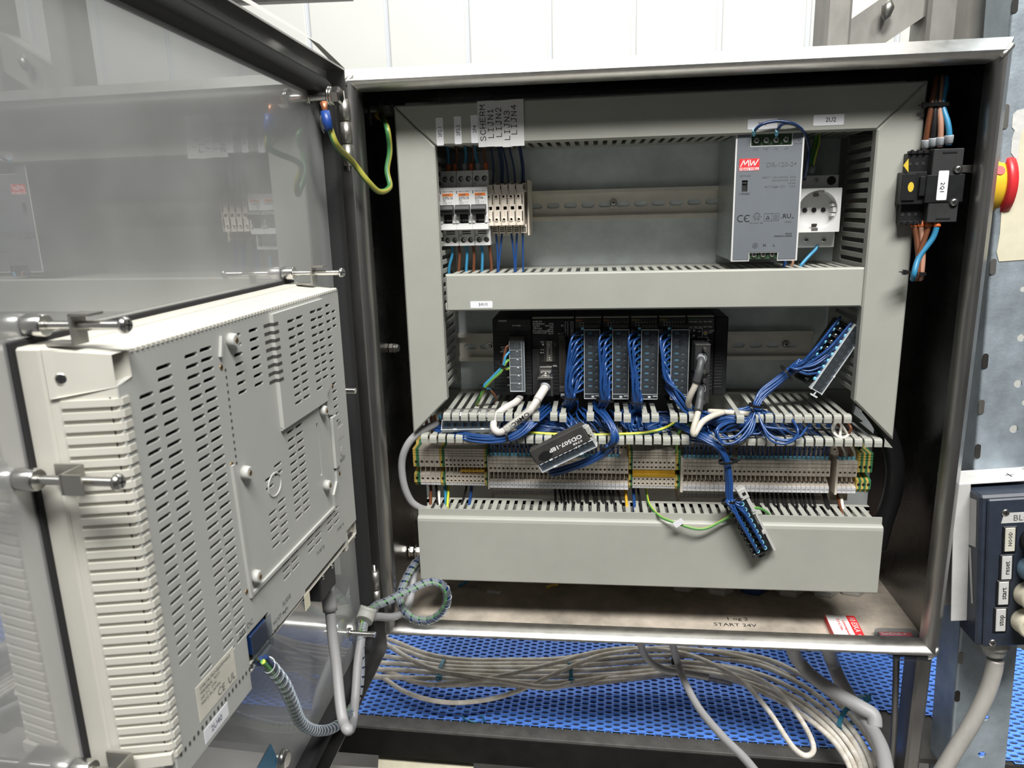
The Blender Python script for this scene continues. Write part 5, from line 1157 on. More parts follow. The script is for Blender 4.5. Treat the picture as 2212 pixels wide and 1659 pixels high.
loom('loom of blue wires curving down from the third card toward the tilted loose connector', [([(1286,872,84),(1292,886,66),(1308,903,46),(1322,925,36),(1326,946,32),(1318,963,36)], 9, [.9,.8,.5,.3,.3,.2]), ([(1318,963,36),(1296,984,40),(1262,1000,46),(1222,1014,54),(1190,1022,60)], 8, [.2,.2,.3,.5,.6])], ties=((1319,962,35,(.55,0,-.9),7.4,5.4,(-1,0,.5)),))
loom('loom of dark blue wires coiled in the open duct below the third card', [([(1372,882,84),(1368,905,70),(1372,925,62),(1392,932,64),(1425,924,74),(1460,915,84)], 16, 2.0), ([(1330,890,90),(1352,905,80),(1366,922,70),(1372,940,60)], 10, 2.2)])
loom('loom of dark blue wires running along the open duct under the fourth card', [([(1380,900,92),(1430,905,88),(1490,908,84),(1560,912,80),(1620,906,84)], 18, 2.4), ([(1420,925,70),(1450,940,62),(1490,950,52),(1540,960,42)], 3, 1.0)])
loom('loom of blue wires spreading along the open duct under the serial plugs', [([(1505,899,62),(1550,903,64),(1600,898,66),(1640,890,70)], 14, 1.6), ([(1535,915,58),(1570,906,52),(1605,908,48),(1640,920,44),(1620,938,46)], 5, 1.8), ([(1530,925,60),(1540,945,56),(1552,955,60)], 8, 2.0), ([(1500,935,84),(1560,930,80),(1620,932,80),(1690,936,80),(1750,944,80)], 14, 2.2), ([(1560,905,70),(1610,918,60),(1660,926,56),(1700,940,56),(1716,956,64)], 8, 2.4)])
# bundle up to the tilted connector on the right, and its loops
loom('tied loom of blue wires rising from the open duct to the tilted clear connector', [([(1640,930,60),(1636,900,46),(1632,876,46),(1645,852,52),(1672,830,56),(1700,808,58),(1730,785,56)], 11, [.8,.4,.15,.3,.35,.15,.4])], ties=((1634,876,46,(.15,0,1),7.6,6.2,(1,0,.3)), (1701,808,57,(.8,0,.6),7.4,6.2,(-.6,0,.8))))
loops = [[(1632,885,46),(1615,915,38),(1585,942,32),(1552,948,30),(1547,930,32),(1560,916,38),(1590,911,44)],
 [(1634,885,46),(1618,925,34),(1590,955,27),(1560,955,26),(1548,938,28),(1556,922,34),(1575,914,42)],
 [(1636,885,46),(1645,920,34),(1665,948,26),(1695,958,24),(1718,948,24),(1723,925,28),(1712,905,40),(1706,893,56)],
 [(1638,885,46),(1648,918,36),(1670,945,28),(1700,953,26),(1722,940,26),(1720,918,34),(1708,895,54)],
 [(1638,888,46),(1650,922,42),(1690,925,40),(1715,938,42),(1735,950,56)], [(1640,884,46),(1665,905,44),(1700,918,44),(1740,930,48),(1765,950,60)], [(1640,884,46),(1668,902,44),(1710,913,44),(1755,932,50),(1785,952,60)],
 [(1628,888,50),(1600,920,46),(1575,932,48),(1545,936,60)], [(1630,888,48),(1610,928,40),(1640,938,38),(1650,915,42)], [(1634,890,46),(1622,935,34),(1585,948,34),(1560,940,40)],
 [(1630,890,48),(1625,922,36),(1605,948,30),(1575,958,28),(1556,946,32)], [(1636,890,46),(1655,930,36),(1690,950,30),(1725,945,30),(1745,920,44)], [(1637,886,46),(1660,912,46),(1690,932,46),(1710,955,58)],
 [(1638,888,46),(1640,925,44),(1655,948,48),(1662,958,60)], [(1632,888,48),(1605,915,48),(1570,925,52),(1548,950,58)], [(1641,884,48),(1690,905,50),(1730,935,50),(1752,952,60)]]
t = T('wire_loom', 'loose loops of blue wire hanging out of the open duct below the tilted connector', 'wire loom', at(1636, 930, 40), 'blue wire looms')
for P in loops: wire([at(*q)+Vector((rnd.uniform(-1,1),0,rnd.uniform(-1,1))) for q in P], 1.35, 'blue', t, n=7)
# loom hanging down to the loose connector at the bottom
loom('tied loom of blue wires hanging from the open duct down to the dangling connector', [([(1452,912,66),(1490,928,50),(1530,950,36),(1556,968,33),(1571,998,32),(1577,1040,31),(1577,1070,30),(1584,1092,28)], 7, [.9,.8,.5,.25,.1,.3,.2,.2]), ([(1510,930,64),(1530,948,46),(1552,968,36),(1568,998,34),(1572,1040,33),(1573,1070,31),(1578,1090,28)], 11, [1.2,.8,.4,.2,.1,.3,.2,.2])], ties=((1570,997,32,(.12,0,-1),8.2,6.6,(1,0,.1)), (1576,1082,30,(.25,0,-1),8.6,6.6,(1,0,.3))))
for lab, P in (('green and yellow earth wire lying along the open duct past the tilted loose connector', [(1118,933,50),(1150,935,48),(1200,938,48),(1270,940,48),(1330,938,48),(1390,935,50),(1440,923,56),(1475,896,70)]), ('green and yellow earth wire dropping out of the open duct just before block 162', [(1500,912,66),(1480,922,60),(1466,935,56),(1462,960,66),(1461,985,88)])):
    Wr(lab, 'earth wires in the open duct', [at(*q) for q in P], 1.7, 'gy', uv=True)
Wr('long green and yellow earth wire looping over the bottom duct cover behind the dangling connector', None, [Vector((XB2[3],100,151)), at(1398,1072,88), at(1404,1092,62), at(1425,1115,42), at(1455,1128,33), at(1500,1142,30), at(1530,1140,31), at(1565,1122,33), at(1605,1100,36), at(1640,1098,42), at(1660,1110,50), at(1666,1122,56)], 1.5, 'gy', uv=True)
p = at(1466, 1130, 29); b = MB(); b.obox(p+Vector((-4.5,0,-3)), p+Vector((4.5,-.4,3.6)), .6, 6.6, up=(-.5,0,1)); t = b.build('wire_tag', 'paper', None, 'folded white tag on the long earth wire', 'wire tag')
# blue pairs into the upper clamps of the three-level blocks
def pairs(X, n, tag0, skip=(), m='blue', fm='ferrule'):
    for i in range(n):
        if i in skip: continue
        x = X[i]; pm = (X[i//2*2]+X[min(i//2*2+1, len(X)-1)])/2+(-1.15 if i % 2 == 0 else 1.15)+rnd.uniform(-.5,.5)
        o = Wr('blue wire with pale ferrule in block %d, %s, %s section' % (tag0+i, nth(i, 33 if tag0 == 73 else 32), 'middle' if tag0 == 73 else 'far'), 'blue wires into the three-level blocks', [Vector((x,87,189)), Vector((x+.1,86,196)), Vector(((x+pm)/2+rnd.uniform(-.4,.4),82,207)), Vector((pm,78,220)), Vector((pm+rnd.uniform(-1,1),84,236))], 1.35, m, n=7, k=5)
        ferr(o, (x,87,189.4), (x+.1,86.2,194.0), 1.95, fm)
pairs(XA1, 31, 73); pairs(XA2, 32, 162, skip=(9, 11))
Rb = random.Random(5)
def blacks(X, i0, i1, tag0, slope, skip=()):
    for i in range(i0, i1):
        if i in skip: continue
        x = X[i]; j = i//2; xm = (X[min(2*j, len(X)-1)]+X[min(2*j+1, len(X)-1)])/2; xb = xm+slope+(-1.2 if i % 2 == 0 else 1.5)+Rb.uniform(-1,1)
        Wr('black wire from block %d to bottom duct, %s, %s section' % (tag0+i, nth(i, 33 if tag0 == 73 else 32), 'middle' if tag0 == 73 else 'far'), 'black wires below the three-level blocks', [Vector((x,98,151)), Vector((x+(xb-x)*.1,96,145)), Vector(((x+xb)/2+Rb.uniform(-.8,.8),84,139)), Vector((xb,66,132)), Vector((xb,62,120))], 1.45, 'blackw', n=7, k=5)
blacks(XA1, 15, 31, 73, 3); blacks(XA2, 10, 30, 162, -1.5, (12,))
for lab, x0, u1, v1, m, r in (('red-brown lead below the wide beige blocks', XC[0]+3, 930, 1094, 'brown', 1.9), ('black lead below the wide beige blocks', XC[2]-3, 946, 1094, 'blackw', 1.6), ('white lead below the wide beige blocks', XC[2]+1, 948, 1096, 'whitew', 1.9), ('light blue lead below the wide beige blocks', XC[3]+2, 964, 1096, 'lblue', 2.0), ('green and yellow lead below the second earth block', XC[3]+7, 966, 1092, 'gy', 1.9),
    ('lone black lead below the twin-hole blocks', XB1[4], 996, 1096, 'blackw', 1.4), ('lone blue lead below the twin-hole blocks', XB1[5]+1, 1013, 1097, 'blue', 1.9), ('amber lead below block 105', XA1[32], 1355, 1106, 'amber', 1.7), ('blue lead below the first amber-bridged block', XB2[0], 1371, 1106, 'blue', 1.9), ('black lead below the second amber-bridged block', XB2[1], 1387, 1108, 'blackw', 1.5),
    ('brown lead below the group of four', XA3[1], 1820, 1116, 'brown', 1.5), ('white lead below the group of four', XA3[2], 1822, 1124, 'whitew', 1.9), ('black lead in the gap beside block 193', XA2[31]+3, 1792, 1116, 'blackw', 1.5), ('second black lead in the gap beside block 193', XA2[31]+6, 1796, 1118, 'blackw', 1.5)):
    e = at(u1, v1, 60); Wr(lab, None, [Vector((x0,100,152)), Vector((x0+(e.x-x0)*.2,98,144)), Vector(((x0+e.x)/2,84,140)), e, e+Vector((0,0,-12))], r, m, n=8, uv=(m == 'gy'))
for lab, u, x1, m, r in (('first red-brown lead above the wide beige blocks', 919, XC[0]+1, 'brown', 2.0), ('second red-brown lead above the wide beige blocks', 931, XC[1]+2, 'brown', 2.0), ('third red-brown lead above the wide beige blocks', 939, XC[2], 'brown', 2.0), ('light blue lead above the wide beige blocks', 951, XC[3]+2, 'lblue', 2.0), ('green and yellow lead above the second earth block', 961, XB1[0]-4, 'gy', 2.0),
    ('dark blue wire above the second twin-hole block, tag 11', 975, XB1[1], 'blued', 1.4), ('dark blue wire above the third twin-hole block, tag 12', 979, XB1[2], 'blued', 1.4), ('dark blue wire above the fourth twin-hole block, tag 13', 988, XB1[3], 'blued', 1.4), ('dark blue wire above the fifth twin-hole block, tag 14', 997, XB1[4], 'blued', 1.4), ('dark blue wire above the sixth twin-hole block, tag 15', 1001, XB1[5], 'blued', 1.4), ('dark blue wire above the last twin-hole block, tag 19', 1041, XB1[9], 'blued', 1.4), ('blue wire above the first amber-bridged block', 1368, XB2[0], 'blue', 2.0), ('green and yellow wire above the earth block after 105', 1361, XB2[0]-5, 'gy', 1.7)):
    a = at(u, 952, 84); o = Wr(lab, None, [Vector((x1,112,203)), Vector((x1,108,209)), Vector((a.x,96,222)), Vector((a.x,90,238))], r, m, n=8, uv=(m == 'gy'))
    if m == 'brown': ferr(o, (x1,111,203.5), (x1,110,208), 3.0, 'ferr')
for k, (u, m) in enumerate(((1809,'brown'),(1816,'whitew'),(1831,'brown'),(1836,'whitew'))):
    a = at(u, 958, 70); b_ = at((1818,1800,1838,1822)[k], 925, 52); x = XA3[k]
    o = Wr('%s %s wire into the last group of four blocks, clamp %d' % (('first','second')[k//2], {'brown':'brown','whitew':'white'}[m], 204+k), None, [Vector((x,87,189)), Vector((x,85,198)), a, at(u-3,945,58), b_, at((1800,1812,1822,1806)[k],905,64)], 1.6, m, n=8); ferr(o, (x,87,189.4), (x,86.2,194), 2.1, 'ferrule')
Wr('white wire curled over the lower hooked fingers', None, [at(1838,934,60), at(1822,946,44), at(1806,940,46), at(1798,925,52), at(1806,912,58), at(1818,918,52), at(1815,942,46), at(1832,952,52)], 1.6, 'whitew')
Wr('thin black earth lead entering the earth trio', None, [Vector((at(1860,985,90).x,112,204)), at(1852,976,100), at(1860,962,92), at(1862,950,86)], 1.6, 'blackw')
wire([at(958,912,70), at(930,921,58), at(900,938,50), at(878,965,46), at(868,1000,46), at(872,1045,46), at(886,1080,48), at(905,1096,52), at(925,1102,62)], 4.3, 'greyc', None, 'cable', 'grey sheathed cable looping around the first earth block', 'cable', n=12)
wire([at(1880,880,120), at(1905,915,118), at(1926,965,116), at(1934,1020,114), at(1926,1075,114), at(1908,1130,112), at(1895,1180,112)], 10.5, 'blackw', None, 'cable', 'thick black hose curving down beside the earth trio', 'cable', n=14)

# ================================================================ loose plug-in connectors
def frame3(o, xp, zp):
    o, xp, zp = Vector(o), Vector(xp), Vector(zp); X = (xp-o).normalized(); Z = zp-o; Z = (Z-X*Z.dot(X)).normalized(); Yv = Z.cross(X)
    return Matrix((X, Yv, Z)).transposed(), (xp-o).length
def back_connector(name, label, tl, tr, bl, hgt, cov, L0=None, txt=True):
    """seen from its plain black back; o = lower corner of the black face next to the clear cover"""
    R, L = frame3(bl, Vector(bl)+Vector(tr)-Vector(tl), tl); t = T(name, label, 'connector', bl, 'loose plug-in connectors', rot=R)
    b = MB(); b.box(0, L, 0, 14, 0, hgt, .8); b.box(-1.5, 1, 3, 12, 2, hgt-4, .5)
    for k in range(11): b.box(2+k*(L-6)/10, 3+k*(L-6)/10, -.8, 1, -1.2, .4)
    b.build('body', 'dust_black', t)
    b = MB(); b.box(1, L+2, 1, 1.6, -cov, -1); b.box(1, L+2, 13, 13.5, -cov, -1)
    for z in (-cov, -1.2): b.box(0, L+3, .4, 14, z-.35, z+.35, mi=1)
    for x in (.4, L+2): b.box(x, x+.6, .4, 14, -cov, -1, mi=1)
    for x in (L*.22, L*.72):
        for z in (-cov, -1.2): b.box(x, x+4.4, -.2, 2, z-.9, z+.9, .3, mi=1)
    b.build('clear_cover', ['smoke','cledge'], t)
    for k in range(9):
        b = MB(); x = 5+k*(L-8)/9; b.lathe((x,8,-cov+2), (x,7,-2.5), [(0,1.2),(.5,1.7),(1,1.4)], 8); b.build('ferrule', 'lblue', t)
    b = MB(); b.box(2, L-1, 9, 12, -cov+1, -1.5, .3); b.build('terminal_bed', 'dust_black', t)
    b = MB(); b.box(L+.6, L+5.6, 1, 8, hgt*.3, hgt*.78, .5); b.box(L+3.2, L+5.2, 1, 8, 0, hgt*.4, .5); b.box(L-.5, L+4.4, 2, 6, hgt*.72, hgt*.9, .4); b.box(L+.4, L+5, 1, 8, -2.4, 1.4, .4); b.build('clip', 'cover_dust', t)
    if txt:
        text('OD507-18P', L*.61, -.2, hgt*.47, 4.6, 'inkw', t, rot=180, sx_=1.3, bold=.16); text('0748', L*.80, -.2, hgt*.2, 2.8, 'inkw', t, rot=180, sx_=1.5, bold=.05)
    return t
t = back_connector('terminal_connector', 'loose black connector lying tilted across the terminal row, printed upside down', at(1153.8,968.3,31), at(1268.7,912.3,27), at(1160.6,1005.3,33), 19, 10.5)
b = MB(); n = 14; i0 = b.vs([(14+9*cos(2*pi*i/n)*(1 if i < 8 else .9), -.1, 5.0+(6.4*sin(2*pi*i/n) if sin(2*pi*i/n) > 0 else 4.4*sin(2*pi*i/n))) for i in range(n)]); b.face([i0+i for i in range(n)]); b.build('clean_patch', 'black', t, label='darker clean patch in the dust')
back_connector('terminal_connector', 'loose black connector tucked in the open duct under its hooked fingers', at(962,884,58), at(1080,882,58), at(954,905,50), 13, 13)
def front_connector(label, p0, p1, pz, wd, kind):
    R, L = frame3(p0, p1, pz); t = T('terminal_connector', label, 'connector', p0, 'loose plug-in connectors', rot=R)
    b = MB(); b.box(0, L, 2, 15, 0, wd, .6)
    for k in range(10): b.box(2+k*(L-4)/9-.5, 2+k*(L-4)/9+.5, -1.5, 3, -2.2 if kind == 'open' else wd*.5, wd*.55 if kind == 'open' else wd+2.4, .2)
    b.build('body', 'black', t); return t, L
# dangling one: wires on the face
t, L = front_connector('loose black connector dangling over the bottom duct cover, packed with blue wires', at(1571,1088,28), at(1632,1206,24), at(1608,1068,30), 20, 'open')
b = MB(); b.box(-4, L*.32, 1, 12, 20, 24, .4); b.box(L*.3, L+4, 4, 12, 21.4, 24.2, .4); b.box(L*.27, L*.36, 2, 10, 19, 23, .3); b.box(L*.66, L*.72, 2, 10, 18.6, 23, .3); b.box(-8, 5, 0, 12, 15, 24.6, .8); b.box(-3.4, 0, -.6, 5, 19, 22.6, .2, mi=1); b.build('clip', ['cover_dust','black'], t)
b = MB(); b.box(L-1, L+3.4, 3, 10, 4, 12, .4); b.build('latch', 'black', t)
Ri = t.rotation_quaternion.to_matrix(); O3 = at(1571,1088,28)
for k in range(9):
    x = 8+k*(L-14)/8
    for z, nm in ((14.2, 0), (5.6, 1)):
        b = MB(); n = 10; i0 = [b.vs([(x+q*cos(2*pi*i/n), y, z+q*sin(2*pi*i/n)) for i in range(n)]) for q, y in ((1.5,.4),(2.3,.2),(2.3,1.6))]
        for a_ in (0,1):
            for i in range(n): b.face([i0[a_]+i, i0[a_]+(i+1)%n, i0[a_+1]+(i+1)%n, i0[a_+1]+i])
        b.build('ferrule', 'ferrule', t)
        e = O3+Ri @ Vector((x, 1.5, z)); e1 = O3+Ri @ Vector((x-4, -3.2-rnd.random(), z-.8)); st = at(1577+(k-4)*1.5+(3 if nm == 0 else -3), 1080, 28+rnd.uniform(-2,2)); md = st.lerp(e1, .5)+Vector((rnd.uniform(-1,1)+(2.0 if nm == 0 else -1.5),-3.5-2*rnd.random(),0))
        lo = lambda P: Ri.transposed() @ (P-O3)
        wire([lo(st), lo(md), lo(e1), lo(e)], 1.35, 'blue', t, n=7)
    b = MB(); screw_head(b, (x+2.6, 1.6, 1.2), 1.7, h=1.4); b.build('terminal_screw', ['screw','ink'], t)
# tilted one, upper right
t, L = front_connector('loose connector with clear cover leaning against the slotted duct, tied to a blue loom', at(1829,700,58), at(1741,829,58), at(1848,713,58), 17, 'comb')
Ri = t.rotation_quaternion.to_matrix(); O3 = at(1829,700,58); lo = lambda P: Ri.transposed() @ (P-O3)
b = MB(); b.box(-2, L+1, -4.2, -3.7, 6, 19)
for z in (6, 19): b.box(-4, L+2, -4.6, 3, z-.5, z+.5, mi=1)
for x in (-3, L+1): b.box(x-.4, x+.4, -4.4, 3, 6, 19, mi=1)
for x in (L*.22, L*.7): b.box(x, x+2.6, -5, -3.6, 18, 20, .3, mi=1)
b.box(L+2, L+6.4, -4.4, -2, 12, 13, mi=1); b.box(L+5.8, L+7.4, -4.4, -2, 9, 17, mi=1); b.build('clear_cover', ['smoke','cledge'], t)
b = MB(); b.box(0, L, 1, 12, -12, 1, .5)
for k in range(10): b.box(2+k*(L-4)/9-.5, 2+k*(L-4)/9+.5, -2, 3, -12, 2, .2)
b.build('comb', 'black', t)
for k in range(9):
    x = 6+k*(L-10)/8.4
    b = MB(); screw_head(b, (x, 1.8, 12.4), 2.6, h=1.6, ang=k); b.build('terminal_screw', ['dull_screw','ink'], t); b = MB(); screw_head(b, (x+2, .8, -2.6), 2.2, h=1.6, ang=k); b.build('terminal_screw', ['screw','ink'], t)
    for z in (-8.5, 4.6):
        b = MB(); b.lathe((x-4.2, -1, z-1), (x-.6, -.4, z), [(0,1.6),(.2,1.75),(.8,1.7),(1,1.3)], 9); b.build('ferrule', 'ferrule', t)
        st = lo(at(1712+(4-k)*1.6, 799+(4-k)*1.4, 56+rnd.uniform(-3,3))); e = Vector((x-4.2, -1, z-1)); wire([st, st.lerp(e, .55)+Vector((0,-4-rnd.random()*2,(-2 if z < 0 else 1.5))), e+Vector((-4.5,-1.2,-1.2)), e], 1.3, 'blue', t, n=7)
# ================================================================ operator panel on the door (seen from its back)
HM = T('operator_panel', 'grey vented back of an operator panel mounted in the cabinet door', 'operator panel', (0,0,0), rot=Matrix.Rotation(DA, 3, 'Z'))
YB = -27.                                                        # rear face in the door frame
X0, X1, ZT, ZB = -421., -135., 414.6, 190.5
b = MB(); bx0, bx1, bz0, bz1 = -430., -127., 186., 419.5
b.box(bx0, bx1, 4, 17.5, bz0, bz1, 1.2); b.build('rear_frame', 'hmi', HM)
b = MB(); b.box(bx0-3, bx1+3, 16, 18.2, bz0-3, bz1+3, .5); b.build('panel_gasket', 'rubber', HM)
# tapered shell between frame and back face
b = MB(); A_ = b.vs([(-428.5,4.2,188), (-128.5,4.2,188), (-128.5,4.2,418), (-428.5,4.2,418)]); B_ = b.vs([(X0,YB+.8,ZB), (X1,YB+.8,ZB), (X1,YB+.8,ZT), (X0,YB+.8,ZT)])
for i in range(4): b.face([A_+i, A_+(i+1)%4, B_+(i+1)%4, B_+i])
b.build('shell', 'hmi', HM)
# the back face with all its vent slots cut through
slots = []
def slot(x, z, w=9.4, h=2.35): slots.append(rrect(x, z, w, h, .9, 1))
def col(x, z0, z1, p=6.05, w=9.4):
    z = z0
    while z > z1: slot(x, z, w); z -= p
col(-401, 389.6, 236, w=11.6); col(-384, 400.8, 208, w=13); col(-358.3, 401.8, 212, w=12.6); col(-343, 402.4, 212, w=12.6)
col(-307.5, 404.2, 367, w=10.4); col(-285.5, 404.0, 364, w=12)
col(-159.5, 403.6, 300, p=6.6, w=9.4); col(-147.5, 397, 382, w=8)
col(-247, 322.8, 252, w=12); col(-232.6, 322.8, 252, w=12)
col(-286, 301, 293, w=11.5); col(-271.5, 306, 298, w=11.5); col(-286, 276, 246, w=11.5); col(-271.5, 279, 243, w=11.5)
for xg in (-275, -232, -193): col(xg, 233, 219, p=5.6, w=12); col(xg+14.4, 233, 219, p=5.6, w=12)
HOLES4 = ((-235.5,402.4,11.8,11),(-220.8,402.8,11.8,11),(-196,403.4,11.4,11),(-182.6,403.4,10.8,10))
for x_, z_, w_, n_ in HOLES4: col(x_, z_, z_-6.05*(n_-.5), w=w_)
slots.append(rrect(-200.6, 293.4, 3.2, 44, .5, 1)); port = rrect(-322.5, 199.5, 30, 26, .6, 1); slots.append(port)
for z in (388, 379, 370, 361, 352, 343, 334): pass
out = [(X0,ZB),(-337.5,ZB),(-337.5,185.6),(-307.5,185.6),(-307.5,193.6),(-249,193.6),(-249,ZB+6),(X1-26,ZB+6),(X1-26,204),(X1,204),(X1,ZT),(X0+10.5,ZT),(X0+10.5,402.4),(X0,399.5)]
bk = MB(); plate(bk, out, slots, YB, YB+2.2); bk = bk.build('back_face', 'hmi_back', HM)
MB().box(X0+4, X1-4, YB+9, YB+10, ZB+3, ZT-4).build('inner_screen', 'hmi_in', HM)
MB().box(X0+4, X1-4, YB+2.4, YB+9, ZB+2, ZB+3).build('inner_wall', 'hmi_in', HM)
# toothed top edge and the louvre ribs of the near side
f = MB().box(-409, -406.2, YB-.5, YB+3.4, ZT-1.6, ZT+1.0, .5).build('edge_tooth', 'hmi', HM)
for k in range(1, 65): dup(f, HM, (4.2*k, 0, 0))
pr = [(-1.2,X0-7.6),(YB+1.5,X0-1.6),(YB-.8,X0+1.0),(YB-.8,X0+6),(YB+3,X0+6),(2,X0-2)]
b = MB(); n0 = len(pr)
def rib(z): 
    b = MB(); A = b.vs([(x,y,z-1.75) for y, x in pr]); B = b.vs([(x,y,z+1.75) for y, x in pr]); n = len(pr)
    b.face([A+i for i in range(n)]); b.face([B+i for i in range(n)][::-1])
    for i in range(n): b.face([A+i, A+(i+1)%n, B+(i+1)%n, B+i])
    return b
ribs_z = [391.5-6.02*k for k in range(34)]
f = rib(ribs_z[0]).build('louvre_rib', 'hmi', HM)
for k in range(1, 34): dup(f, HM, (0, 0, ribs_z[k]-ribs_z[0]))
MB().box(X0-1, X0+5, YB+4, 3, 189, 394).build('louvre_back', 'hmi_in', HM)
b = MB(); A = b.vs([(-429.6,3,418.4),(-411,YB-.8,414.8),(-411,YB-.8,402),(-421,YB,399),(-429.6,3,394.5)]); C = b.vs([(-405,8,418.4),(-405,YB+3,414.8),(-405,YB+3,402),(-410,YB+3,396),(-415,8,394.5)])
b.face([A+i for i in range(5)]); 
for i in range(5): b.face([A+i, A+(i+1)%5, C+(i+1)%5, C+i])
b.build('corner_block', 'hmi', HM)
b = MB(); A = b.vs([(-429.6,3,186),(-424,YB,189),(-424,YB,195.4),(-429.6,3,193)]); C = b.vs([(-405,8,186),(-405,YB+3,189),(-405,YB+3,195.4),(-405,8,193)]); b.face([A,A+1,A+2,A+3])
for i in range(4): b.face([A+i, A+(i+1)%4, C+(i+1)%4, C+i])
b.build('corner_block', 'hmi', HM)
p = dat(159, 790, 2); b = MB(); screw_head(b, (-425.5, -2, 404), 3.4, d=(-.9,-.42,0), h=2); b.build('case_screw', ['screw','ink'], HM)
# raised and framed areas of the back
def framed(pts, w, name, y=YB-1.6):
    b = MB(); n = len(pts)
    for i in range(n-1):
        p, q = pts[i], pts[i+1]; d = Vector((q[0]-p[0],0,q[1]-p[1])); b.obox((p[0],(y+YB)/2,p[1]), (q[0],(y+YB)/2,q[1]), w, abs(y-YB)+.4, up=(0,1,0))
    return b.build(name, 'hmi_back', HM)
framed([(-326,407),(-329.5,395)], 2, 'ridge'); framed([(-331,327),(-327,234.6)], 2.6, 'ridge'); framed([(-326,234.8),(-139,213.6)] if False else [(-327,236.2),(-182,236.2)], 2.4, 'ridge')
framed([(-182.5,236.4),(-182.5,246.5),(-173,256),(-173,266.5),(-166.2,268),(-166.2,313.5),(-178.5,317),(-178.5,329),(-262,329)], 2.2, 'ridge')
b = MB(); slots2 = [rrect(-237.5,402.4-6.05*k,9,2.1,.9,1) for k in range(11)]
plate(b, [(-262,329),(-182,329),(-182,334),(-174,340),(-174,411),(-262,411)], [rrect(x,z0-6.05*k,w,2.35,.9,1) for x, z0, w, n in HOLES4 for k in range(n)], YB-3.0, YB-.05); b.build('raised_cover', 'hmi_back', HM)
b = MB()
for k in range(8): z = 404-5.6*k; b.box(-262, -255.5, YB-3.12, YB-2.9, z-1.1, z+1.1); b.box(-262.15, -261.9, YB-3.1, YB, z-1.1, z+1.1); b.box(-271, -262, YB-.12, YB+.1, z-1.1, z+1.1)
b.build('wrapped_slots', 'hmi_in', HM, kind='stuff')
for x, z, r in ((-315.5,402.5,4.4),(-317.4,317,4.4),(-189.3,322.3,4.2),(-195.5,261,4.2),(-320,245.6,4.4)):
    b = MB(); b.lathe((x,YB,z), (x,YB-4.6,z), [(0,r+.5),(.8,r),(1,r-.8)], 16); o = b.build('screw_boss', 'hmi_back', HM)
    b = MB(); b.cyl((x,YB-4.55,z), (x,YB-4.75,z), 1.9, 10, mi=0); b.cyl((x,YB-4.7,z), (x,YB-4.8,z), 1.0, 8, mi=1); b.build('insert', ['gold','hole'], o)
for x, z in ((-328.9,388.5),(-330.3,327),(-331,240.6),(-163.5,336.5),(-164.2,259.6)):
    b = MB(); b.cyl((x,YB+.1,z), (x,YB-.3,z), 1.8, 10, mi=0); b.cyl((x,YB-.25,z), (x,YB-.4,z), 1.0, 8, mi=1); b.build('insert', ['gold','hole'], HM)
b = MB()
for k in range(14): z = 386-4.6*k; b.box(-325.4, -323.9, YB-.2, YB+1, z-.8, z+.8)
for k in range(20): x = -417+4.3*k; b.box(x, x+1.6, YB-.2, YB+1, 187.9+.0*k, 190.4)
b.build('small_holes', 'hmi_in', HM, kind='stuff')
b = MB(); n_ = 20
for i in range(n_):
    t0, t1 = 2*pi*i/n_, 2*pi*(i+1)/n_
    for r0, r1, y0, y1 in ((10,9,YB-.6,YB-.6),(10.4,10,YB,YB-.6),(9,8.6,YB-.6,YB)):
        n = b.vs([(-278.9+r*cos(t), y, 294-.0+r*.85*sin(t)) for r, t, y in ((r0,t0,y0),(r0,t1,y0),(r1,t1,y1),(r1,t0,y1))]); b.face([n,n+1,n+2,n+3])
b.build('round_mark', 'hmi_back', HM)
b = MB(); b.box(-176, -167, YB-2.8, YB, 268, 313, .6); b.build('card_slot_rail', 'hmi_back', HM)
# right end: stepped tabs and legend
b = MB(); b.box(X1-1, X1+7, YB+6, 6, 370, 405, .8); b.build('end_tab', 'hmi', HM)
b = MB(); b.box(X1-22, X1+8, YB+5, 6, 182, 304, .8); b.box(X1-26, X1-20, YB+1, 6, 185, 214, .5); b.build('end_tab', 'hmi', HM)
f = MB().box(X1+6.4, X1+8.6, YB+4.4, YB+8, 300, 302.4, .4).build('edge_tooth', 'hmi', HM)
for k in range(1, 16): dup(f, HM, (0, 0, -4.4*k))
f = MB().box(X1+5.6, X1+7.8, YB+5.4, YB+9, 401, 403, .4).build('edge_tooth', 'hmi', HM)
for k in range(1, 6): dup(f, HM, (0, 0, -4.6*k))
b = MB(); b.box(-160, -147, YB-.2, YB+1, 288, 299, .3); b.build('switch_recess', 'cover_dust', HM); b = MB(); b.cyl((-154,YB-.1,276.6), (-154,YB-.4,276.6), 4.2, 16); b.build('reset_button', 'cover_dust', HM)
text('SW', -156, YB-.3, 302.6, 3, 'inkg', HM, sx_=1.1); text('RESET', -155, YB-.3, 269.4, 3, 'inkg', HM, sx_=1.1); text('PORT A', -172, YB-.3, 213.6, 3.2, 'inkg', HM); text('PORT B', -215.5, YB-.3, 213.4, 3.2, 'inkg', HM); text('SLAVE', -280, YB-.3, 205.6, 3.6, 'inkg', HM); text('HOST', -296, YB-.3, 199.6, 3.6, 'inkg', HM); text('24V DC', -337, YB-.3, 218, 4.0, 'inkg', HM)
def usb(x, z):
    b = MB(); b.box(x-4, x+4, YB-.3, YB-.1, z-.3, z+.3); b.cyl((x-4,YB-.1,z), (x-4,YB-.3,z), 1, 8); b.obox((x-1,YB-.2,z), (x+1.6,YB-.2,z+1.8), .5, .2, up=(0,1,0)); b.obox((x-2.2,YB-.2,z), (x,YB-.2,z-1.8), .5, .2, up=(0,1,0)); b.build('usb_mark', 'inkg', HM)
usb(-283, 199.5); usb(-298, 194.2)
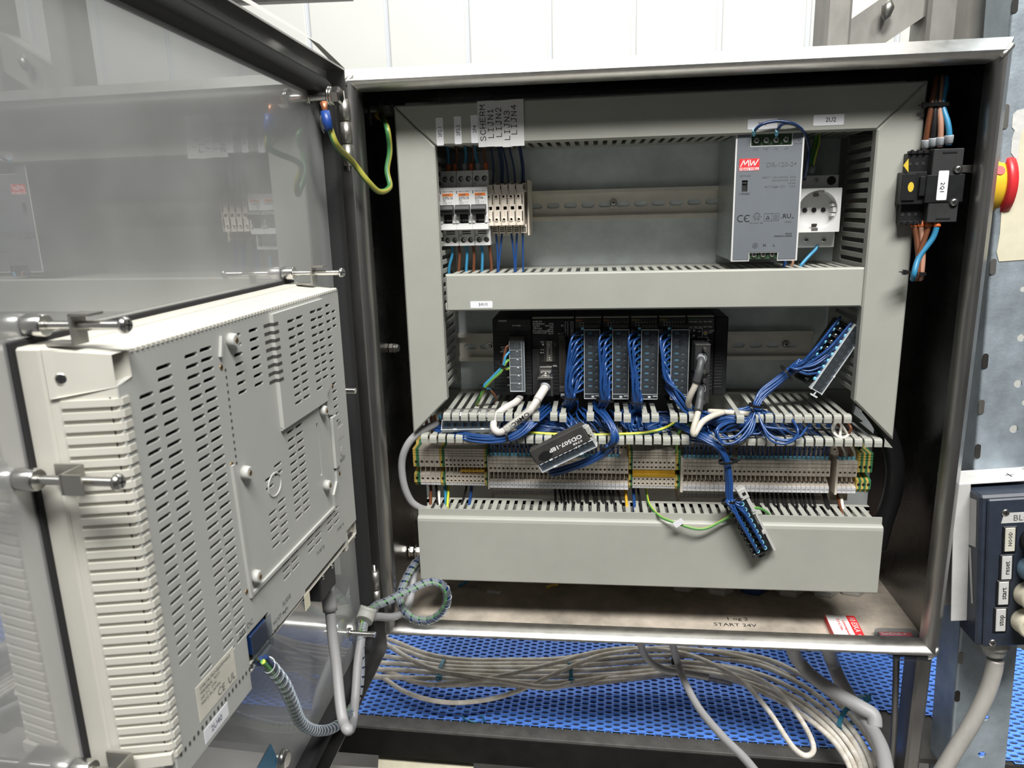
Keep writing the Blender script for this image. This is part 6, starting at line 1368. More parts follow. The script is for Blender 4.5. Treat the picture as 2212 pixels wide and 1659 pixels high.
o = MB().box(-396, -354, YB-.2, YB+.3, 193.5, 216, .1).build('rating_plate', 'tagb', HM)
for k, s in enumerate(('OMRON PROGRAMMABLE', 'TERMINAL  NS10', '24V DC  25W', 'MADE IN JAPAN')): text(s, -393, YB-.4, 213-3.2*k, 2.1, 'inkg', o, 'LEFT')
text('CE  UL', -366, YB-.4, 198, 5, 'inkg', o); 
o = MB().box(-394, -367.5, YB-.2, YB+.2, 177.2, 186.4, .1).build('label_sticker', 'paper', HM); text('2U40', -381, YB-.35, 181.8, 4.0, 'blued', o)
b = MB(); b.box(X0, -338, YB, YB+8, 174, ZB+.6, .6); b.build('lower_lip', 'hmi_back', HM)
o = MB().box(X1-18, X1+6, YB+4.7, YB+5, 222, 272, .1).build('rating_plate', 'tagb', HM)
text('MEMORY CARD', X1-7, YB+4.5, 269, 2.0, 'inkg', o)
b = MB()
for k in range(13): b.box(X1-16, X1+4, YB+4.55, YB+4.65, 264.6-3.1*k, 265.2-3.1*k)
b.build('printed_lines', 'inkg', o)
b = MB(); screw_head(b, (X1+2, YB+14, 181), 3, d=(0,-.4,-1), h=2); b.build('case_screw', ['screw','ink'], HM)
MB().box(-252, -243, YB-.3, YB+.2, 180, 193, .1).build('yellow_patch', 'peel', HM)
# power port with clear cover
b = MB(); b.box(-337, -308, YB+3, YB+6, 187, 212); b.box(-334, -312, YB-1, YB+3, 196, 210, .8, mi=1); b.build('power_port', ['hmi_in','blued'], HM)
b = MB(); b.box(-336, -309, YB-2.6, YB-2, 188, 212); b.build('clear_cover', ['smoke'], HM)
# serial plug and its cable under port A
p = dat(705, 1240, -8)
pl = T('serial_plug', 'metal and black serial plug in the underside of the operator panel', 'plug', (0,0,0), rot=Matrix.Rotation(DA, 3, 'Z'))
xs0, xs1 = -214.5, -184.5
b = MB(); b.box(xs0+1, xs1-1, -22, 2, 178, 216, .8); b.build('hood', 'dull_screw', pl, label='metal half shell'); b = MB(); b.box(xs0-1, xs1+1, -24, 3, 166, 190, 1.2); b.build('body', 'blackm', pl)
b = MB(); b.box(xs1-12, xs1-2, -22.6, -21.8, 190, 204); b.build('blue_tag', 'paper', pl)
for k in range(7): pass
f = MB().box(xs1-1.2, xs1+.4, -22, 1, 176, 177.4, .3).build('grip_rib', 'dull_screw', pl)
for k in range(1, 6): dup(f, pl, (0, 0, 2.6*k))
for x in (xs0+5, xs1-6): b = MB(); screw_head(b, (x, -24, 186), 2.2); b.build('screw', ['screw','ink'], pl)
w = lambda u, v, yl: DM @ dat(u, v, yl)
t = T('signal_cable', 'grey data cable hanging from the operator panel plug in a long loop', 'cable', at(740, 1500, -190))
P = [w(706,1272,-11), w(711,1300,-12), w(718,1370,-16), w(727,1440,-22), w(735,1520,-30), w(742,1560,-36), w(752,1577,-44), at(762,1560,-130), at(768,1500,-110), at(773,1430,-85), at(782,1372,-62), at(792,1336,-46), at(812,1332,-32), at(845,1333,-8), at(870,1322,12), at(885,1298,30), at(893,1250,52), at(903,1215,72)]
wire(P, 4.6, 'greyc', t, 'cable', n=12); MB().tube(spline(P[:3], 6)[:9], 6.3, 12).build('strain_relief', 'greyc', t)
# spiral-wrapped power cable
P = [at(912,1203,70), at(893,1222,52), at(873,1258,32), at(864,1290,18), at(872,1318,8), at(895,1337,2), at(925,1340,2), at(952,1325,4), at(966,1298,6), at(962,1272,8), at(944,1258,8), at(920,1259,6), at(880,1277,-4), at(840,1297,-18), at(812,1309,-28), at(794,1326,-42), at(783,1350,-56), at(778,1400,-72), at(778,1450,-86), at(772,1500,-104), at(752,1543,-126), at(720,1572,-160), at(684,1578,-200), at(652,1562,-244), at(632,1520,-282), at(614,1480,-306), at(592,1450,-322), at(568,1423,-334)]
t = T('spiral_cable', 'blue and green-yellow leads in a milky spiral wrap running to the operator panel', 'cable', P[12]); ps_ = spline(P, 10)
cor = [Vector(p) for p in ps_]; fr_ = frames(cor)
for k, (m, a0) in enumerate((('blued', .3), ('blued', 2.4), ('gy', 4.5))):
    wire([c+(f_[1]*cos(a0+i*.03)+f_[2]*sin(a0+i*.03))*1.9 for i, (c, f_) in enumerate(zip(cor, fr_))], 1.75, m, t, 'lead', n=6, k=1, uv=(m == 'gy'))
b = MB(); s_ = 0; per = 9.5; R_ = 4.3; pts = []
for i in range(len(cor)-1):
    L = (cor[i+1]-cor[i]).length; n = max(1, int(L/.55))
    for j in range(n):
        f_ = j/n; c = cor[i].lerp(cor[i+1], f_); a = fr_[i][1].lerp(fr_[i+1][1], f_).normalized(); bb = fr_[i][2].lerp(fr_[i+1][2], f_).normalized(); tt = fr_[i][0]
        ang = 2*pi*(s_+L*f_)/per; d = a*cos(ang)+bb*sin(ang); pts.append((c, d, tt))
    s_ += L
i0 = None
for c, d, tt in pts[3:-14]:
    n = b.vs([c+d*R_-tt*3.5, c+d*R_+tt*3.5, c+d*(R_+.55)-tt*3.6, c+d*(R_+.55)+tt*3.6])
    if i0 is not None:
        b.face([i0+2, i0+3, n+3, n+2], 0, True); b.face([i0+1, i0+3, n+3, n+1], 1); b.face([i0, i0+2, n+2, n], 1)
    i0 = n
b.build('spiral_wrap', ['spiral','cledge'], t, fix=False)
MB().tube(spline([at(797,1312,-42), at(792,1326,-46), at(786,1342,-54)], 4), 9.4, 16).build('wrap_end', 'gland', t, label='stiff grey end of the spiral wrap')
wire([w(548,1430,-20), w(556,1425,-25), at(572,1428,-333)], 1.7, 'gy', t, 'lead', uv=True); wire([w(540,1425,-18), w(550,1432,-24), at(575,1434,-333)], 1.9, 'blued', t, 'lead')
# clamp brackets with long screws around the panel
def clamp(label, O, along, off):
    """O: screw axis origin at the panel edge in the door frame; along: unit vector away from the housing wall"""
    t = T('panel_clamp', label, 'clamp', (0,0,0), 'mounting clamps of the operator panel', rot=Matrix.Rotation(DA, 3, 'Z'))
    O = Vector(O); u = Vector(along); v = u.cross(Vector((0,1,0)))
    b = MB(); b.lathe(O+Vector((0,17.4,0)), O+Vector((0,7,0)), [(0,5),(.1,5.6),(.9,5.6),(1,5)], 16); b.build('foot', 'screw', t)
    n = 26; b = MB(); b.lathe(O+Vector((0,7,0)), O+Vector((0,-33,0)), [(i/(2*n), 2.35 if i % 2 else 2.0) for i in range(2*n+1)], 12); b.build('threaded_rod', 'screw', t)
    b = MB(); screw_head(b, O+Vector((0,-33,0)), 4.2, h=3.2); b.build('screw_head', ['screw','ink'], t)
    b = MB()
    b.obox(O+Vector((0,-9.5,0))-u*9, O+Vector((0,-9.5,0))+u*6, 10, 1.4, up=(0,1,0)); b.obox(O+Vector((0,-9,0))-u*8.6, O+Vector((0,5,0))-u*8.6, 10, 1.4, up=tuple(u)); b.obox(O+Vector((0,-9.5,0))+u*5.4, O+Vector((0,-20,0))+u*5.4, 10, 1.2, up=tuple(u)); b.build('bracket', 'dull_screw', t)
clamp('nickel screw clamp standing on top of the operator panel near the hinge', (-141,0,428.5), (0,0,1), 0)
clamp('nickel screw clamp standing on top of the operator panel at its far corner', (-419,0,428.5), (0,0,1), 0)
clamp('nickel screw clamp on the ribbed side of the operator panel, upper of two', (-440,0,358), (-1,0,0), 0)
clamp('nickel screw clamp on the ribbed side of the operator panel, lower of two', (-440,0,196), (-1,0,0), 0)
# ================================================================ cabinet floor: fuse box, memory card case, glands
p00, p10, p01 = atz(1782,1327,-2), atz(1843,1327,-2), atz(1818,1384,-2)
R, L = frame3(p00, p10, p00+Vector((0,0,10))); 
t = T('fuse_carton', 'small red and white carton of fuses reading 10 ESKA on the cabinet floor', 'carton', p00, rot=R); dd = Vector((p01-p00)); DL = 62.
b = MB(); sh = .0
def car(x0, x1, z0, z1, y0, y1, mi): b.box(x0, x1, y0, y1, z0, z1, mi=mi)
b.box(0, L, -DL, 0, -8.4, 0, .3, mi=0); b.box(-.15, L*.0+.1, -DL, 0, -8.4, 0, mi=1); b.box(L*.70, L+.1, -DL, .05, -8.4, .12, mi=1); o = b.build('carton', ['white','red'], t)
RF = Matrix.Rotation(RAD(-90), 3, 'X')
for s, x, y, h, m, al in (('10 ESKA', L*.85, -19, 6.4, 'white', 'CENTER'), ('EN 60127', L*.85, -48, 3, 'white', 'CENTER'), ('G-Sicherungseinsätze', L*.52, -28, 3.0, 'red', 'CENTER'), ('32 x 6,3 mm', L*.36, -20, 3.6, 'red', 'CENTER')):
    text(s, x, y, .3, h, m, o, al, rm=Matrix.Rotation(RAD(-90), 3, 'Z') @ RF, bold=.05)
t.rotation_quaternion = (R @ Matrix.Rotation(RAD(-7), 3, 'Z')).to_quaternion()
p00, p10 = atz(1884,1356,-3), atz(1975,1358,-3); R, L = frame3(p00, p10, p00+Vector((0,0,10)))
t = T('memory_card_case', 'clear plastic case holding a red and blue memory card beside the fuse carton', 'card case', p00, rot=R)
b = MB(); plate(b, rrect(L/2, -26, L, 52, 8, 4), [], -7.4, 0, fn=lambda p: (p[0], p[2], p[1])); b.build('case', 'smoke', t)
b = MB(); b.box(4.4, L-5.4, -48, -4.4, -5.4, -2, .4); o = b.build('memory_card', 'hmi_in', t); MB().box(5, L-6, -13, -5, -2, -1.8).build('red_label', 'cardr', o); MB().box(5, L-6, -46, -13, -2, -1.8).build('blue_label', 'cardl', o)
text('SanDisk', L*.38, -9.2, -1.5, 5, 'paperg', o, rm=RF, bold=.1); text('512', L*.34, -22.5, -1.5, 7.2, 'paper', o, rm=RF, bold=.2); text('MB', L*.56, -23.5, -1.5, 4, 'paper', o, rm=RF)
b = MB()
for k in range(9): a0, a1 = RAD(20+24*k), RAD(20+24*(k+1)); n = b.vs([(L*.72+q*cos(a), -9.2+q*.8*sin(a), -1.6) for q, a in ((2.6,a0),(2.6,a1),(1.2,a1),(1.2,a0))]); b.face([n,n+1,n+2,n+3])
b.build('card_emblem', 'paperg', o)
for k, (u, v, m) in enumerate(((1080,1249,'gland'),(1140,1253,'ivory'),(1480,1274,'gland'),(1557,1282,'gland'),(1632,1280,'navyw'),(1712,1285,'gland'),(1787,1285,'gland'),(1848,1282,'gland'))):
    p = atz(u, v+2, -6); b = MB(); c = (p.x, p.y+20, -10.4); b.lathe(c, (c[0],c[1],4), [(0,18.6),(.1,19.4),(.55,19.4),(.6,17),(1,16.4)], 6 if m != 'ivory' else 20, smooth=False)
    b.build('cable_gland', m, None, '%s cable gland nut on the cabinet floor, %s counted from the door' % ({'gland':'pale grey','ivory':'round ivory','navyw':'dark blue'}[m], ('first','second','third','fourth','fifth','sixth','seventh','last')[k]), 'cable gland', 'gland nuts under the bottom duct')
wire([atz(990,1266,-8), atz(1004,1259,-5), atz(1012,1253,4)], 1.8, 'lblue', None, 'wire', 'cut blue wire end on the dusty cabinet floor', 'wire'); wire([atz(1182,1268,-8), atz(1192,1264,-8), atz(1206,1262,-6)], 2.2, 'yellowpe', None, 'wire', 'yellow green wire scrap on the dusty cabinet floor', 'wire')
b = MB(); p = atz(1066,1279,-10.2); pts = [(-11,-2),(-8,4),(-2,1.5),(0,4.5),(4,1),(11,1),(10,-5),(2,-4),(-3,-6)]; n = b.vs([(p.x+x*.9, p.y+y, -10.2+.5*(i % 3)) for i, (x, y) in enumerate(pts)]); b.face([n+i for i in range(9)]); b.build('paper_scrap', 'paper', None, 'torn scrap of pale paper on the dusty cabinet floor', 'scrap')

# ================================================================ galvanised post beside the cabinet
YS = 60.; top, bot = at(2187,100,YS), at(2070,1500,YS); tilt = math.atan2(bot.x-top.x, top.z-bot.z)
RS = Matrix.Rotation(tilt, 3, 'Y').inverted() if False else Matrix.Rotation(-tilt, 3, 'Y')
O_ = at(2129, 700, YS)
st = T('galvanised_post', 'galvanised perforated sheet post standing beside the open cabinet', 'post', O_, rot=RS)
RSi = RS.transposed(); sl = lambda P: RSi @ (P-O_)
def spt(u, v, y=YS): return sl(at(u, v, y))
hs = []
for u, v, r in ((2210,625,4.6),(2206,730,6.5),(2199,829,6.8),(2190,927,7),(2182,1023,10.5),(2129,1550,6),(2121,1630,6),(2214,870,5)):
    p = spt(u, v); hs.append(circ(p.x, p.z, r/1591*(at(u,v,YS)-CAM).length*1.02, 18))
edge = []
for v in (216, 258, 577, 617, 780, 878, 975, 1060, 1422, 1507):
    pass
Wp = 108.
b = MB(); plate(b, [(3,-1100),(Wp if False else 62,-1100),(62,-160),(Wp,-160),(Wp,900),(3,900)], hs, 0, 2.0); b.build('front_sheet', 'strut', st)
b = MB(); yb = atx(2136, 80, at(2187,100,YS).x+1).y-YS
b.box(0, 1.8, 3, max(40, min(yb, 70)), -1100, 900); b.prism([(0,3),(.3,1.2),(1.2,.3),(3,0),(3,2),(1.8,3)], -1100, 900, axis='z') if False else None
b.build('side_flange', 'strut', st, label='shaded side flange')
n = b = MB()
K = 5; ri = [b.vs([(3-3*cos(a), 3-3*sin(a), z) for a in [RAD(90*i/K) for i in range(K+1)]]) for z in (-1100, 900)]
for i in range(K): b.face([ri[0]+i, ri[0]+i+1, ri[1]+i+1, ri[1]+i], 0, True)
b.build('bend', 'strut', st)
for k, (u, v, hh) in enumerate(((2181,251,42),(2194,12,24),(2150,576,30),(2133,780,30),(2125,879,30),(2117,975,30),(2077,1422,27),(2069,1504,27),(2108,1060,20))):
    p = spt(u, v, YS-.3); b = MB(); plate(b, rrect(2.6, p.z, 5.6, hh/1.85, 2.7, 5), [], -.5, .2); b.build('slot', 'hole' if k % 2 else 'dull_screw', st)
def paper(name, m, pts, label, y=YS-.6):
    b = MB(); n = b.vs([at(u, v, y) for u, v in pts]); k = len(pts); n2 = b.vs([at(u, v, y)+Vector((0,.4,0)) for u, v in pts]); b.face([n+i for i in range(k)]); b.face([n2+i for i in range(k)])
    for i in range(k): b.face([n+i, n+(i+1)%k, n2+(i+1)%k, n2+i])
    return b.build(name, m, None, label, 'sticker')
paper('paper_sticker', 'peel', [(2216,270),(2205,290),(2199,345),(2180,370),(2176,395),(2166,420),(2160,505),(2153,545),(2158,565),(2216,561)], 'large yellowed paper sticker peeling on the galvanised post')
paper('torn_paper', 'peelw', [(2216,234),(2198,238),(2188,248),(2186,275),(2192,282),(2186,300),(2184,330),(2198,350),(2206,290),(2216,270)], 'torn white paper residue above the yellowed sticker', YS-.5)
# leg under the cabinet and thin rod
lp = at(1982, 1430, 48); rp_ = at(2015, 1430, 48)
t = T('cabinet_leg', 'dark brown steel tube leg under the cabinet corner beside the post', 'leg', (lp.x+20,66,-1000)); MB().box(lp.x, rp_.x, 48, 84, -1000, -14, 3).build('tube', 'post_dark', t)
tq = T('steel_upright', 'brownish steel tube rising behind the cabinet beside the galvanised post', 'post', (at(2115,40,yb+YS+30).x, yb+YS+40, 600)); a, c = at(2094,60,yb+YS+30), at(2140,60,yb+YS+30); MB().box(a.x, c.x, yb+YS+30, yb+YS+70, 560, 1500, 5).build('tube', 'steel_post', tq)
r1, r2 = at(1934,1418,70), at(1926,1659,40); wire([Vector((r1.x,70,-12)), Vector((r1.x,68,-40)), Vector((at(1927,1640,66).x,66,at(1927,1640,66).z)), Vector((at(1926,1659,66).x,66,-420))], 3.6, 'post_dark', None, 'rod', 'thin dark rod dropping from the cabinet beside the leg', 'rod', n=10)

# ================================================================ push-button box
YB2 = 2.
o0 = at(2135, 1080, YB2); o1 = at(2124, 1398, YB2); tl2 = math.atan2(o1.x-o0.x, o0.z-o1.z); RB = Matrix.Rotation(-tl2, 3, 'Y'); HB_ = (o0-o1).length
bt = T('push_button_box', 'navy push-button box with four worn buttons labelled in Dutch and English', 'control box', o0, rot=RB)
b = MB(); Wb = 86.; 
bl = lambda u, v, y: RB.transposed() @ (at(u, v, y)-o0)
b.box(-6, Wb, 3, 42, -HB_-1, 3, 2.5); b.box(0, Wb-8, 0, 4, -HB_, 0, 1.5); b.build('enclosure', 'box', bt)
q0 = bl(2108, 1066, 30); b = MB(); b.box(-22, -5.5, 24, 26, -150, 8, .4); b.box(-24, Wb, 56, 58, -150, 10, .4); n = b.vs([(-24,26,-146),(-24,58,-146),(-8,58,-176),(-8,26,-176)]); b.box(-22, 60, 24, 58, 7, 9.4, 1.0); b.build('back_bracket', 'boxp', bt, label='pale grey bracket plate')
for pts in ([(-6.2,10,-4),(-6.2,30,-8),(-6.2,36,-52),(-6.2,24,-60),(-6.2,9,-56)], [(-6.2,30,-58),(-6.2,41,-60),(-6.2,40,-110),(-6.2,34,-104),(-6.2,28,-84)], [(-6.2,19,-62),(-6.2,24,-62),(-6.2,15,-124),(-6.2,11,-122)]):
    b = MB(); n = b.vs(pts); k = len(pts); b.face([n+i for i in range(k)]); b.build('peeled_paint', 'boxp', bt)
for u, v in ((2173,1108),(2145,1389)):
    p = bl(u, v, YB2-.5); b = MB(); screw_head(b, (p.x,.2,p.z), 4.0, h=1.6); b.build('screw', ['screw','ink'], bt)
p = bl(2190, 1118, YB2); b = MB(); plate(b, [(p.x-12,p.z-5.5),(p.x+40,p.z-5.5),(p.x+40,p.z+5.5),(p.x-4,p.z+5.5),(p.x-10,p.z+3)], [], -.5, -.1); o = b.build('name_plate', 'paperg', bt); text('BLOK', p.x-1, -.7, p.z-.4, 6.6, 'inkg', o, 'LEFT')
for s, u, v, uu, m in (('NOOD', 2182, 1166, 0, 'black'), ('reset', 2175, 1227, 0, 'btnb'), ('start', 2168, 1282, 0, 'btn'), ('stop', 2162, 1340, 0, 'btn')):
    p = bl(u, v, YB2-2); b = MB(); b.box(p.x-6.6, p.x+6.6, -1.6, 1, p.z-14.4, p.z+14.4, .6); b.build('label_holder', 'black', bt)
    b = MB(); b.box(p.x-4.8, p.x+4.8, -2.2, -1, p.z-13, p.z+13, .4); o = b.build('button_label', 'tagb' if s == 'NOOD' else 'paperg', bt); text(s, p.x+.3, -2.4, p.z+(0 if s != 'NOOD' else 1), 5.2 if s != 'NOOD' else 3.6, 'ink', o, rot=90, bold=.06)
    b = MB(); c = (p.x+24, 0, p.z-2); b.lathe((c[0],1,c[2]), (c[0],-16,c[2]), [(0,14.2),(.2,14.2),(.25,13),(.85,13.4),(1,11.5)], 28); b.build('push_button', m, bt)
p = bl(2190, 1068, 30); b = MB(); n = 18; i0 = b.vs([(p.x+10*cos(2*pi*i/n), 38+12*sin(2*pi*i/n), 9.6) for i in range(n)]); b.face([i0+i for i in range(n)]); b.build('round_sticker', 'paper', bt); 
b = MB(); b.box(p.x-4, p.x+4, 37.5, 38.5, 9.7, 9.9); b.box(p.x-.6, p.x+.6, 33, 43, 9.7, 9.9); b.build('sticker_mark', 'ink', bt)
p = bl(2152, 1412, 20); b = MB(); b.lathe((p.x,22,-HB_), (p.x,22,-HB_-24), [(0,14),(.1,15),(.5,15),(.55,13),(.9,11),(1,9)], 16, smooth=False); b.build('cable_gland', 'gland', bt)
wire([at(2150,1425,24), at(2146,1450,22), at(2130,1500,20), at(2100,1560,16), at(2060,1625,10), at(2020,1690,4)], 8.5, 'steel_post', None, 'cable', 'pale grey-green cable leaving the bottom of the push-button box', 'cable', n=14)

# ================================================================ blue conveyor belt, its black side rail and the cables hanging over it
ZBT = -200.; BY = lambda x: 108-.0297*(x-61.2)                     # level of the belt and its front edge
RBT = Matrix.Rotation(math.atan(-.0297), 3, 'Z'); BO = Vector((61.2, 108, ZBT))
bl_ = T('conveyor_belt', 'blue perforated plastic conveyor belt running under the cabinet', 'conveyor belt', BO, rot=RBT)
cw, ch, th = 10.85, 9.66, 2.2                                     # one opening with the plastic around it; columns are staggered by half
def cell():
    b = MB(); hx, hy = cw/2, ch/2; N = 10; O = [(-hx,-hy),(hx,-hy),(hx,hy),(-hx,hy)]
    a_ = [(.86*hx*math.copysign(abs(cos(t))**.7, cos(t)), -.2+.62*hy*math.copysign(abs(sin(t))**.8, sin(t))) for t in [2*pi*(i+.5)/N for i in range(N)]]
    q = b.vs([(x, y, 0 if y < 0 else .5) for x, y in O]); r = b.vs([(x, y, -.5 if y > 0 else .1) for x, y in a_]); s_ = b.vs([(x, y, -th) for x, y in a_])
    cl = [min(range(4), key=lambda k: (O[k][0]-x)**2+(O[k][1]-y)**2) for x, y in a_]
    for i in range(N):
        j = (i+1) % N
        b.face([r+i, r+j, q+cl[i]] if cl[i] == cl[j] else [r+i, r+j, q+cl[j], q+cl[i]]); b.face([r+i, r+j, s_+j, s_+i])
    return b
cb = cell(); me = cb.mesh('belt_link', 'beltb'); fix_normals(me)
cells = []
for i in range(-22, 84):
    for j in range(0, 26):
        x, y = cw*i, ch*(j+.5+(.5 if i % 2 else 0)); P = BO+RBT @ Vector((x, y, 0))
        if not (596 < P.x < 690 and P.y < 175): cells.append((x, y, P))
def vis(c):
    q = RM.transposed() @ (c[2]-CAM); u, v = 1106+FPX*q.x/-q.z, 829.5-FPX*q.y/-q.z
    return (790 < u < 1945 and 1372 < v < 1605 and v > 1370+(u-830)*.046) or (u > 2178 and 1395 < v < 1659)
near = sorted([c for c in cells if vis(c)], key=lambda c: c[1])
keep = set((c[0], c[1]) for c in near[:300])
b = MB()
for x, y, P in cells:
    if (x, y) in keep:
        o = bpy.data.objects.new('belt_link', me); COL.objects.link(o); o.parent = bl_; o.location = Vector((x, y, 0))*S
    else:
        n = len(b.v); b.v += [(x+p, y+q, z) for p, q, z in cb.v]; b.f += [tuple(n+i for i in f) for f in cb.f]; b.m += cb.m; b.sm += cb.sm
b.build('belt_links', 'beltb', bl_, kind='stuff', fix=False)
MB().box(-240, 906, 0, 256, -9, -2.4).build('belt_bed', 'beltd', bl_)
t = T('conveyor_rail', 'black conveyor side rail with a worn grey rubber top along the blue belt', 'rail', BO, rot=RBT)
MB().box(-260, 536, -20, 2, -4, .6, .6).build('rubber_top', 'beamt', t); MB().box(-260, 536, -19.5, 1, -46, -4, 1).build('profile', 'beam', t)
t = T('lower_sheet', 'dull grey metal sheet below the black conveyor rail', 'metal sheet', (200, -80, ZBT-75)); MB().box(-300, 700, -200, 84, ZBT-62, ZBT-58, .5).build('sheet', 'steel_post', t)
zz = ZBT-57.6; b = MB(); pts = [(819,1610),(948,1612),(960,1630),(1023,1632),(1023,1690),(815,1690)]; n = b.vs([atz(u, v, zz) for u, v in pts]); n2 = b.vs([atz(u, v, zz)+Vector((0,0,-.3)) for u, v in pts]); b.face([n+i for i in range(6)]); b.face([n2+i for i in range(6)])
b.build('paper_sticker', 'peel', None, 'worn cream paper sticker on the sheet below the conveyor rail', 'sticker')
# network cables
G2 = 'grimy network cables under the cabinet'
def Zp(L, dz=-68): return [atz(u, v, z+dz) for u, v, z in L]
cabs = [
 ('uppermost', [(790,1368,-80),(850,1385,-82),(920,1412,-84),(1000,1425,-84),(1100,1426,-84),(1200,1424,-82),(1290,1412,-78),(1400,1404,-74),(1520,1405,-72),(1640,1420,-74),(1720,1452,-74),(1790,1500,-72),(1850,1560,-70),(1890,1620,-68),(1910,1690,-66)], 'netc'),
 ('second', [(780,1395,-82),(850,1398,-84),(930,1425,-86),(1010,1434,-86),(1110,1434,-86),(1210,1432,-85),(1300,1424,-82),(1400,1416,-80),(1500,1418,-78),(1620,1432,-78),(1700,1462,-78),(1770,1506,-76),(1835,1568,-74),(1875,1630,-72),(1895,1695,-70)], 'netc'),
 ('third', [(790,1412,-84),(880,1425,-86),(950,1438,-87),(1020,1442,-87),(1110,1442,-87),(1210,1441,-86),(1310,1434,-85),(1420,1428,-83),(1540,1436,-82),(1650,1460,-82),(1740,1505,-80),(1810,1560,-77),(1855,1620,-74),(1880,1690,-72)], 'netc'),
 ('fourth', [(800,1430,-84),(880,1436,-86),(950,1446,-88),(1020,1450,-88),(1110,1452,-88),(1210,1450,-88),(1310,1446,-87),(1420,1440,-86),(1530,1446,-85),(1640,1472,-84),(1730,1515,-82),(1800,1568,-79),(1848,1630,-76),(1870,1695,-74)], 'netc'),
 ('fifth', [(790,1446,-84),(870,1448,-87),(945,1454,-89),(1020,1458,-89),(1110,1462,-88),(1220,1461,-88),(1330,1456,-88),(1430,1448,-87),(1540,1456,-86),(1650,1486,-85),(1730,1526,-83),(1795,1580,-80),(1838,1640,-77),(1858,1700,-75)], 'netc'),
 ('sixth', [(800,1462,-86),(880,1464,-88),(960,1466,-90),(1060,1470,-90),(1180,1474,-90),(1290,1468,-90),(1400,1458,-88),(1470,1450,-87),(1560,1462,-87),(1640,1492,-86),(1720,1535,-84),(1790,1590,-82),(1830,1645,-79),(1850,1705,-77)], 'netc'),
 ('lowest', [(805,1440,-88),(850,1456,-90),(900,1474,-91),(960,1480,-91),(1060,1478,-91),(1180,1484,-91),(1230,1480,-91),(1300,1474,-91),(1390,1464,-92),(1480,1458,-98),(1580,1478,-110)], 'netc'),
 ('crossing', [(830,1388,-70),(880,1420,-70),(940,1448,-72),(1020,1462,-74),(1100,1474,-78),(1160,1484,-80),(1200,1484,-82),(1240,1474,-84),(1300,1464,-88),(1400,1452,-94),(1500,1450,-104)], 'netc'),
 ('rising', [(940,1479,-84),(1020,1472,-78),(1120,1452,-74),(1200,1432,-70),(1290,1408,-68),(1380,1400,-66),(1480,1412,-66),(1560,1445,-66),(1610,1478,-64),(1660,1535,-60),(1710,1610,-56),(1738,1632,-54),(1757,1622,-55),(1750,1590,-58),(1720,1540,-62),(1680,1492,-66),(1620,1458,-70),(1560,1440,-74)], 'netc'),
 ('sagging', [(790,1450,-88),(830,1466,-88),(870,1492,-90),(920,1510,-92),(980,1518,-93),(1050,1512,-92),(1110,1496,-88),(1160,1474,-80),(1220,1446,-72),(1290,1418,-66),(1360,1406,-64),(1440,1400,-66),(1540,1408,-70),(1640,1430,-76),(1720,1464,-82)], 'netc'),
 ('brown', [(1480,1452,-90),(1580,1470,-92),(1660,1494,-92),(1740,1530,-92),(1800,1580,-90),(1840,1640,-88),(1856,1700,-86)], 'netb')]
for nm, P, m in cabs:
    wire(Zp(P), 3.4 if nm not in ('rising','sagging') else 3.1, m, None, 'network_cable', '%s %s network cable under the open cabinet' % (nm if nm != 'brown' else 'dirtiest', 'pale grimy' if m == 'netc' else 'brown'), 'cable', G2, n=9, k=5)
wire([Vector((atz(1383,1396,-12).x, atz(1383,1396,-12).y+6, -8)), *Zp([(1390,1410,-30),(1408,1432,-50),(1440,1448,-60),(1480,1453,-66),(1530,1462,-72)], -34)], 4.4, 'greyc', None, 'cable', 'grey cable dropping from the cabinet onto the network cables', 'cable', n=10)
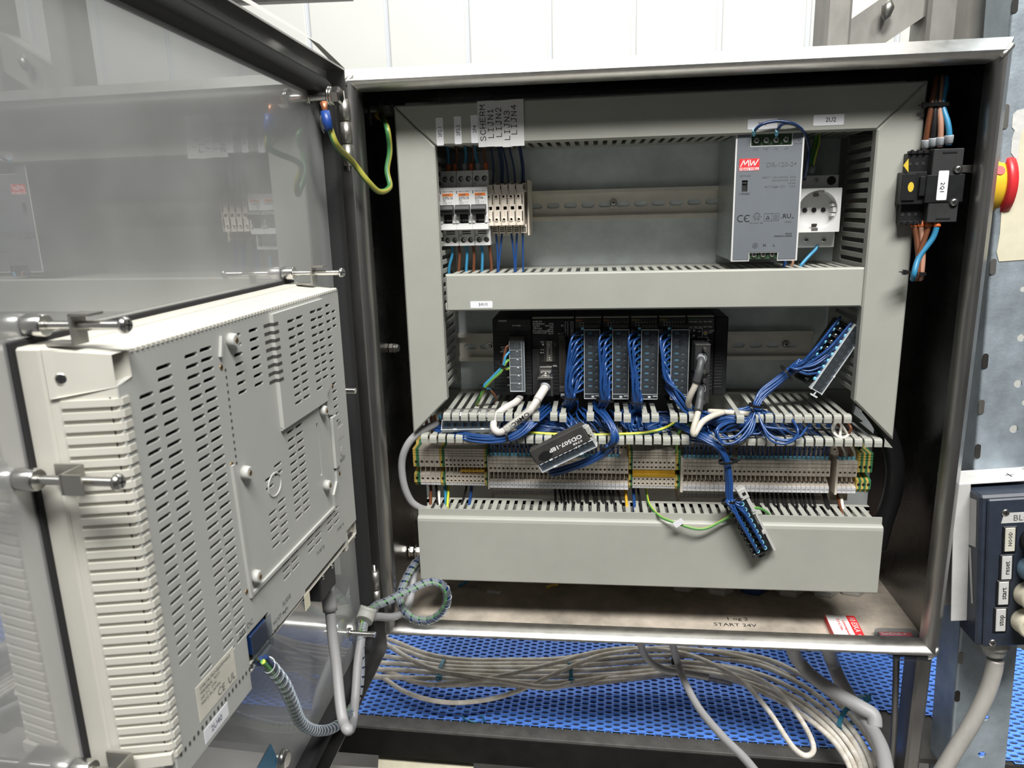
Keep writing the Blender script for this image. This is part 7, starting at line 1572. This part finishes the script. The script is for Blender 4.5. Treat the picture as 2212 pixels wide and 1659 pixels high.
wire([Vector((atz(1452,1398,-12).x, atz(1452,1398,-12).y+8, -8)), *Zp([(1462,1425,-40),(1478,1470,-52),(1510,1530,-50),(1560,1590,-45),(1610,1640,-40),(1650,1690,-36)], -34)], 4.4, 'greyc', None, 'cable', 'grey cable running from the cabinet straight over the conveyor rail', 'cable', n=10)
wire([Vector((atz(1712,1410,-12).x, atz(1712,1410,-12).y+10, -6)), *Zp([(1722,1425,-34),(1760,1465,-54),(1820,1505,-60),(1860,1528,-62),(1886,1545,-66),(1890,1570,-76)], -34)], 8.0, 'greyc', None, 'cable', 'thick grey cable bending behind the teal cable tie', 'cable', n=14)
wire([Vector((atz(1790,1410,-12).x, atz(1790,1410,-12).y+12, -6)), *Zp([(1798,1430,-40),(1815,1470,-60),(1845,1520,-78),(1880,1570,-80),(1905,1620,-74),(1918,1690,-70)], -34)], 8.0, 'greyc', None, 'cable', 'thick grey cable dropping beside the thin rod', 'cable', n=14)
for lab, u, v, z, ax, rx, ry, hd in (('teal cable tie around the network cables close to the door', 955, 1446, -86, (1,0.0,0), 16, 6, (0,-1,.1)), ('teal cable tie around the middle of the network cables', 1232, 1452, -84, (1,.1,0), 15, 7, (0,-1,.1)), ):
    cable_tie('cable_tie', atz(u, v, z-68), ax, rx+3, ry+3, 5.0, 'tieb', None, lab, 'teal cable ties', hdir=hd)
cable_tie('cable_tie', atz(1842,1538,-132), (.62,-.75,0), 27, 14, 5.4, 'tieb', None, 'teal cable tie around the drooping cables beside the thin rod', 'teal cable ties', hdir=(.75,.62,.25))
cable_tie('cable_tie', atz(1458,1440,-146), (1,.1,0), 15, 8, 3.6, 'tie', None, 'black cable tie hanging under the network cables', None, hdir=(0,-1,-.1))
b = MB(); wire(Zp([(998,1546,-130),(1004,1552,-127),(1016,1558,-130),(1030,1560,-131)]), 1.0, 'tieb', None, 'cable_tie_offcut', 'cut blue cable tie end lying at the edge of the belt', 'cable tie'); wire(Zp([(1040,1545,-118),(1046,1556,-127),(1048,1560,-130)]), 1.1, 'tieb', None, 'cable_tie_offcut', 'short blue cable tie stub standing at the edge of the belt', 'cable tie')
